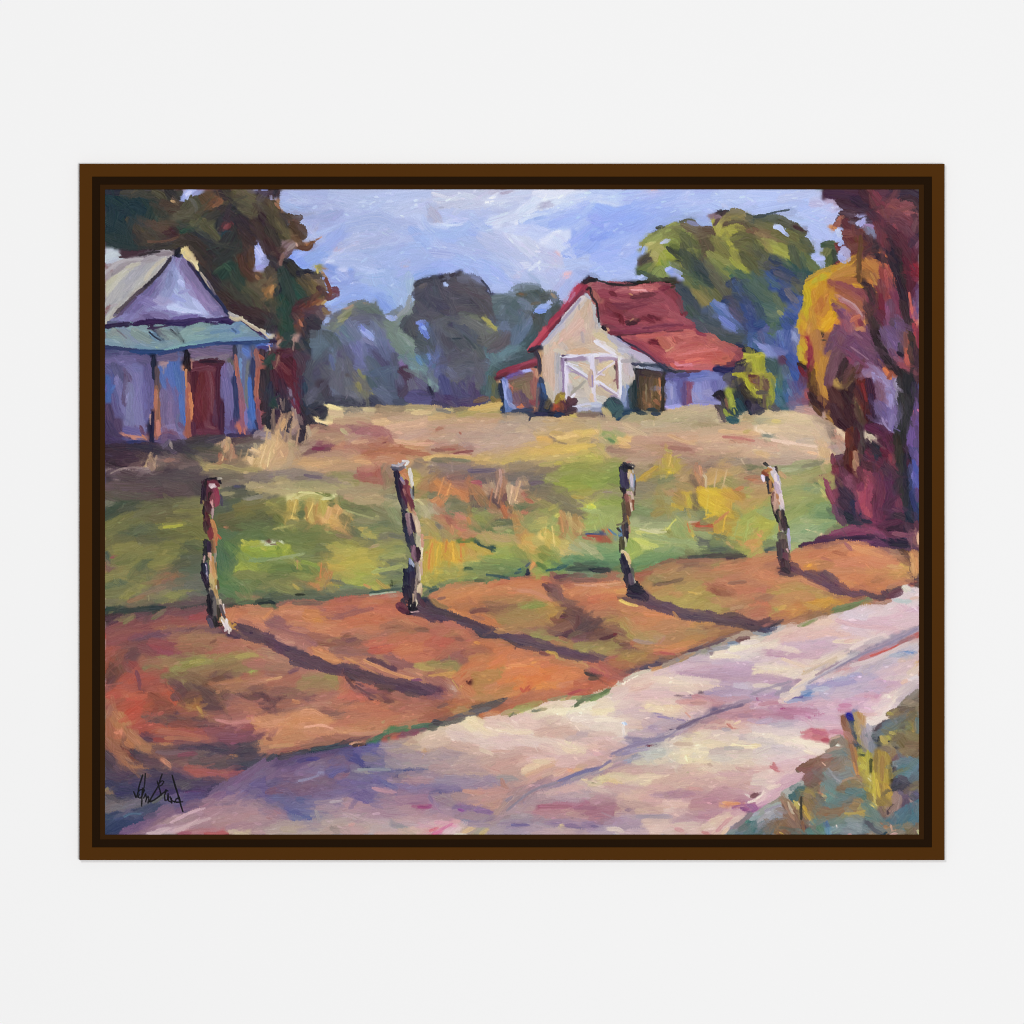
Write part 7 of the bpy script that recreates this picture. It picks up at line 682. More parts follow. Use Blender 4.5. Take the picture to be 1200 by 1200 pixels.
84786c 5 108 92 114 87 117 84;706058 5 112 92 117 90;8c7c5c 4 110 95 116 94;988c84 4 104 95 110 90
T 120 820
@bank
8c4c4c 6 4 6 8 12;a07058 4 4 10 6 5;a8503c 6 14 5 20 3;c04434 7 20 8 26 5;bc4c3c 6 20 12 26 10;b84c38 6 24 16 30 12;884038 7 36 6 46 4;7c4434 6 44 8 50 6;a05040 6 52 6 58 4;9c5448 6 56 10 66 8;94503c 5 30 6 34 3;a0683c 6 60 5 68 4;b08440 2.4 67 5 70 9;503844 8 72 4 82 5;a0605c 6 90 4 100 4;b46854 5 88 6 104 5 112 4;9c5c4c 6 76 11 88 10 98 8;a8645c 5 82 14 94 12 106 10;5c3844 6 114 3 119 4;483040 4 112 4 119 8;bc7454 6 104 8 112 10;ac6450 6 108 8 114 12;202048 2.6 50.6 9 53.4 9.4;7c4038 4 44 9 50 8
a85840 5 6 18 8 24;b86848 5 8 22 10 26;b07444 6 8 13 10 18;c07c50 5 9 10 12 14;9c5c40 6 4 16 5 28;bc8050 6 14 12 18 20;a87048 6 18 20 22 28;b87850 6 20 24 26 30 32 34;a8744c 6 28 34 36 35;b47c4c 4 36 32 44 32 52 29;84503c 6 4 32 8 36;a06040 7 8 30 14 38 20 44;a86c48 7 14 40 20 46 26 48;b47848 5 22 44 26 47 30 48;a86440 5 10 38 16 46;5c2c2c 6 14 32 20 38 24 42;6c2c24 4 16 35 22 41;8c5c40 3 14 30 18 34;c07848 3 16 30 20 33;d07c60 2 9 23 11 23
5c5054 4 30 12 36 14 42 15;4c4044 5 34 14 42 16;684c48 6 44 12 56 14;6c4844 6 56 14 68 16;5c3c44 6 64 14 76 15;5c4044 5 70 18 82 18;84443c 6 50 18 62 18;c05c54 3.4 40 10 42 9
b04c3c 5 24 18 34 18;a8483c 6 28 22 40 20;b45444 5 36 19 48 21;b4563e 5 40 22 54 22 66 23;bc6850 3.6 40 22 52 23 64 25 74 27;b0504c 4 54 22 66 22 74 24;a04c4c 5 68 22 80 21;8c4848 5 84 18 96 19 108 20;9c4c50 4 94 18 104 18;7c4454 5 90 20 98 20;c07c78 2 80 14 92 16 104 15;844c58 6 76 22 90 24 104 24;744458 6 84 28 98 27 108 24;8c5058 5 66 28 78 27;70404c 4 36 26 48 26;943c38 3.4 36 28 50 28;54344c 5 28 25 34 27;40304c 3 30 27 35 28;bc7450 3 44 27 58 27 68 28;885048 5 50 28 62 28;6c3c54 5 50 30 60 31
d89058 4 103 14 108 16 112 20;e09c68 4 106 14 114 14 119 14;e09c70 4 110 18 119 18;d08850 4 108 20 112 22;c87c54 5 112 22 119 20;b06c50 5 114 26 119 25;c08458 5 108 31 114 30 119 28;b47c58 5 108 33 116 34 119 32;60384c 5 104 26 112 23
5c4048 5 38 34 50 35 60 34;30304c 5 56 34 66 33 76 34;2c2c48 5 68 34 78 34 85 35;34304c 6 80 34 92 35 102 33;2c3048 6 90 36 100 34 108 33;3c3c50 4 100 32 108 30;706068 3 38 37 50 37 62 37;6c4c54 5 40 39 52 38;843c58 3.6 54 39 60 38 66 38;606068 4 64 38 76 38;745c5c 4 66 38 74 37;5c5060 5 76 38 90 40
302c44 5 22 38 28 42;2c3048 4 24 36 28 40;383048 7 4 42 8 46;403850 6 3 38 8 42;54404c 6 10 48 20 52;4c3848 5 28 40 38 42;543c48 5 30 46 42 46;785048 4 36 36 44 42;e08868 3.4 42 42 46 45 48 47;f0a880 1.6 43 43 47 46;64484c 5 48 42 62 42;7c5850 5 44 48 52 45 58 44;5c4c4c 4 62 42 74 42;5c5050 6 64 44 78 44 90 44;685450 5 72 42 84 40;4c4450 5 74 47 86 46;bc7848 2 88 41 90 41;443c4c 5 90 44 104 42;24344c 6 98 46 106 46;2c3850 5 104 44 112 42;3c3854 4 112 41 119 40;302c4c 4 96 48 104 50
b8584c 4.6 60 48 68 49 76 51;b8564c 4.6 62 50 74 51 84 52;b05858 4 76 52 88 52 98 52;a0505c 4 88 55 98 53;984858 4 92 52 100 51;6c4858 4 52 50 60 54
483c58 6 28 52 40 54;34304c 6 36 52 48 52;40344c 6 12 54 24 54;3c3450 7 4 52 14 54;54405c 4 20 56 30 58;282c54 7 4 60 14 62;2c2c54 7 14 64 26 64;34305c 7 24 58 36 62;302c54 6 36 58 50 58;3c3458 6 50 54 60 58;504c58 6 54 58 66 60;54505c 5 58 62 68 58;5c4c5c 5 74 57 86 57;3c3458 6 66 60 78 60;302c54 6 62 64 76 64;34345c 5 76 62 84 62;5c4c50 3 86 60 90 56;28285c 6 12 68 22 68;24285c 7 26 66 40 68;3c285c 3 36 66 42 64
8c6c50 3 3 64 5 66;a08c48 2 2 64 4 62;706468 5 4 70 8 71;74686c 7 4 76 12 74 18 71;84707c 6 16 76 24 72 30 70;787078 6 14 78 24 76;605c64 6 24 78 34 74;5c5c5c 5 34 74 40 70;646860 3 36 72 42 68;44404c 4 4 68 14 70
24345c 8 4 84 14 82;243460 8 8 90 18 86 28 83;2c3c60 7 18 82 30 79 38 76;1c2c54 8 4 93 12 90;4c6080 1.6 15 82 20 80 27 80;3c4c70 2 9 84 14 83;3c3c60 6 30 80 40 74
30285c 4 48 66 56 65;5c2860 2.2 56 66.6 62 65 68 65;6c2c74 1.4 64 65 69 65.6
@road
5c5484 6 50 70 60 68;4c4878 6 56 72 66 70;44487c 6 62 68 70 68;54507c 6 40 78 50 74;4c4c78 5 44 72 54 70;5c4c70 5 32 84 42 80;4c4464 5 22 90 32 86
8c6880 6 40 80 46 76;805c7c 5 34 86 46 80;74547c 5 54 78 62 76 70 74;684c74 6 60 74 70 72;4c3c6c 3 58 79 64 80 68 78
6c5484 7 78 66 90 60 102 55;745880 7 90 60 104 52 118 44;7c5c84 6 100 52 112 46 118 42;6c5890 7 84 68 96 63;60508c 8 104 60 114 56;685890 7 110 62 118 60;5c5090 7 104 66 114 66;7c6490 5 90 62 100 60;7c6484 5 108 54 118 50;54508c 5 118 72 108 72;6c5c8c 6 100 70 108 66;8c6484 6 74 70 84 66;9c7080 4 70 74 76 72
a07888 6 74 74 84 72;a8828c 6 84 70 96 70;8c6c88 5 96 66 102 68;7c6490 5 78 76 92 74;a87c8c 7 60 82 72 78 82 76;b0848c 7 76 80 88 78 100 76;a88894 6 92 76 104 73;b88c94 6 98 74 106 74 110 78;9c7c8c 6 110 72 118 76;8c7490 6 112 78 118 80;a8848c 6 44 88 56 84 66 81;9c7480 5 30 90 42 84;cca8b4 2 48 86 60 80 72 76;c8a4b0 2.4 52 92 64 87 76 83
a47c88 7 66 88 80 84 94 83;b4848c 7 80 86 94 84 106 82;a87c8c 6 90 90 104 88;b08c94 6 104 84 118 84;a8848c 6 110 90 118 88;b89494 5 108 92 119 93;906880 6 22 94 34 90;9c748c 6 36 92 46 90;e0c4cc 3 32 94 40 93 46 91;d8b8c4 2.6 38 92 48 90;a04858 3.4 54 94.4 62 93.4;b8747c 4 60 93 74 91;b45860 2 72 94 88 94;d0c49c 4 90 92 96 94;c8b890 3 94 94 102 94.6;705084 5 16 92 26 89 36 85;644878 4 14 94 24 90
@sign
0c0c10 .9 22 64.6 23.6 68.4 24.4 68 26 60 28.4 52.6;0c0c10 .8 30.2 51.6 29.8 58 28.8 65;0c0c10 .7 24.6 65.6 26 63.6 28 62.6 29.6 63.4 28 67 26.6 69 25.4 68.6 26 66;0c0c10 .9 28.4 62 27.8 68 27.6 74.6;0c0c10 .8 29 69 30.4 66 31 69.4 30.4 71.6 32 67.6 32.6 69 32 72.4 34 69;0c0c10 .9 33 71.6 36 66 39 61 42 52;0c0c10 .8 38.4 57 40 62 41.4 67;0c0c10 .7 39.6 58.6 42 56.8 43.2 57.4 42 59.6 40 60.8;0c0c10 .9 33.4 71.6 36 70.6 40 67.6 43.6 64.6;0c0c10 .8 45 64 43.6 67 44 70.6 45.8 70.4 46.2 66 46.6 71 48.8 72;0c0c10 .8 48.6 69 48.8 72.4 47.6 68;0c0c10 .9 49.2 71 51 71.6 53.4 71.8;0c0c10 1 49 53 51 60 53 66 54.6 72 56.6 78.6;0c0c10 .9 50.6 72 52 69.6 54 68.6 54.6 71.6 52 72 56.4 71.6;0c0c10 .8 46 64 44.6 63.2 43.8 65
T 310 820
@bank
5c3c40 5 2 4 8 2;70484c 5 6 8 14 5;a06450 6 10 4 22 3;8c6058 5 14 9 26 7 34 5;c07854 3 20 1 24 2;a87060 5 28 6 40 4;704c50 6 42 7 54 6 62 3;7c5450 6 46 11 56 10;a87054 6 46 3 58 3;b46c4c 6 66 4 78 4;c47854 6 60 6 72 5;c47454 6 74 9 86 7;a87050 5 84 4 96 3;b4644c 6 58 12 70 10;543438 3 85 1 90 1;a06854 6 94 6 108 5 119 4;b0684c 6 80 13 94 10 108 8;a86450 6 100 10 112 8 119 7;a05c50 6 92 5 100 5
c8865c 5 2 13 10 12 20 11;dc9874 4 2 17 12 15 20 13;d8946c 4 3 20 12 18;d08458 5 18 12 24 9 32 9;d48c5c 5 20 12 30 9 38 10;dc9468 3 26 8 34 8 40 11;cc8454 6 14 17 26 15 38 15;d0844c 4 18 16 30 14 42 15;c88058 6 26 20 38 18 48 19;d4905c 5 36 14 46 14 49 17;d89464 4 12 18 24 20;c07c54 6 12 23 24 22 36 20;b88058 5 24 22 36 20 40 20;e0a084 1.6 28 19 40 18 48 20
a0705c 6 50 14 60 13 70 11;bc6c50 7 58 16 70 13 82 11;b46450 6 50 18 60 17;c07858 5 68 17 80 14;b4744c 6 58 19 70 19 80 18;c88c68 4 50 21 60 22 70 21;c49070 3 60 24 72 24 82 22;c0805c 6 74 21 84 19;b87050 6 82 16 94 14 104 12;bc7858 6 94 15 106 13 118 10;a87c58 5 96 18 108 16 118 14;a8604c 5 110 14 119 12;b0885c 2 83 16 84 15
cc845c 6 4 26 14 24 26 24;c07850 6 4 30 16 28 26 27;b87c54 5 14 28 26 26 36 26;cc8860 5 30 24 42 24 50 25;c07c58 5 34 27 46 26;98545c 5 4 25 6 23;7c4448 3 2 27 5 28;c89060 3 4 33 14 32 20 31;6c4c38 2.6 25 29 26 30;b47058 5 24 31 36 29;7c4c4c 5 36 29 48 28 56 27;a06458 4 50 25 62 25;9c605c 4 60 27 72 25 80 24;74444c 4 60 29 70 28;90504c 3 12 36 24 34 34 32;985c58 5 4 37 14 36;7c5450 3 26 33 38 31 48 30
@edge
48343c 4 12 38 24 36;2c3040 3 24 36 34 34 42 33;283848 3 34 35 46 33 54 31;24344c 4 44 34 54 32 60 31;20202c 3 54 30 58 29;342430 2.4 58 30 68 29;6c3c40 3 58 28 68 27 74 26;2c3444 4 2 41 8 39;24304c 4 2 42 5 41;3c3848 4 10 41 20 39;403c54 3 20 38 28 37
e0906c 2 60 31 66 30;f0b090 1.4 61 31.4 68 30;d88860 1 66 29.6 69 29;24141c 2.4 62 32 70 31;34644c 3 72 29 80 26 86 24;3c7050 3 76 28 84 24;48744c 3 84 23 92 21 100 19;5c804c 2.4 88 22 100 18.6;3c6c54 3 104 19 112 17.6 119 17;20304c 3 118 15 120 14;9c4c44 2.4 84 26 92 24;b05848 2 90 25 96 23.4;804458 2 96 24 106 22;7c4c58 2 104 21.6 114 19.6;345c54 2.4 112 19 118 18;74885c 3 116 20 119 19
@road
54406c 5 4 44 14 42 24 40;5c4874 6 12 47 24 43 36 41;443c7c 3.6 24 43 34 41;3c3c84 3 30 42 38 41;5c4474 5 34 40 46 38 54 36;6c4c70 4 40 41 52 38 60 36;503c68 4 48 36 60 34;483c74 4 54 35 62 33;745484 6 10 52 22 48 34 44;806888 6 24 50 36 46 44 42;8c7488 6 32 46 44 44;7c6488 6 4 54 14 50;846478 7 44 44 54 42;5c54a0 4 46 44 50 43
4c4888 6 56 38 66 38;44408c 6 60 40 68 42 70 46;3c3c90 5 64 38 68 42;5450a8 4 74 33 80 33;6458a0 6 66 36 76 36;5c5ca0 5 72 35 84 36;7c6c98 6 82 36 96 38;74709c 6 70 40 84 41;747098 6 72 44 84 45;8c7c90 6 86 40 98 41;a88890 6 88 37 100 39 112 40;a898a4 5 100 40 118 42;7c5c80 5 52 46 60 46;6c609c 5 46 50 56 48;5c5ca4 5 48 52 56 50;8c647c 5 52 53 62 52;945868 3 56 53 59 52;7c6c8c 5 62 47 68 48;343c6c 1.6 69 48 74 48.6;4c407c 4 58 50 64 52;84706c 4 70 42 76 42
a89c98 5 88 44 100 45 112 46;a89898 5 96 47 108 47 119 46;ac9c90 5 88 46 96 44;a08c9c 5 104 42 119 42;9094a0 2 66 49 76 49 88 49;a09490 4 70 51 80 51;606898 4 74 50 86 50 98 51;54588c 4 84 51 98 50 112 50;404888 1.4 98 49.6 112 49.6;a88888 6 98 53 110 53 119 53;7c6894 5 76 54 90 54;443c70 1.4 90 55 96 55.2;8c7898 5 104 51 119 51
54549c 5 80 58 88 60;605ca0 6 70 57 82 56;6c6098 6 54 58 66 57 78 58;605494 6 46 60 56 59;5c5ca0 6 84 56 90 60;74688c 5 60 53 74 54;ac8c94 5 90 57 98 57;a88090 6 98 58 112 59;ac8894 5 106 56 119 56;7c70a0 5 90 62 104 62 118 62;746ca8 4 92 61 106 62
605484 6 6 58 18 57;7c5c7c 6 16 54 28 54 40 56;8c88b4 1.6 24 57 32 55 38 53;7c6898 5 24 52 34 50;785470 7 8 63 20 62 32 63;7c5870 7 24 60 36 60 46 60;74506c 6 12 66 24 66 36 66;6c547c 6 36 64 50 64 60 62;74587c 6 40 60 52 62;7c4c68 4 4 64 12 62;6c5884 6 24 69 36 68 46 66;785870 5 36 58 46 57
5c4c94 6 60 66 70 66;64589c 6 66 68 72 70 70 74;6c5c98 6 62 62 72 62;74689c 6 74 62 82 64;5c4c8c 6 62 64 74 68;6c5c98 5 74 68 80 66;7c6c9c 5 48 66 60 66;7868a0 5 50 64 62 63;c08c98 2.4 76 62 84 64 92 65
8c7490 6 80 68 94 68;8c6c90 6 90 66 104 66 118 65;946c88 6 98 71 112 70;9c6c88 6 84 72 98 72;a87890 5 92 68 108 68;a4547c 3.4 104 75 112 75 117 75;983c78 2 108 75 116 75.4;9c7090 5 110 70 117 70;7c7498 5 110 63 119 62;74609c 3 116 68 118 72;a88498 5 112 78 119 76
5c5890 6 4 70 14 70;5c6098 5 12 74 22 73;6464a0 6 8 68 18 68;485498 5 24 71 34 71;74689c 5 30 72 42 71 50 72;6c5c90 6 4 74 12 75;6c6898 5 24 76 34 76;54589c 7 16 78 26 80;445098 6 20 80 30 81;6868a8 5 28 78 38 79;4c58a0 4 20 84 30 83 36 82;7474a4 4 18 83 26 85;a0849c 3 36 72 48 71.6 56 71;b8a8b8 2 46 72 54 71;b08890 3 56 71 58 69
a47c88 6 2 78 8 80;ac7880 5 4 83 10 82;a87484 4 8 78 14 82;a8848c 5 8 84 18 86;a48898 5 38 76 50 76;b08c98 5 46 80 58 79;8c7c94 5 34 80 44 80;a8949c 5 36 84 48 83;b09498 5 24 87 36 87;9c9498 3 36 78 38 84
b48c98 6 58 72 68 74;b89094 6 56 76 68 76 80 76;b48894 6 68 76 82 76 96 77;a07c94 6 76 76 90 76;a8849c 6 84 80 98 80;b08898 6 96 78 110 78 119 79;b09098 6 60 82 74 82;ac889c 5 66 81 80 82;b894a0 5 100 84 114 83;b49ca8 2.4 56 80 70 84 84 86;b8a49c 6 44 86 58 86 72 87;c0a8a8 5 72 86 86 88;b89ca0 5 94 84 106 86;bca4ac 3 96 87 108 88
b49c94 7 4 90 14 89 26 89;bca898 6 4 94 16 92 28 93;b8a48c 5 14 90 28 91;b0a098 6 26 92 38 92 48 91;c0a89c 6 30 95 44 94;b89c94 6 44 91 56 90;dc9c9c 3 60 88 63 87;c09c98 6 56 92 70 92;8c8078 4 48 90 50 91;8c8c98 3.4 90 88 98 88.6;889498 3 93 89 98 89;b8acac 5 76 90 90 91;c4a4a8 5 82 92 94 93;d0a4a4 4 80 94 94 95;c8a890 5 96 92 106 94;d8b8a8 4 104 90 114 92;d09cb0 4 108 88 119 88;d4a0a8 4 112 92 119 92;a04c84 3 116 94 119 92;cca0a8 4 108 94 116 94;bca4b0 5 112 84 119 85
T 500 820
@bank
8c4c40 5 4 4 14 2;984c38 6 4 10 14 7;a85c3c 6 14 4 28 3;b0643c 5 28 5 40 3;a87040 4 16 9 28 7;9c8448 4 22 10 34 7 44 4;ac8850 4 20 9 28 8;a05c38 5 4 13 14 10;6c4c48 3 8 5 14 3;a85840 6 60 5 72 3 84 1;a05848 6 46 10 58 7;b06040 5 54 8 66 5;9c5440 5 46 8 54 5;b0543c 4 76 2 86 1;c06c40 3.4 38 11 50 9;9c603c 3 38 12 48 12
@edge
3c3c44 2.6 48 2 54 .6;504848 4 30 8 42 5 52 2;54545c 4 20 12 32 9 44 6;5c4c54 4 14 14 26 12;4c4848 2.4 32 5 42 3 50 1;202c4c 2.6 4.6 14.6 8 14.6;3c4444 4 2 18 8 17 16 16;34383c 4 4 16 10 16;4c5448 3 1 20 6 19;54544c 4 2 20 6 20;5c5854 4 16 16 26 13
a8a848 3 60 8 70 5 80 1.6;98a440 4 62 6 72 4 80 2;b0b860 4 56 9 64 7 74 5;c8a870 3.4 53 10 58 8 64 8;6c7050 1.4 58 12 61 9;a89860 2 76 8 84 6;6c7464 2 74 8 80 7
5c7448 3 104 4 108 1;48603c 2.4 104 4.6 110 1
@road
dcbcb4 5 80 5 90 2 100 1;e0ccb0 4 84 5 98 2 104 2;ecdcb8 5 72 9 84 7 96 5;f0e4bc 5 78 11 90 9 104 6;f4ecc8 4 84 10 96 8 108 6 119 5;ece0c4 5 100 10 112 8 119 8;f0e4c0 4 106 4 119 3;e0d4c8 5 104 12 119 12;e0c4c0 4 60 12 70 10;e4d0c8 4 98 3 104 2
e0c4a0 4 12 18 20 17 24 19;dcc49c 3 8 20 14 18;e0d0c4 4 10 24 20 20;f0e0b0 6 27 14 32 14 38 17;ecdcb4 7 28 18 38 20 48 22;ecd8ac 5 30 16 40 20 50 22;e8d0b4 5 44 22 56 24;dcb4b4 6 42 13 50 14 58 17;e0bcb8 6 44 16 54 18 60 20;e4c4c0 4 42 11 50 12 56 14;dcb8b8 6 62 14 72 13 80 15;d8b4b0 5 64 18 76 18;e0c0b8 5 68 16 82 17;e4ccc4 3 60 15 64 18;c8a8a4 7 84 14 92 14;c09c9c 6 82 18 92 17;e0c8bc 7 96 14 104 13 108 17;e4d4cc 7 102 12 114 13;e0c8bc 6 96 18 110 18 119 17;eadcd8 4 104 14 119 14
e0c8c0 6 10 23 20 24;d8c4b8 6 20 20 26 22;e0ccc4 6 16 26 26 28;dcc0c0 6 24 26 36 28;e4ccc8 5 36 24 48 26;e8d4c0 5 46 21 60 23 72 24;ecd8b4 4 52 22 66 24 76 26;dcbcbc 6 46 28 60 28 74 28;d8bcc0 6 58 28 72 28 86 32;d4b4b8 5 54 26 66 27;e0c4c8 5 66 31 80 33;e0c8c0 6 76 26 90 30 104 36;dcc4bc 6 84 32 96 37;e4ccbc 5 90 28 100 32;f0deb8 6 100 31 108 34 116 37;ecd8b0 5 98 34 110 38;e0c0bc 5 106 30 119 32;d4a8a0 5 82 24 92 24;c8a094 5 88 24 100 22 106 24;cca49c 5 78 23 88 21 98 20;b8a0a4 4 100 27 112 25 119 25;d4b0b4 4 110 28 119 28;b49ca8 4 108 24 119 22;c898a4 5 116 37 119 38
c8a498 6 4 28 14 28;c49c90 7 4 34 16 33 28 34;c8a498 6 20 32 34 34;dcc4c0 5 38 30 50 32;e0c8c4 6 40 33 54 33;dcc0bc 5 48 35 60 32;e8ccb0 3 38 35 46 38;c8a89c 6 28 38 40 37;d0a898 2 46 36 58 36;d49858 4 2 28 1 34
a0889c 6 4 40 14 39 24 40;a08898 5 4 43 16 43 28 42;b49898 5 24 42 38 42;b8989c 6 8 46 22 45;c8a49c 4 20 46 34 44;c09890 7 40 42 52 39 62 37;c0948c 7 44 46 56 42 68 39;c4a098 6 54 40 66 37;c8988c 7 50 48 62 44 72 41;c09088 6 54 50 66 48 74 44;b8a094 6 38 48 46 44;b89498 5 30 48 40 48;cc9c94 5 70 40 80 42;dcb8b8 5 74 40 88 40;e0bcc0 6 78 41 92 42 106 43;d4acac 5 70 37 82 37;c89c90 4 66 34 80 36
f0d4a4 5 70 48 78 45 86 43;ecd0a4 4 68 50 78 48;e4cca4 3.4 76 43 86 44;d8a080 6 72 54 82 50 92 45;cc9c90 7 70 58 80 54 90 50;d09888 6 70 56 72 60 76 60;c8a094 7 86 52 98 48;d0a8a0 7 90 56 100 50;cc9488 6 94 54 104 49;d8b0b0 6 96 42 110 41 119 41;dcb4b8 5 92 46 106 45;d4a4a4 5 104 47 116 45;e49c7c 2.4 99 49 103 50;dca870 3 104 49 109 48;c89c80 3 106 47 112 46;d09878 3 90 56 94 57;e0ac98 3 90 53 98 49
b0888c 5 4 48 14 48;a88894 5 4 52 16 51 28 51;b09090 5 14 50 28 50 40 50;ac8c8c 5 22 48 32 49;c09c90 5 24 54 38 54 50 53;a07c98 4 2 53 10 53;8c84a4 6 8 56 22 56 36 56;8c80a8 7 24 58 38 58 52 57;8c7ca0 6 36 60 50 60;907ca4 5 42 56 52 57;8c9094 3 50 54.6 60 55 66 54.4;a08c94 4 56 57 66 56;b07464 3 52.6 56 54 60 57 62;b08c90 6 58 60 68 58;a88890 5 58 64 70 62;c4988c 3 62 53 70 56
645c98 4 2 62 12 62 22 63;7c6ca0 5 12 62 22 61;5c508c 4 4 65 12 65;6c6494 2.4 23 64 26 64;5c588c 2 9 65 10 65.4;d8947c 3 26 64 34 65 40 65.6;c8907c 6 30 67 42 66 54 64;c48c88 6 40 64 52 64 62 65;c08478 5 46 66 58 66;8c7890 6 6 68 14 68;987c8c 6 10 70 22 68 28 67;908088 5 8 70 16 73;a8888c 6 22 68 34 70;c0908c 6 32 72 44 71 54 68;c48c80 5 34 74 46 73;c89078 6 40 76 50 75 54 70;9c7ca0 6 4 76 3 72;9c3c80 3 1 75 3 74
6c5c94 4 20 76 32 76 44 78;745c98 5 26 77 40 78;8c50a0 2 22 77 26 78;7854a0 3 34 78 46 79;9c8098 5 4 78 16 77;a0849c 5 12 80 24 80;8c7c90 6 22 82 34 82;a0848c 5 26 81 38 80;947c90 6 34 84 40 82;6c7ca0 4 26 86 34 88;84709c 5 28 88 40 86 48 86;b08c94 5 4 82 14 83
a07c84 7 56 72 62 66 70 63;987890 7 58 74 66 68 74 62;907888 7 62 70 72 64 82 59;8c6c80 6 52 78 60 72;a0808c 6 50 80 60 76;987484 6 72 68 78 61 86 58;b08c84 3.4 48 80 56 72 60 68;8c7890 5 44 84 54 82;7c7098 3 56 71 60 68;a088a0 4 70 74 76 68
8c78a0 5 86 60 98 57;5c5898 3 94 57 104 53 112 50 119 48;7870a0 4 98 58 108 54 119 51;a08cac 4 100 60 112 55 119 52;8c849c 3 102 56 114 51;38387c 2 93 57 96 55.6;987c94 4 76 62 86 59
e8cca4 4 108 58 119 55;ecd49c 4 110 57 119 56;6c7060 1.4 116 58.8 119 58.2;dccca0 3 114 60 119 60;d4b4b0 5 92 64 104 61 114 60;d0a8a8 6 82 68 94 65 106 63;d4b4b0 5 80 66 90 63;d8bcb4 5 100 66 114 64;a890a8 6 90 70 104 68 118 67;a490a8 5 94 72 108 70;b8a0a8 6 106 66 119 67;a88c98 5 74 72 86 70;9c848c 4 84 71 92 70
9c4c6c 3 80 75 90 75 100 75;a8587c 4 90 74 104 74 116 74;98507c 3 104 76 119 76;a05070 4 106 79 119 79;b8708c 4 84 76 96 76;b47c88 6 76 80 90 79 104 78;c08c94 6 92 82 106 80;b88084 6 80 84 94 82;c0988c 5 100 80 110 79 112 82;a86c84 6 112 82 119 82;b88c8c 5 100 84 112 83;a88490 5 88 84 100 84
b8989c 5 60 76 72 76;b49498 6 62 80 72 78;a8909c 6 58 82 70 82;b49498 5 54 80 62 78;9c8ca0 6 50 86 64 84 78 84;9080a0 5 56 88 70 86 84 86;8c7ca4 5 54 89 68 88;6c5c94 2 60 88 72 88;8c7ca0 5 88 87 100 86 112 87;9c84a8 4 98 86 112 86;6c6094 3 98 88 106 89;84709c 4 112 88 119 89;a898a8 4 72 90 86 89;b8a0ac 5 70 93 84 91;c0a8a8 4 86 92 100 92;a094ac 5 56 92 68 92;9c90ac 4 66 92 78 90;b8a0a4 5 76 95 90 94;c0a4a0 5 100 94 114 94;a890b0 4 114 92 119 93;c8b090 2 94 88 96 88;a898a8 4 44 92 54 90
e0b8bc 4 4 87 12 86;dca0b4 3 6 86 16 87;e0a8ac 4 4 91 14 88 22 86;d87080 2.4 2 92 8 90;cc70a0 2 4 94 12 90 18 87;d8709c 2 4 95 10 92;e0b4c0 4 14 92 22 88;e8ccd0 4 14 95 22 92 26 88;e4c0cc 3 12 94 18 91;e4c098 3 26 91 34 89;e4bc80 3.4 26 93 30 91 34 89;a89878 4 30 95 36 91 38 88;9c9c8c 3 34 94 40 90;d0b868 3 38 94 42 91;b0a090 4 38 90 46 87;e0d8d0 2.4 20 95 28 95;9c8ca4 3 30 88 44 88
T 690 820
@road
e0c8b8 5 4 5 14 3;e8d8c0 4 14 6 22 3;ecdcb4 4 4 9 14 7;dcc0c0 6 22 5 36 4;e4c8a8 5 38 4 44 4;f4dcac 5 44 3 52 4 60 4;f0d8b0 5 42 6 54 7;eccca4 6 56 6 64 7;dcb8c0 4 50 2 64 1;d89098 3.4 64 2 76 1 82 1;b87878 3 72 2 82 2;d0a0a8 4 70 4 84 3;c8a0b8 4 26 8 38 7;d8b8bc 5 22 10 36 9;ecd0b0 5 56 9 64 8;e0c0b8 5 66 8 76 7;e4c8b8 6 62 12 72 11;d89888 1.6 68 9 71 12;d0b0bc 5 70 12 80 9
ecdcb0 4 2 9 14 8;f0e4d4 3 4 14 14 14 24 14;e4d4c8 6 4 19 14 18 22 18;e0ccc0 6 4 22 16 22 26 22;d8bcb0 5 22 13 34 14;d4b8bc 6 34 12 48 13;d0a890 5 34 18 42 17;dcb8b0 5 28 17 36 18;c8a8b8 6 40 16 52 15;b8a0bc 6 40 20 52 20;a88cac 5 42 22 54 22;b09cb8 5 46 18 58 16 66 14;9c88b0 4 44 21 46 20;b0ccf8 2.4 24 16.4 26 17;e8ecfc 1.4 24 16 25 17.6;e0d8d8 2 24 18 24.4 24;8c7cb0 1.2 48 11.6 56 12.6;7464a8 1 62 13.6 67 14.4;d8c8c4 5 30 22 42 24;c0a0b0 5 30 24 44 24;d4b0a8 6 4 26 16 26;b898b0 4 52 20 62 18
dcb8c0 4 4 28 16 28 26 30;e0ccc4 4 18 28 26 30;d8a894 6 4 34 12 33;e4c0b0 6 2 32 12 31;dcb0b8 6 2 37 8 36;e0a8b4 3 4 38 8 38;d4a8a4 6 16 34 26 32;cca49c 5 8 32 20 32;c8a0a4 6 14 38 24 36;c89890 6 4 43 14 42;d0a098 5 2 46 10 45;c89c9c 5 16 42 26 40;dcbca4 5 12 44 24 42;c8a890 5 16 46 28 42
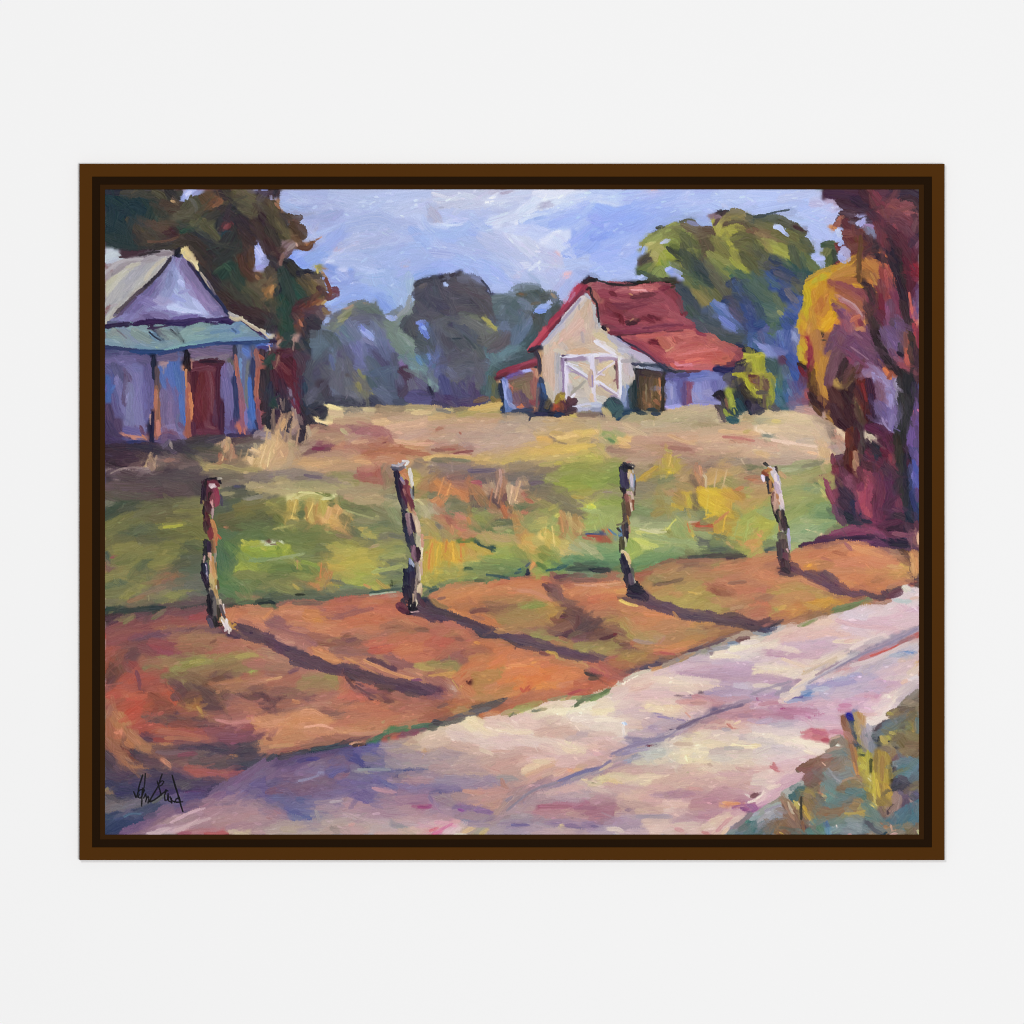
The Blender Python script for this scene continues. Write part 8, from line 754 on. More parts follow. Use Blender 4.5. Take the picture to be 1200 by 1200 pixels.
6c6494 4 27 28 33 27.6;8074a0 4 28 30 38 29 46 28;7468a0 3.4 32 31 42 29 52 28;8c78a0 4 40 30 50 28 60 26;9484a8 4 50 26 60 23 68 20;a898b4 3 54 24 64 21 74 16;c0b0b8 4 64 20 76 15 86 10;b4a4ac 3 68 18 80 13 92 8;c4b4b4 3 80 13 92 8 104 4;584870 3 62 20 70 17 78 13;4c3c5c 2 64 20 72 16 82 11.6;5c4470 3 86 9.6 94 7.4;5c4878 4 88 10 96 8;584068 2.8 98 5 108 3.6;604c70 2.6 100 4.6 109 3;9480a4 3 96 7 106 2 113 1;a48090 5 74 16 86 13;a888a8 5 60 23 72 19 82 14;c49898 5 72 18 84 14 96 10;8c6480 4 80 14 90 12
4c4064 1.2 57 21 59 21;6c2434 1.8 42 32.6 47 31.4;7c94b0 4 50 32 58 31;a8b4c8 5 48 34 58 33;94a4b8 3 46 31 54 30;9c94b8 5 28 34 38 33;7c74a4 4 20 38 30 37 36 34;8478a8 3 24 38 34 35;9890b8 3 30 36 42 34;5c5490 1.2 15 38.6 16.4 38;a898b4 5 32 38 40 38;b4a090 5 20 44 30 40 36 36;a08494 4 14 47 24 43 34 40;8490b8 4 23 44 28 43;7c90b8 3 24 44 29 42.6;a07c94 3 14 48 26 44;9ca0b0 4 28 42 38 40;747ca4 4 32 40 38 40
5c5c94 3 0 50 8 47.6;707cac 3 0 51 8 49;9080a0 3 2 52 10 49;b07c90 4 2 55 10 51;a87c8c 4 6 52 14 49;d8bc98 3 8 49 16 45;9c889c 4 0 53 8 51
c0c0b8 6 38 38 50 37 58 38;c8c8bc 6 40 42 52 41 62 41;b4bcc0 4 40 36 52 35;ccc4ac 6 32 45 46 44 60 44;b8c0b8 5 44 38 56 38;d8c4a8 5 44 46 58 45;c8c8c8 4 40 40 42 42;c8ccc4 5 54 35 58 42
e8d8b8 6 60 28 72 26;ecdcb0 7 62 32 74 30;e4d4c4 6 56 30 62 28;f0dca4 6 70 25 80 24;e8d4c0 5 74 28 84 26;ecd8b0 6 60 38 68 36;f0dcb0 6 64 42 72 38;f0e4c0 5 62 36 74 34;f4ecc8 5 76 33 86 33;ecdcb8 7 78 38 85 38;e8d8b8 6 66 44 76 43;bcb8c0 4 74 39 76 41;ecdcac 5 76 42 86 42;c8a090 3 60 31 72 31;e0c8b8 5 54 30 62 33;ecdca0 4 68 40 70 44
c48888 5 88 17 98 15;c89898 5 82 20 92 18;b87884 6 96 10 108 8 118 5;b88098 5 94 12 106 10;c890a4 5 100 6 114 4;c4808c 5 106 12 119 8;a07090 3.4 106 11 114 11;c890a0 5 104 16 116 14;b898b0 3 112 14 119 15;ecd0b0 4 98 16 106 18;e0b0a0 4 92 20 98 19;b8847c 3 92 20 100 20;a0a0b8 3.4 94 20.6 99 21;c47470 1.8 97 17 101 20;e8c8a4 2 102 17 106 15;d8a8a0 4 106 18 119 18
e0ccbc 5 80 24 94 23;dcc8b8 5 84 28 98 26;d4c4b8 5 88 24 104 23 118 22;c8b8c0 4 106 25 119 25;e0ccb8 5 92 30 104 29 118 28;e4d4b0 5 82 31 94 31;b8a8b4 4 108 27 119 26;e0c0b8 4 108 21 119 20;f0e0b8 2.4 100 32 112 33 119 32;b8a8ac 4 88 36 100 35 112 34;a8a0a8 3 96 34 108 34;c8b8bc 5 86 38 98 38;c8c4bc 6 88 42 100 42;d4c8bc 6 100 38 114 38;d0c8c0 6 106 42 119 40;e0ccb8 6 100 46 114 44;d8c4bc 6 86 46 98 46
d8b8b0 4 40 49 54 47 66 47;c89898 6 26 50 40 49 54 50;cca098 6 14 48 28 48;cca8a4 5 46 50 60 49 74 48;c8a09c 5 60 50 74 50;e4cca8 4 14 53 28 53;d8c4a0 5 16 54 30 55 44 54;e8d0a8 4 18 56 34 57;ecd490 4 8 55 18 57;e4c480 4 12 58 20 58;e0d4a0 4 4 56 12 55;dcd0a0 4 2 58 6 58;e8d4b0 5 28 58 42 56 54 54;e8ccb0 3 36 54 50 54;707050 1.4 2 58.6 4 58.4;d8c0a4 5 70 48 84 47;dcc4ac 4 78 50 94 50;d8c4b4 4 88 51 104 50;b8988c 3 84 45 86 46;a89c78 1.4 69 51 70 50.6;c49890 3 104 48 110 50;d4a8a0 4 106 49 119 50;d8bcb0 5 94 48 106 48
d4ac9c 6 46 58 56 56 66 54;cc9c98 6 52 58 66 55 80 54;d0a0a0 6 70 56 86 55 102 53;d0a8a8 6 90 54 106 53 119 52;cca4a0 6 62 60 78 58 94 58;c8a09c 6 80 62 94 60 108 58;d0b0ac 5 102 56 119 56;cc9c98 6 104 62 116 60;c4908c 3 71 62 80 63;d0b4b0 5 20 62 32 60;c8a0a4 5 10 62 24 62 34 64;d8bcb4 5 4 62 12 64;b89ca0 5 4 68 16 67;d8b0a4 6 26 66 40 66 50 64;cca09c 6 44 62 58 61;dcb0a0 6 22 70 36 69;d8a89c 6 38 68 52 67
a07c9c 4 46 66 58 67 70 67;b08494 5 56 68 70 66 84 66;94688c 4 58 67 66 68;a87090 5 66 68 78 67;b88090 5 70 70 84 68 98 66;ac7890 6 84 70 98 68;b48494 6 92 64 104 65;b47890 5 74 74 88 73;b8808c 5 74 76 86 76;bc8494 6 94 72 106 70;a86890 5 104 70 112 70 116 74;c08c98 6 100 66 114 66;d0a0a0 5 40 72 52 72;dcb4a8 6 50 76 64 74;e4c0b0 5 54 72 68 73;c09490 5 26 73 36 74 42 74;d0a498 5 20 76 30 76
9c7484 6 4 72 14 71;a0647c 5 4 75 16 75;9c5c78 6 2 79 10 78 18 78;a46880 5 4 83 14 82;b08090 6 2 70 14 70;986c84 4 6 86 16 84;c0988c 4 20 78 22 76;8c6880 3 26 77.6 29 77;b898a0 5 22 80 34 80;cca89c 5 36 79 50 78;dcc0b8 5 54 80 66 79;d0acac 5 60 80 74 80;e0a070 2 94 72 104 73;d88860 2 96 73 106 73
a088a4 6 14 86 24 85;a48cac 6 20 88 34 86;9c88a4 6 24 91 36 88;ac9cb0 4 24 82 36 83;9488a4 3 34 82 46 82 58 82;b090a8 5 60 84 74 82;a88090 5 70 80 84 79;b4849c 6 80 81 94 79;a87090 5 76 84 90 82;c098a4 5 72 86 84 86;d4b8ac 6 40 86 54 85;dcc4b8 6 44 90 58 88;d4bcb4 6 56 92 70 90;8870a0 5 2 88 6 88;705c90 2.4 2 88.6 6 89;a894b4 5 6 92 18 91;e0d0c4 3.4 14 91 20 91 24 93;b8a8b8 5 4 95 14 94;c8acb4 5 24 94 38 94
d8c0b4 6 62 88 74 88;d8bcb4 6 74 92 86 90;dcc8b4 6 84 88 98 84;d4acac 5 92 82 104 78;dcb8a8 6 88 94 96 88 104 82;cc9098 3 90 92 96 86 100 83;c88488 3 61 90.6 66 92;e4d0b0 5 86 86 98 82;c07880 2.4 80 93 84 94;ecd0a8 3 94 94 98 90;d0a8b0 5 102 80 108 80;e0ccc4 5 96 88 106 82
883c84 5 104 75 110 75;944080 5 108 76 114 75;6c2878 3 107 76 110 77;8c5490 3.4 112 74 116 76;502838 3.6 116 67 119 66;5c2c34 3 114 68 118 66;e8e0d8 1.6 110 66 114 69;ecd8d0 2 112 72 118 70;f0e0e0 3 117 62 119 66;d8b0b8 4 106 76 102 78
@plant
8c7880 3 102 90 108 85 114 80;a08c98 4 98 93 104 88;7c8c8c 4 98 94 104 92;40786c 5 111 86 114 90;2c6468 5 112 88 116 86;607880 5 104 94 112 91;547474 5 110 93 118 91;b0b4c0 3 116 81 119 79;98a8a8 3 114 84 119 82;646c6c 5 106 91 112 88
T 880 820
@road
d0b0c0 6 4 3 14 2;bc88a8 5 4 8 16 6;b884a4 5 14 6 28 6;c898b0 5 24 3 38 4;c0a0bc 5 2 5 8 4;ccb0cc 5 36 8 50 6 62 5;d8b4c8 6 54 9 64 8;c8789c 4 63 7 70 7;dcb8c8 5 48 3 62 2;e8d4c4 4 22 1 26 1;d0a4c0 6 70 4 82 4;d8b8cc 6 84 4 92 4;e4ccd0 6 90 6 98 4;ece0d8 5 84 14 92 10 100 6;f0e4d8 4 84 16 92 13 98 10;d8c8d8 4 98 7 102 3;dcb8c8 5 78 8 84 10
a82c6c 2 21 6 30 7.6 40 10 46 10.6;b04c88 4 30 9 40 10;b87098 5 24 8 34 8 44 9;a86088 4 8 12 20 11 30 10;bc7c94 5 2 10 12 9;b898b0 5 8 14 22 13;c8a0c0 5 34 14 48 14;ccb0c8 5 46 13 60 13;b0a0c4 3 4 16 14 14;c0b4c8 5 18 17 34 17;a8a8bc 4 16 18 28 18;d8c8d0 5 32 18 48 17;d4b8c8 5 50 16 62 17
e4d4cc 6 4 22 14 22;f0e4d0 4 2 23 14 24 26 25;f0e8d0 5 14 26 26 29 38 32;f0e8d8 5 24 32 36 34 48 36;f4ecd4 4 30 28 44 31 54 33;f4e8cc 3 38 36 44 38;dcd0d0 6 20 22 36 22;d8c4d0 5 4 20 16 20;cc6470 4 38 24 44 23 50 22;c85c68 4 44 26 50 26 54 26;c0506c 3 44 22 52 24;d47484 2.6 38 25 42 24;b84c64 2.4 50 28 54 28;c87c98 3 56 22 64 22;c06080 3 60 23 66 24;d8b4c4 4 54 20 62 19;dcb8c4 4 56 26 62 26
f0e0a4 3.6 1 32 6 32;d0c8c8 6 4 30 14 29;dccccc 6 4 37 16 36;c8c0c4 5 8 34 22 36;c8bcc8 5 16 34 30 36 38 38;dcc4cc 6 10 42 24 42 34 40;e0d0c8 5 4 42 12 44;e0ccd0 4 28 40 38 39;e4d8d4 3 34 42 38 42;d8b0c0 6 20 46 34 44 44 42;dcb4bc 5 24 50 34 48;b84c58 3.4 16 47 17 49;c46470 3 14 47 18 48;ecdcd0 3 13 50 15 50
dcb4b4 6 4 48 12 48;e4d0c4 6 4 55 14 53;e0c4c8 6 16 54 26 51;e0c8c4 6 2 58 12 58;ecdccc 3 12 62 20 60;d4a0b8 5 20 58 30 54;d4a8c0 5 14 66 24 60;cc98b4 4 20 62 32 56;d8a8bc 5 10 72 18 68;4c2030 3 2 68 5 65;5c2c3c 3 2 66 6 67;f0e0d8 1.4 4 69 8 66 9 64;e4c8cc 3 4 72 10 68;984890 3 2 74 4 76;8c4c94 3 1 78 4 76;d09cc0 5 6 74 10 72;c8a0b8 5 24 56 34 52;d8b4c4 5 2 62 10 63
@plant
98a09c 4 4 80 14 74 24 68;a4b4ac 4 10 76 20 71 32 64;b0b8ac 4 22 66 30 62 36 58;a8a8b0 5 6 86 14 80 22 76;9c9cac 6 14 84 22 80;8c94a0 5 6 90 10 86;34686c 4 2 86 2 92;7c8c94 4 28 62 34 60;9c94a4 2 10 78 20 74;788488 5 14 88 18 84;4c6464 6 4 95 8 90;706c68 5 8 90 14 86;54686c 5 12 94 16 88
7c5c48 5 33 49 38 46 40 48;905448 5 34 48 40 49 46 46;84503c 5 38 46 46 43 54 39;98604c 5 50 42 56 40;7c5c58 7 44 50 50 48;78584c 8 40 58 48 54;705848 6 44 60 48 62;946858 5 50 46 56 44;b07c80 3 50 40 56 39;b8785c 1.6 49 60 49 65;8c5c5c 5 38 56 42 52;f0b89c 1 50 44 52 46
9c7860 5 58 30 62 28 64 30;786c5c 5 57 32 60 28;8c8470 5 60 28 62 27 64 30;e0e0d0 1.2 60 32 61 32;c09c88 1.6 56 27 62 25.6;ac8c7c 3 54 36 58 34 62 34
84847c 7 58 38 66 36;80746c 8 58 44 64 42;908478 6 60 48 66 48;748890 7 66 36 72 40;848c90 7 68 44 70 50;80888c 8 64 54 72 52;7c8490 5 56 54 64 56;906c5c 6 58 48 62 46;9c98a0 1.4 54 48 58 54 62 57;788c8c 6 52 50 56 54;6c9090 6 50 60 54 66;708888 6 54 58 60 60;5c9090 5 54 66 58 70
8c6c50 7 64 62 70 58 76 57;806048 6 62 62 70 62;946c4c 5 72 60 78 62;a8886c 1.6 64 57 70 55 74 55;a07050 4 74 54 78 56;907850 6 72 58 76 60
305c68 6 28 68 34 66;2c5c6c 6 30 70 36 64;406468 5 32 64 36 62;7c7c54 6 36 66 42 66;8c7044 7 38 70 42 74;a07850 5 38 66 44 68;846044 6 40 76 43 76;9c8444 2 38 64 42 65 45 68;c8b050 1.6 30 71 33 74 34 76;685438 2.4 34.6 68 35 80 35 88;34302c 1.6 35 84 35 68;e4ccb0 1.2 33.4 73 34 74
8c6450 6 22 70 26 74 30 80;80584c 7 24 74 30 82 34 88;946c58 6 24 80 28 84 32 90;7c5840 7 18 86 22 90 26 93;8c6438 6 18 93 22 88;90644c 6 28 76 32 84;5c4438 4 28 92 34 92;84543c 5 20 94 24 90;a87860 2 21 70 25 76 30 84;c8b090 1.6 26 72 28 78 30 80;c0983c 1.4 20 93 22 94
c89c2c 2.4 37 75 39 78;d0a030 2.6 38 79 40 82 41 84;a08040 2 37 80 39 84;e0c8b0 2 41 85 44 86;786058 5 38 84 40 86;5c4048 3 36 88 38 90;8c5c3c 2.4 36 86 37 92
6c5c50 5 44 68 48 68;e0c070 1.4 50 68 52 71;302c38 2 48 68 51 70;84705c 5 46 72 48 68;5c7078 4 52 72 54 74;6c8078 6 46 76 44 80
8c644c 6 48 80 54 78 62 80;8c6848 7 52 80 60 79 66 78;a07048 6 64 78 70 76 76 78;a07c4c 7 68 74 74 72 78 76;8c6c50 6 66 74 70 70;907048 6 72 76 78 76;94603c 5 47 81 52 82 60 82;c0a040 2 66 80 74 79.6 80 78;b0984c 4 76 76 79 74
587c80 7 60 68 68 70;547880 6 56 74 62 72;507880 7 68 64 76 66;4c7470 6 78 66 82 70;5c8080 7 80 74 86 80;5c7c7c 7 82 82 88 84;508088 6 74 66 80 64;64908c 6 54 72 58 66
548080 8 44 86 50 84;54846c 6 48 90 50 94;4c7c78 6 40 92 46 94;607c7c 7 56 86 64 86;7c8c94 7 68 84 76 84;8898a0 7 70 88 76 90;748890 6 62 92 72 93;4868a0 3 53 86 54 90;5c90b0 3 54 90 54 94;789090 6 58 92 62 90;e4d0c8 1.2 60 88 60.4 90;607884 6 80 90 86 92;486868 5 30 94 38 95
c0784c 6 66 16 68 22 70 28;985c44 6 65 14 68 22;84584c 4 70 30 72 38 73 46;a8683c 3 70 32 72 40 74 50;d88c44 1.6 72 44 74 52;b87c38 2 73 34 74 42;8c5038 3 64 12 66 18
34446c 5 70 16 73 22 74 30;485058 5 72 24 75 32;2c4464 6 72 14 74 20;1414b0 4 68 10 70 12;1c1c98 5 69 12 71 13;7c7c58 5 74 16 76 24;b89858 5 74 10 76 20 78 30;c09c54 5 75 18 78 26;d0a068 4 77 10 77 18;cc8c4c 2.6 75 9 77 13;8884b0 2 71 8 72 7;a89844 5 76 28 80 32
3c4860 5 74 32 77 36;48502c 5 76 34 78 38;b0a830 5 76 36 80 36;c8b828 6 78 42 82 46;bca830 6 76 42 80 50;c4ac2c 6 78 50 82 56;c8c034 4 77 46 80 48;b0982c 6 80 56 84 62;b8a02c 4 80 60 84 66;c8b438 4 82 40 84 44;2c3418 3.4 84 42 84.6 50;9c8c28 4 84 38 83 46;c0b42c 3 82 36 82 42;e8e0a0 1 82 55 84 57;8c7440 5 82 66 84 70
b48c34 7 90 38 90 48;b08830 8 90 48 90 58;bc9828 8 92 54 93 64;c09428 6 94 60 96 66 98 70;a88038 6 90 60 90 68;c8a830 4 96 44 97 54;c4a42c 3 86 44 87 56 87 68;ccb82c 1.6 86 50 86.4 60 87 70;8c6c30 3 88 38 87 50;b08c30 6 95 38 96 46;3c3010 2 97.4 46 97.6 54;9c7c2c 4 92 68 98 72;907030 5 88 70 92 74;d0b030 2 88 56 90 68;d8c058 1.4 86 66 87 72;a87c34 3 92 40 92 56
ac9cb0 5 80 22 82 28;c0b8c8 4 82 18 84 24;a8a0b0 4 80 28 83 34;7c889c 4 84 30 84 36;9c90a4 4 78 24 80 32;b0b0bc 3 85 20 87 24;7c6c80 4 86 22 90 20 92 17
4c3c4c 6 88 21 92 19 94 16;2c3444 4 85 26 89 27 92 29;1c2434 3 86 25 92 28;181c38 3 97 29 99 31 101 33;18205c 3 101 24 102 25;202438 4 100 25 102 26
5c7480 8 94 18 100 16;647c84 7 92 22 98 19 104 17;607484 6 104 14 100 14
c8b044 3.4 98 23 101 24;bca83c 4 94 28 98 26 100 23;c4ac44 3 91 26 93 29 95 30;b09c50 4 92 26 95 28;a88c5c 5 96 32 99 34;84705c 5 94 34 100 36;90745c 5 98 38 101 37;8c8460 4 98 30 102 32
7c6448 5 96 10 102 8 110 6;8c7450 5 98 12 106 11 112 10;6c5848 5 104 6 114 5;8c7c64 4 106 3 114 2;98846c 5 108 1 116 3;7c6844 6 112 10 116 14;746848 8 106 18 110 20;88744c 8 110 24 116 26;7c6440 8 104 26 108 32;846848 7 110 32 116 32;907850 6 106 36 112 36;7c6044 6 114 40 117 38;a8843c 2 114 22 116 19;84803c 4 110 19 112 20;5c7878 5 117 14 117 22;b0a048 3 96 9 99 10;5c5848 5 104 13 106 20;7c6c50 5 100 28 106 24
4c7888 8 102 42 108 46;508090 8 104 50 112 48;4c7c8c 7 100 52 106 52;5c808c 7 110 46 116 44;5c8898 6 110 54 116 52;608094 7 112 42 117 46;a0a4b0 4 100 46 102 43;8c90a0 4 101 44 104 42;804c54 4 100 42 104 39;5c6c78 6 112 56 117 52;4c4450 6 100 48 100 54
3c3850 7 102 58 106 56;343448 6 100 62 104 60;40384c 6 106 62 110 60;4c4858 5 106 56 110 58;68544c 6 108 66 112 62;80704c 5 112 62 116 60;5c5868 5 104 54 108 56
6c5c7c 5 102 66 106 66;9c7c78 5 104 68 102 76;a88078 5 102 66 100 72;6c5470 5 108 68 112 68;5c4460 5 110 70 108 76;b08c8c 4 112 66 113 72;5c5878 5 114 66 117 68;4c4868 5 112 68 116 70;98705c 4 96 76 98 80;a07c6c 6 94 76 98 82;806058 5 92 76 94 80;40303c 3 96 80 100 74;a87c70 4 98 78 102 74
3c6c84 8 98 84 106 80;447890 8 104 82 112 76;407488 7 110 78 117 72;3c6c80 7 100 88 110 86;3c7088 7 112 84 117 80;3c687c 4 94 86 100 84;40708c 6 114 88 117 84;5c7c84 5 108 90 114 86;547480 6 116 74 117 80
a87050 5 92 88 96 87;b07c50 5 96 89 100 90;c89060 4 96 92 98 92;d8a080 1.6 98 88 99 92;9c7448 6 90 92 94 94;7c6c54 5 84 92 88 94;a87850 4 84 94 88 92;7c6c48 7 110 90 114 92;7c6848 7 112 94 116 90;8c7858 5 108 88 112 88;80684c 6 116 92 117 88;84745c 5 100 94 106 94;1c3c50 2 92 95 95 93;d89c98 2 98 95 102 94;b0b07c 2 118 94 117 92;d8a0a0 2 68 95 70 94.6;485060 3 82 86 86 91 92 94;708480 6 88 88 92 92
T 690 670
@post
1c1c30 5 27 0 28 6 29 10;18182c 5 32 8 34 12;28243c 6 29 15 36 16 39 18;1c1c30 5 30 11 36 13;c0b4a8 1.4 31 5 32 7;5c5060 3 29 2 30 8
@shadow
54404c 4 24 19 34 21 42 23;5c4458 6 36 18 46 21 56 25;483858 6 42 22 52 26 62 28;4c3c5c 6 54 25 64 28 72 31;3c3050 4 40 20 48 25 58 28;3c3454 6 64 30 74 32 84 33;302c4c 4 69 31 73 33;5c445c 4 62 27 74 28 84 30;443858 6 78 31 90 33 100 36;54405c 5 84 29 94 33 104 35;342c44 4 90 35 102 37 114 39;4c3848 5 94 31 104 31 112 34;2c2840 3 108 38 114 39 119 39;483448 4 104 34 114 35 119 37
T 500 670
@shadow
2c2c44 3 0 21 4 25 10 28;342c44 6 2 27 12 29 20 32;28283c 4 6 26 16 30 26 34;3c2850 4 0 31 8 32 14 33;302c40 6 16 31 26 34 34 38;34304c 6 24 35 34 38 42 42;2c2c40 4 28 34 38 38 48 41;3c3450 6 34 41 42 44 48 43;2c2c40 2 34 42 40 46 46 46;40344c 6 44 41 52 44 60 47;443c58 6 54 44 64 48 72 50;302840 3 56 47 64 52 74 54 82 55;4c4058 6 66 48 78 51 88 54;4c3c54 6 80 51 92 55 102 58;3c2c48 3 92 58 100 60 108 62;54405c 5 94 55 106 58 118 61;4c3850 4 102 59 112 61 120 62;5c4058 3 60 45 74 47 86 50;3c3848 3 48 42 50 40
T 310 820
@road
b09488 6 90 31 104 29;c8a884 5 98 30 110 26;a89490 5 88 34 102 36;d0b49c 5 107 28 118 24;dcc4b0 5 111 32 119 30;ccac88 4 104 33 112 32;9c88a0 4 82 33 94 32
T 500 820
@road
dccab0 5 1 24 12 21;dcc0ac 6 1 28 12 25;d4b8a8 5 0 31 14 30
T 120 520
@g
c4a880 1.2 30 16 34 6;b49880 1 36 16 38 8;b0947c 1 27 14 30 8;d4b888 1 84 12 87 2;a88870 1 90 12 92 1;d8bc90 1 104 12 108 2;dcc494 1 111 14 115 1;b89c74 1 100 12 103 4;e4cc9c 1 116 16 118 6;8c7860 1 96 12 98 4
T 310 370
@g
b09470 1 10 84 11 72;a88c70 1 14 86 16 72;988068 1 18 86 19 75;c0a47c 1 3 94 6 84;b09078 1 22 92 24 80;cca880 1 8 92 10 80;a08870 1 28 90 30 78;b8a078 1 1 90 2 80;b49c78 1 12 76 14 70
T 310 520
@g
d8c468 1 19 52 22 40;e0c870 1 30 52 34 42;dcb470 1 43 54 45 44;e4b878 1 50 52 53 44;b88c50 1 36 50 37 42;d8a868 1 56 60 58 54;c87840 1 39 94 40 84
T 500 520
@g
c8a084 1.2 48 38 51 24;dcbc9c 1 58 42 60 30;b07c60 1 50 42 53 28;d49058 1 8 36 12 24;e09c58 1 14 36 17 28;e4c488 1 62 40 66 26;a86c50 1 44 44 46 32;dcc468 1 83 66 84 54;e0cc78 1 90 72 88 58;c88c58 1 96 62 94 50;c47848 1 54 52 57 44;d8b030 1 6 86 8 72;e0b838 1 19 82 18 70;c87c38 1 24 80 24 70
T 690 520
@g
d0b838 1 82 50 84 36;ccb030 1 88 50 90 38;c8b454 1 56 16 58 6;c0a880 1 88 30 90 18;ccb488 1 94 30 97 18;98ac60 1 102 66 105 54;a0b460 1 110 66 112 54;d8b430 1 94 62 96 50
T 310 520
@f
98a058 1.6 6 60 20 57
T 880 670
@edge
f4f0e4 3 107 10.5 109.5 13;f8f8ee 2 108.5 11 111.5 13.6
T 690 820
@road
8478a0 1.8 16 38 28 33 44 29;6c5c84 1.6 62 20.6 76 14 90 8.6 108 3;7c70a0 2 0 50 8 47.4 15 43;8478a0 1.4 44 29 56 25 62 21
T 880 670
@road
988ca4 2 0 86 14 81 28 77;8c80a0 1.6 40 78 56 69 78 58 100 49 117 40;c8bcc8 1.4 30 82 50 72 70 60
T 500 820
@road
6c68a0 2 92 57 104 52.6 119 48;8c7c98 2 56 78 74 64 92 58
'''

# ---------------------------------------------------------------- the paint
ORDER = ('sky fa fc fc2 fb fx bt gt hwall hdoor hpost gable roofm proof trim wall shed lean rooflean bdoor roof '
         'roofl roofe trim2 f shrub yb shrub2 g rt hole bank road edge shadow post plant sign').split()
RES = 1.4                                  # paint samples per millimetre of canvas
PW, PH = 954, 756                          # canvas size in millimetres
NX, NY = int(PW * RES) + 1, int(PH * RES) + 1

SAT = .86
GAINS = {'f': (1.09, 1.03, .97), 'wall': (1.02, 1.025, 1.03), 'bdoor': (1.0, 1.0, 1.02), 'bank': (1.07, 1.07, 1.05), 'sky': (1.03, 1.03, 1.01), 'roof': (1.05, 1.0, 1.04), 'roofm': (.97, .98, 1.02), 'proof': (.97, .93, .95), 'yb': (.93, .93, .95), 'shed': (1.06, 1.06, 1.06), 'road': (1.035, 1.025, .99), 'fa': (.95, .97, 1.04), 'fb': (1.0, 1.02, 1.12), 'fc': (.94, .97, 1.0)}
SATS = {'rt': .98, 'wall': .85, 'bdoor': .8, 'f': .84, 'proof': .66, 'hwall': .82, 'road': .84, 'sky': .93, 'roofm': .6, 'fa': .8, 'fb': .85, 'fc': .8, 'plant': .8, 'bank': .87, 'gt': .82, 'yb': .82}

def parse(txt):
    strokes = []
    ox = oy = 0.0; el = 'sky'; n = 0
    for line in txt.split('\n'):
        line = line.strip()
        if not line: continue
        if line[0] == 'T':
            a = line.split()
            if len(a) == 3: ox, oy = float(a[1]), float(a[2])
            continue
        if line[0] == '@': el = line[1:]; continue
        for tok in line.split(';'):
            a = tok.split()
            if len(a) < 4: continue
            c = [int(a[0][i:i + 2], 16) / 255.0 for i in (0, 2, 4)]
            w = float(a[1]) * 10 / 6
            v = [float(q) for q in a[2:]]
            pts = [((ox + v[i] * 10 / 6 - 123) * RES, (oy + v[i + 1] * 10 / 6 - 222) * RES) for i in range(0, len(v) - 1, 2)]
            strokes.append((ORDER.index(el), n, el, np.array(c), w * RES, np.array(pts)))
            n += 1
    return strokes

def smooth_noise(rng, h, w, cell):
    gh, gw = int(h / cell) + 3, int(w / cell) + 3
    g = rng.standard_normal((gh, gw)).astype(np.float32)
    y = np.arange(h) / cell; x = np.arange(w) / cell
    yi = y.astype(int); xi = x.astype(int)
    fy = (y - yi)[:, None]; fx = (x - xi)[None, :]
    fy = fy * fy * (3 - 2 * fy); fx = fx * fx * (3 - 2 * fx)
    a = g[yi][:, xi]; b = g[yi][:, xi + 1]; c = g[yi + 1][:, xi]; d = g[yi + 1][:, xi + 1]
    return (a * (1 - fx) + b * fx) * (1 - fy) + (c * (1 - fx) + d * fx) * fy

def catmull(p):
    if len(p) < 3: return p
    q = np.vstack([2 * p[0] - p[1], p, 2 * p[-1] - p[-2]])
    out = []
    for i in range(1, len(q) - 2):
        for t in (0, .25, .5, .75):
            out.append(.5 * ((2 * q[i]) + (-q[i - 1] + q[i + 1]) * t + (2 * q[i - 1] - 5 * q[i] + 4 * q[i + 1] - q[i + 2]) * t * t
                             + (-q[i - 1] + 3 * q[i] - 3 * q[i + 1] + q[i + 2]) * t ** 3))
    out.append(p[-1])
    return np.array(out)

def post_id(x):
    x = x / RES + 123
    return 0 if x < 350 else 1 if x < 600 else 2 if x < 800 else 3

def shade_id(x, y):
    x = x / RES + 123; y = y / RES + 222
    if x > 912: return 3
    if x > 722: return 2
    return 0 if (x < 460 or y > 745 + .27 * (x - 490)) else 1

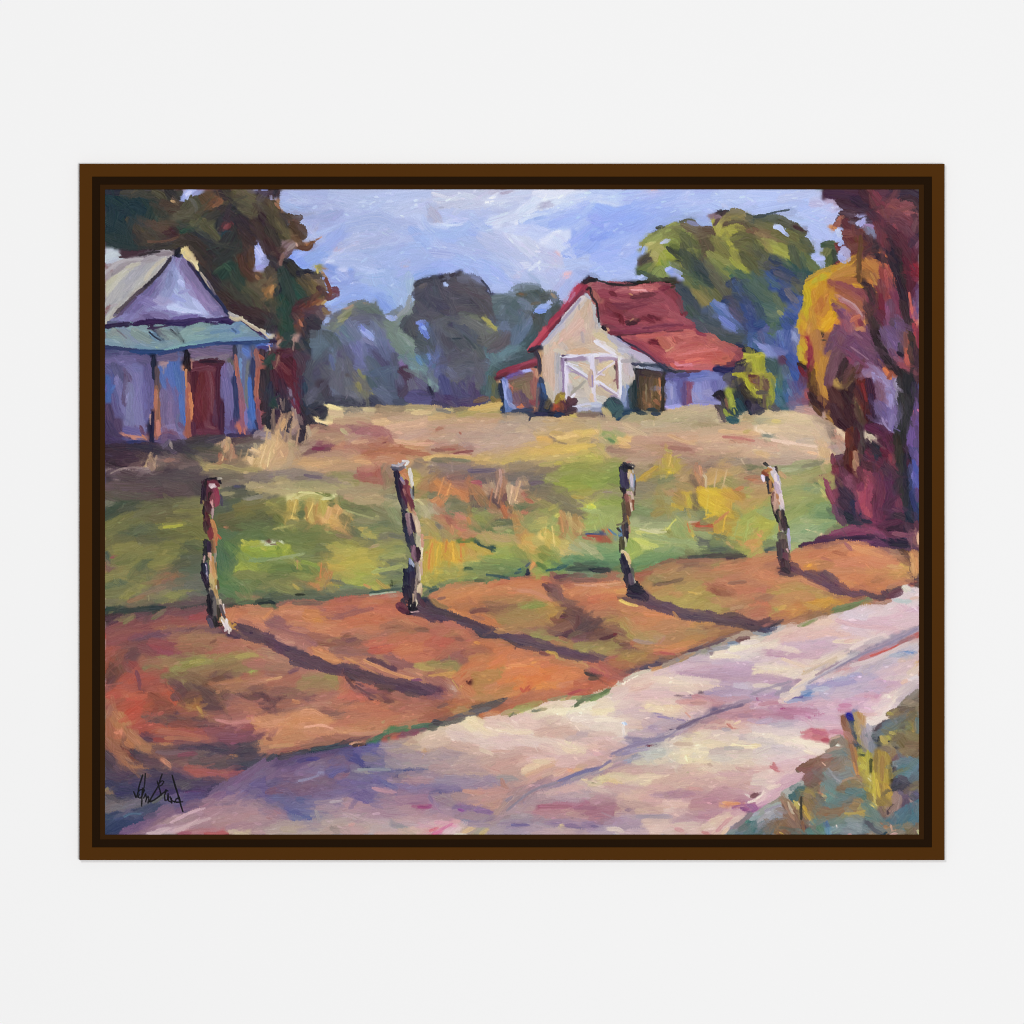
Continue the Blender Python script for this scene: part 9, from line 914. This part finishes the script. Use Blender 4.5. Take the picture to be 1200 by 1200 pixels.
def lay_paint(txt):
    rng = np.random.default_rng(11)
    S = parse(txt)
    names = []; lab_of = {}
    def label(el, p):
        if el == 'post': el = 'post%d' % post_id(p[0][0])
        elif el == 'shadow': el = 'shadow%d' % shade_id(*p[0])
        elif el == 'hole': el = 'sky'
        elif el in ('fx', 'g'): el = 'f'
        elif el == 'edge': el = 'bank'
        elif el == 'fc2': el = 'fc'
        elif el == 'trim': el = 'gable'
        elif el in ('trim2', 'roofe', 'roofl'): el = 'roof'
        elif el == 'shrub2': el = 'shrub'
        if el not in lab_of: lab_of[el] = len(names); names.append(el)
        return lab_of[el]
    S = [s + (label(s[2], s[5]),) for s in S]
    S.sort(key=lambda s: (s[0], s[1]))
    # neighbouring touches share paint
    PULL = {'sky': .25, 'f': .3, 'bank': .32, 'road': .3, 'fa': .3, 'fb': .3, 'fc': .3, 'bt': .1, 'gt': .08, 'rt': .12, 'plant': .15, 'hwall': .15, 'roof': .15, 'wall': .3}
    mid = np.array([s[5][len(s[5]) // 2] for s in S]); colr_ = np.array([s[3] for s in S]); wid = np.array([s[4] for s in S])
    els = np.array([ORDER.index(s[2]) for s in S])
    for i, s in enumerate(list(S)):
        pl = PULL.get(s[2], 0)
        if pl == 0 or s[4] < 6: continue
        m = (els == s[0]); d2 = ((mid[m] - s[5][len(s[5]) // 2]) ** 2).sum(1)
        wt = np.exp(-d2 / (2 * 34.0 ** 2)) * wid[m]
        mean = (colr_[m] * wt[:, None]).sum(0) / wt.sum()
        S[i] = s[:3] + (s[3] * (1 - pl) + mean * pl,) + s[4:]
    # thin ground colour: spread from the strokes
    k = 3
    gh, gw = NY // k + 2, NX // k + 2
    col = np.zeros((gh, gw, 3), np.float32); lab = np.full((gh, gw), -1, np.int32)
    for s in S:
        if s[2] in ('sign', 'post'): continue
        for q in catmull(s[5]):
            x, y = int(q[0] / k), int(q[1] / k)
            if 0 <= x < gw and 0 <= y < gh: col[y, x] = s[3]; lab[y, x] = s[6]
    while (lab < 0).any():
        e = lab < 0
        for dy, dx in ((0, 1), (1, 0), (0, -1), (-1, 0)):
            l2 = np.roll(lab, (dy, dx), (0, 1)); c2 = np.roll(col, (dy, dx), (0, 1))
            if dy == 1: l2[0] = -1
            if dy == -1: l2[-1] = -1
            if dx == 1: l2[:, 0] = -1
            if dx == -1: l2[:, -1] = -1
            m = (lab < 0) & (l2 >= 0)
            lab[m] = l2[m]; col[m] = c2[m]
    yi = np.minimum((np.arange(NY) / k).astype(int), gh - 1); xi = np.minimum((np.arange(NX) / k).astype(int), gw - 1)
    L = lab[yi][:, xi].copy(); C = col[yi][:, xi].copy()
    for _ in range(3):
        C = (C + np.roll(C, 2, 0) + np.roll(C, -2, 0) + np.roll(C, 2, 1) + np.roll(C, -2, 1)) / 5
    Hh = np.zeros((NY, NX), np.float32)
    rag = smooth_noise(rng, NY, NX, 5.0) * .6 + smooth_noise(rng, NY, NX, 2.0) * .3
    tooth = smooth_noise(rng, NY, NX, 1.6)
    gy_, gx_ = np.mgrid[0:NY, 0:NX].astype(np.float32) / RES
    ticks = np.sin(gx_ * 2.45 + gy_ * .25 + smooth_noise(rng, NY, NX, 20) * 1.5) * .3 + np.sin(gy_ * 2.3 - gx_ * .3) * .2 + smooth_noise(rng, NY, NX, 1.4) * .5
    def stroke(c, w, pts, lb, opac=1.0, crisp=1.0, pick=.12, bris=1.0, blur=0.0, taper=.35, mask=None, curve=True):
        p = catmull(pts) if curve else pts
        r = w * .5
        x0 = max(int(p[:, 0].min() - r - 3), 0); x1 = min(int(p[:, 0].max() + r + 4), NX)
        y0 = max(int(p[:, 1].min() - r - 3), 0); y1 = min(int(p[:, 1].max() + r + 4), NY)
        if x1 <= x0 or y1 <= y0: return
        X, Y = np.meshgrid(np.arange(x0, x1, dtype=np.float32), np.arange(y0, y1, dtype=np.float32))
        best = np.full(X.shape, 1e9, np.float32); U = np.zeros_like(best); V = np.zeros_like(best)
        acc = 0.0
        for i in range(len(p) - 1):
            ax, ay = p[i]; dx, dy = p[i + 1] - p[i]
            ln = math.hypot(dx, dy)
            if ln < 1e-4: continue
            t = ((X - ax) * dx + (Y - ay) * dy) / (ln * ln)
            tc = np.clip(t, 0, 1)
            ex = X - ax - tc * dx; ey = Y - ay - tc * dy
            d = np.sqrt(ex * ex + ey * ey)
            m = d < best
            best[m] = d[m]; U[m] = (acc + tc * ln)[m]
            V[m] = (((X - ax) * dy - (Y - ay) * dx) / ln)[m]
            acc += ln
        nb = max(6, int(w * 1.0) + 4)
        tab = rng.standard_normal((nb + 2, max(3, int(acc / (w * 1.6 + 5)) + 3))).astype(np.float32)
        vv = np.clip((V / (r + 1e-3) * .5 + .5), 0, .999) * nb
        uu = np.clip(U / (acc + 1e-3), 0, .999) * (tab.shape[1] - 2)
        vi = vv.astype(int); ui = uu.astype(int); fv = vv - vi; fu = uu - ui
        b = ((tab[vi, ui] * (1 - fu) + tab[vi, ui + 1] * fu) * (1 - fv) + (tab[vi + 1, ui] * (1 - fu) + tab[vi + 1, ui + 1] * fu) * fv)
        sq = np.clip(np.minimum(U, acc - U) / (w * .9 + 1e-3), 0, 1)
        edge = r * (1 - taper * (1 - sq) ** 2) - best + (rag[y0:y1, x0:x1] * min(1.2, .08 * w + .2) + b * .4) * crisp
        a = np.clip((edge + ticks[y0:y1, x0:x1] * min(blur, 2.0) * .6) / (1.5 + blur * .7) + .5, 0, 1); a = a * a * (3 - 2 * a)
        # paint runs thin towards the end of the stroke and skips over the tooth of the canvas
        run = U / (acc + 1e-3)
        if w > 5: a = a * np.clip(1.15 - np.clip(run - .7, 0, 1) * 1.6 * np.clip(tooth[y0:y1, x0:x1] + .4 + b * .4, 0, 1), 0, 1)
        a = a * opac
        if mask is not None: a = a * (L[y0:y1, x0:x1] == mask)
        if a.max() <= 0: return
        ct = C[y0:y1, x0:x1]
        under = (ct * a[..., None]).sum((0, 1)) / (a.sum() + 1e-3)
        hue = rng.standard_normal(3) * .008
        tone = (b * .036 * bris)[..., None] * np.array([1.0, .95, .9]) + (b * .010 * bris)[..., None] * rng.standard_normal(3)
        pk = pick * (.5 + run)[..., None]
        colr = (c + hue + tone) * (1 - pk) + under * pk * .6 + ct * pk * .4
        a3 = a[..., None]
        C[y0:y1, x0:x1] = ct * (1 - a3) + colr * a3
        th = .35 + .25 * b * bris + .5 * np.exp(-((edge - 1.2) / 1.1) ** 2)
        hh = Hh[y0:y1, x0:x1]
        Hh[y0:y1, x0:x1] = hh * (1 - a * .8) + a * (th * min(1.5, .5 + w * .06))
        if lb is not None:
            m = a > .5
            L[y0:y1, x0:x1][m] = lb
    broken = {'f': (.9, 1), 'bank': (.9, 1), 'road': (.8, 1), 'sky': (.75, 1), 'fa': (.7, 1), 'fb': (.7, 1), 'fc': (.7, 1), 'bt': (.5, 1),
              'gt': (.5, 1), 'rt': (.3, 1), 'plant': (.3, 1)}
    for i, s in enumerate(S):
        el = s[2]
        if el == 'sign':
            continue
        soft = el in ('shadow', 'sky', 'f', 'fa', 'fb', 'fc', 'fc2', 'bank', 'road', 'g')
        if soft and s[4] > 7:          # no two touches start and stop in line
            p = s[5].copy(); d = p[-1] - p[0]; ln = np.hypot(*d) + 1e-3; d = d / ln; n = np.array([-d[1], d[0]])
            p[0] -= d * s[4] * rng.uniform(-.1, .55); p[-1] += d * s[4] * rng.uniform(-.1, .55)
            p[0] += n * s[4] * rng.normal(0, .13); p[-1] += n * s[4] * rng.normal(0, .13)
            s = s[:5] + (p,) + s[6:]
        if el == 'edge': s = s[:3] + (s[3] * .7 + np.array([.44, .38, .36]) * .3, s[4] * .85) + s[5:]
        if el == 'post': s = s[:4] + (s[4] * 1.16,) + s[5:]
        if el == 'shadow': s = s[:3] + (s[3] * .62 + np.array([.54, .37, .36]) * .38, s[4] * .78) + s[5:]
        stroke(s[3], s[4] * (1.15 if soft else 1.06), s[5], s[6], .86 if soft else .94, 1.0, .34 if soft else .2, .8, min(3.5, s[4] * .22) if soft else min(2.0, s[4] * .1), .12 if el == 'post' else .35)
        # a second, thinner touch of the same brush beside the first breaks up the larger strokes
        if s[4] > 9 and el in broken and rng.random() < broken[el][0]:
            for _ in range(2):
                p = s[5]; d = p[-1] - p[0]; n = np.array([-d[1], d[0]]) / (np.hypot(*d) + 1e-3)
                off = n * rng.uniform(-.45, .45) * s[4]
                f0, f1 = sorted(rng.uniform(0, 1, 2)); f1 = min(1, f1 + .2)
                q = np.array([p[0] + d * f0, p[0] + d * (f0 + f1) / 2 + n * rng.uniform(-1, 1), p[0] + d * f1]) + off
                stroke(np.clip(s[3] + rng.standard_normal() * .02 + rng.standard_normal(3) * .012, 0, 1), s[4] * rng.uniform(.15, .4), q, None, .45, 1.3, .45, 1.0, 1.0)
    crisp_again = []
    for s in S:
        if s[4] < 8.5 and s[2] not in ('sign', 'sky', 'edge', 'shadow', 'bdoor'):
            p = catmull(s[5]); q = p[len(p) // 2]; ix, iy = int(q[0]), int(q[1])
            if 0 <= ix < NX and 0 <= iy < NY and np.abs(C[iy, ix] - s[3]).max() < .16 and (L[iy, ix] == s[6]): crisp_again.append(s)
    # wet paint dragged along by a dry brush
    pool = [s for s in S if s[2] not in ('sign', 'post', 'bdoor', 'hpost', 'trim', 'trim2', 'roofe', 'rooflean', 'edge', 'hole')]
    wt = np.array([s[4] * (s[4] + np.hypot(*(s[5][-1] - s[5][0]))) for s in pool]); wt = wt / wt.sum()
    for i in rng.choice(len(pool), 11000, p=wt):
        s = pool[i]; p = s[5]; k2 = int(rng.integers(0, len(p) - 1)) if len(p) > 1 else 0
        d = p[k2 + 1] - p[k2]; an = math.atan2(d[1], d[0]) + rng.normal(0, .22) + (math.pi if rng.random() < .5 else 0)
        o = p[k2] + d * rng.random() + rng.normal(0, .5, 2) * s[4]
        ix, iy = int(o[0]), int(o[1])
        if not (2 < ix < NX - 3 and 2 < iy < NY - 3): continue
        if L[iy, ix] != s[6]: continue
        c = C[iy - 1:iy + 2, ix - 1:ix + 2].mean((0, 1))
        ln = rng.uniform(8, 26) * (.6 + s[4] / 22); t2 = np.array([math.cos(an), math.sin(an)])
        bow = np.array([-t2[1], t2[0]]) * rng.normal(0, .08) * ln
        q = np.array([o, o + t2 * ln * .5 + bow, o + t2 * ln])
        stroke(c, rng.uniform(.15, .6) * min(s[4], 16) + 1.4, q, None, rng.uniform(.35, .75), 1.4, .35, 1.1, rng.uniform(.5, 2.5), .6, s[6])
    # small raised dabs and scratches left by the bristles
    for i in rng.choice(len(pool), 3600, p=wt):
        s = pool[i]; p = s[5]; d = p[-1] - p[0]
        o = p[0] + d * rng.random() + rng.normal(0, .5, 2) * s[4]; ix, iy = int(o[0]), int(o[1])
        if not (2 < ix < NX - 3 and 2 < iy < NY - 3) or L[iy, ix] != s[6]: continue
        an = math.atan2(d[1], d[0]) + rng.normal(0, .3); ln = rng.uniform(3, 13)
        up = rng.random() < (.95 if s[2] == 'sky' else .7)
        c = np.clip(C[iy, ix] * (1 + rng.uniform(.05, .2)) + rng.normal(0, .012, 3), 0, .97) if up else C[iy, ix] * rng.uniform(.84, .95)
        stroke(c, rng.uniform(1.4, 4.5), np.array([o, o + np.array([math.cos(an), math.sin(an)]) * ln]), None, rng.uniform(.25, .6), .8, .05, .8, .3, .8, s[6])
    for s in crisp_again:
        stroke(s[3], s[4] * (.92 if s[2] != 'post' else 1.1), s[5], None, .78 if s[4] > 3.5 else .6, 1.0, .15, .9, .4, .35, s[6] if s[2] not in ('f', 'bank', 'road', 'edge') else None)
    for s in S:
        if s[2] == 'sign': stroke(s[3], max(s[4], 1.5) * 1.2, s[5], s[6], 1.0, .3, .05, .2, .2, .2, None, False)
    sat = np.full(len(names), SAT, np.float32)
    for n_, v_ in SATS.items():
        if n_ in lab_of: sat[lab_of[n_]] = v_
    sat = sat[L]
    for _ in range(2): sat = (sat + np.roll(sat, 3, 0) + np.roll(sat, -3, 0) + np.roll(sat, 3, 1) + np.roll(sat, -3, 1)) / 5
    soft_ = C
    for _ in range(2): soft_ = (soft_ * 2 + np.roll(soft_, 1, 0) + np.roll(soft_, -1, 0) + np.roll(soft_, 1, 1) + np.roll(soft_, -1, 1)) / 6
    C = C + .9 * (C - soft_)
    gain = np.ones((len(names), 3), np.float32)
    for n_, v_ in GAINS.items():
        if n_ in lab_of: gain[lab_of[n_]] = v_
    C = C * gain[L]
    g = C @ np.array([.3, .59, .11], np.float32)
    C = g[..., None] + (C - g[..., None]) * sat[..., None]
    grain = rng.standard_normal((NY, NX, 1)).astype(np.float32) * .009
    yy, xx = np.mgrid[0:NY, 0:NX].astype(np.float32) / RES
    weave = (np.sin(xx * 2.2 + yy * 1.1) * np.sin(yy * 2.3 - xx * .9))
    C = np.clip(C * (1 + .018 * weave[..., None] + grain * 1.5), 0, 1)
    Hh = Hh + .10 * weave + .06 * tooth
    return C, Hh, L, names

# ---------------------------------------------------------------- paint -> relief meshes, one for each painted thing
C, Hh, L, names = lay_paint(PAINT)
pm = bpy.data.materials.new('oil_paint'); pm.use_nodes = True
nt = pm.node_tree; b = nt.nodes['Principled BSDF']
b.inputs['Roughness'].default_value = .5
b.inputs['Specular IOR Level'].default_value = .06
at = nt.nodes.new('ShaderNodeAttribute'); at.attribute_name = 'pigment'
nt.links.new(at.outputs['Color'], b.inputs['Base Color'])
tc = nt.nodes.new('ShaderNodeTexCoord')
nz = nt.nodes.new('ShaderNodeTexNoise'); nz.inputs['Scale'].default_value = 700; nz.inputs['Detail'].default_value = 2
nt.links.new(tc.outputs['Object'], nz.inputs['Vector'])
bp = nt.nodes.new('ShaderNodeBump'); bp.inputs['Distance'].default_value = .0001; bp.inputs['Strength'].default_value = .4
nt.links.new(nz.outputs['Fac'], bp.inputs['Height']); nt.links.new(bp.outputs['Normal'], b.inputs['Normal'])

xs = sx(123 + 954 * np.arange(NX) / (NX - 1), CD)
zs = sz(222 + 756 * np.arange(NY) / (NY - 1), CD)
X, Z = np.meshgrid(xs, zs)
Y = -CD - Hh * .0006
P = np.stack([X, Y, Z], -1).reshape(-1, 3).astype(np.float32)
A = np.ones((NX * NY, 4), np.float32)
A[:, :3] = np.clip(lin(np.clip(C.reshape(-1, 3), 0, 1)) * 1.0 - 0.002, 0.0008, .95)
FL = L[:-1, :-1]
base = (np.arange(NY - 1)[:, None] * NX + np.arange(NX - 1)[None, :])

def paint_mesh(els, name, parent, label=None):
    m = np.isin(FL, [names.index(e) for e in els if e in names])
    q = base[m]
    quads = np.stack([q, q + NX, q + NX + 1, q + 1], -1)
    used, inv = np.unique(quads, return_inverse=True)
    me = bpy.data.meshes.new(name)
    me.vertices.add(len(used)); me.vertices.foreach_set('co', P[used].ravel())
    me.loops.add(quads.size); me.loops.foreach_set('vertex_index', inv.ravel().astype(np.int32))
    me.polygons.add(len(quads))
    me.polygons.foreach_set('loop_start', (np.arange(len(quads)) * 4).astype(np.int32))
    me.polygons.foreach_set('loop_total', np.full(len(quads), 4, np.int32))
    ca = me.color_attributes.new('pigment', 'FLOAT_COLOR', 'POINT')
    ca.data.foreach_set('color', A[used].ravel())
    me.update(calc_edges=True)
    me.shade_smooth()
    o = link(name, me, pm, parent)
    if label: o['label'] = label
    return o

paint_mesh(['sky'], 'painted_sky', root, 'pale violet blue painted sky')
paint_mesh(['f'], 'painted_field', root, 'painted grass field of green, yellow and dry pink')
paint_mesh(['bank'], 'painted_bank', root, 'painted orange earth bank beside the road')
paint_mesh(['road'], 'painted_road', root, 'painted pale pink and violet dirt road')
paint_mesh(['bt'], 'painted_tree', root, 'dark brown green painted tree behind the farmhouse')
paint_mesh(['fa'], 'painted_tree', root, 'low blue green painted tree right of the farmhouse tree')
paint_mesh(['fb'], 'painted_tree', root, 'tall grey painted tree in the middle distance')
paint_mesh(['fc'], 'painted_tree', root, 'teal painted trees either side of the tall grey tree')
paint_mesh(['gt'], 'painted_tree', root, 'yellow green and blue painted tree behind the barn')
paint_mesh(['rt'], 'painted_tree', root, 'orange, purple and crimson painted tree at the right edge')
h = paint_mesh(['hwall', 'gable'], 'painted_farmhouse', root, 'painted farmhouse with violet walls and gable at the left edge')
paint_mesh(['roofm'], 'roof', h, 'pale cream painted roof slope')
paint_mesh(['proof'], 'porch_roof', h, 'turquoise painted porch roof')
paint_mesh(['hdoor'], 'door', h, 'dark red painted door')
paint_mesh(['hpost'], 'porch_posts', h, 'thin orange and navy painted porch posts')
h = paint_mesh(['wall'], 'painted_barn', root, 'painted cream barn with red roof')
paint_mesh(['roof'], 'roof', h, 'red painted barn roof')
paint_mesh(['bdoor'], 'barn_door', h, 'white painted double door with crossed braces')
paint_mesh(['lean'], 'lean_to', h, 'brown and blue painted lean-to left of the barn')
paint_mesh(['rooflean'], 'lean_to_roof', h, 'crimson painted roof of the lean-to')
paint_mesh(['shed'], 'side_shed', h, 'brown and lavender painted shed right of the barn')
paint_mesh(['shrub'], 'painted_shrubs', root, 'small dark painted shrubs at the foot of the barn')
paint_mesh(['yb'], 'painted_bush', root, 'yellow edged dark painted bush right of the barn')
paint_mesh(['plant'], 'painted_plants', root, 'teal, brown and yellow painted plants in the lower right corner')
where = ('leftmost dark red topped', 'second from left, orange capped', 'third from left, thin dark', 'rightmost pale topped leaning')
for i in range(4):
    paint_mesh(['post%d' % i], 'painted_fence_post', root, where[i] + ' painted fence post')
for i, w in enumerate(('leftmost', 'second', 'third', 'rightmost')):
    paint_mesh(['shadow%d' % i], 'painted_post_shadow', root, 'violet painted shadow of the %s fence post' % w)
paint_mesh(['sign'], 'signature', root, 'thin black signature in the lower left corner')
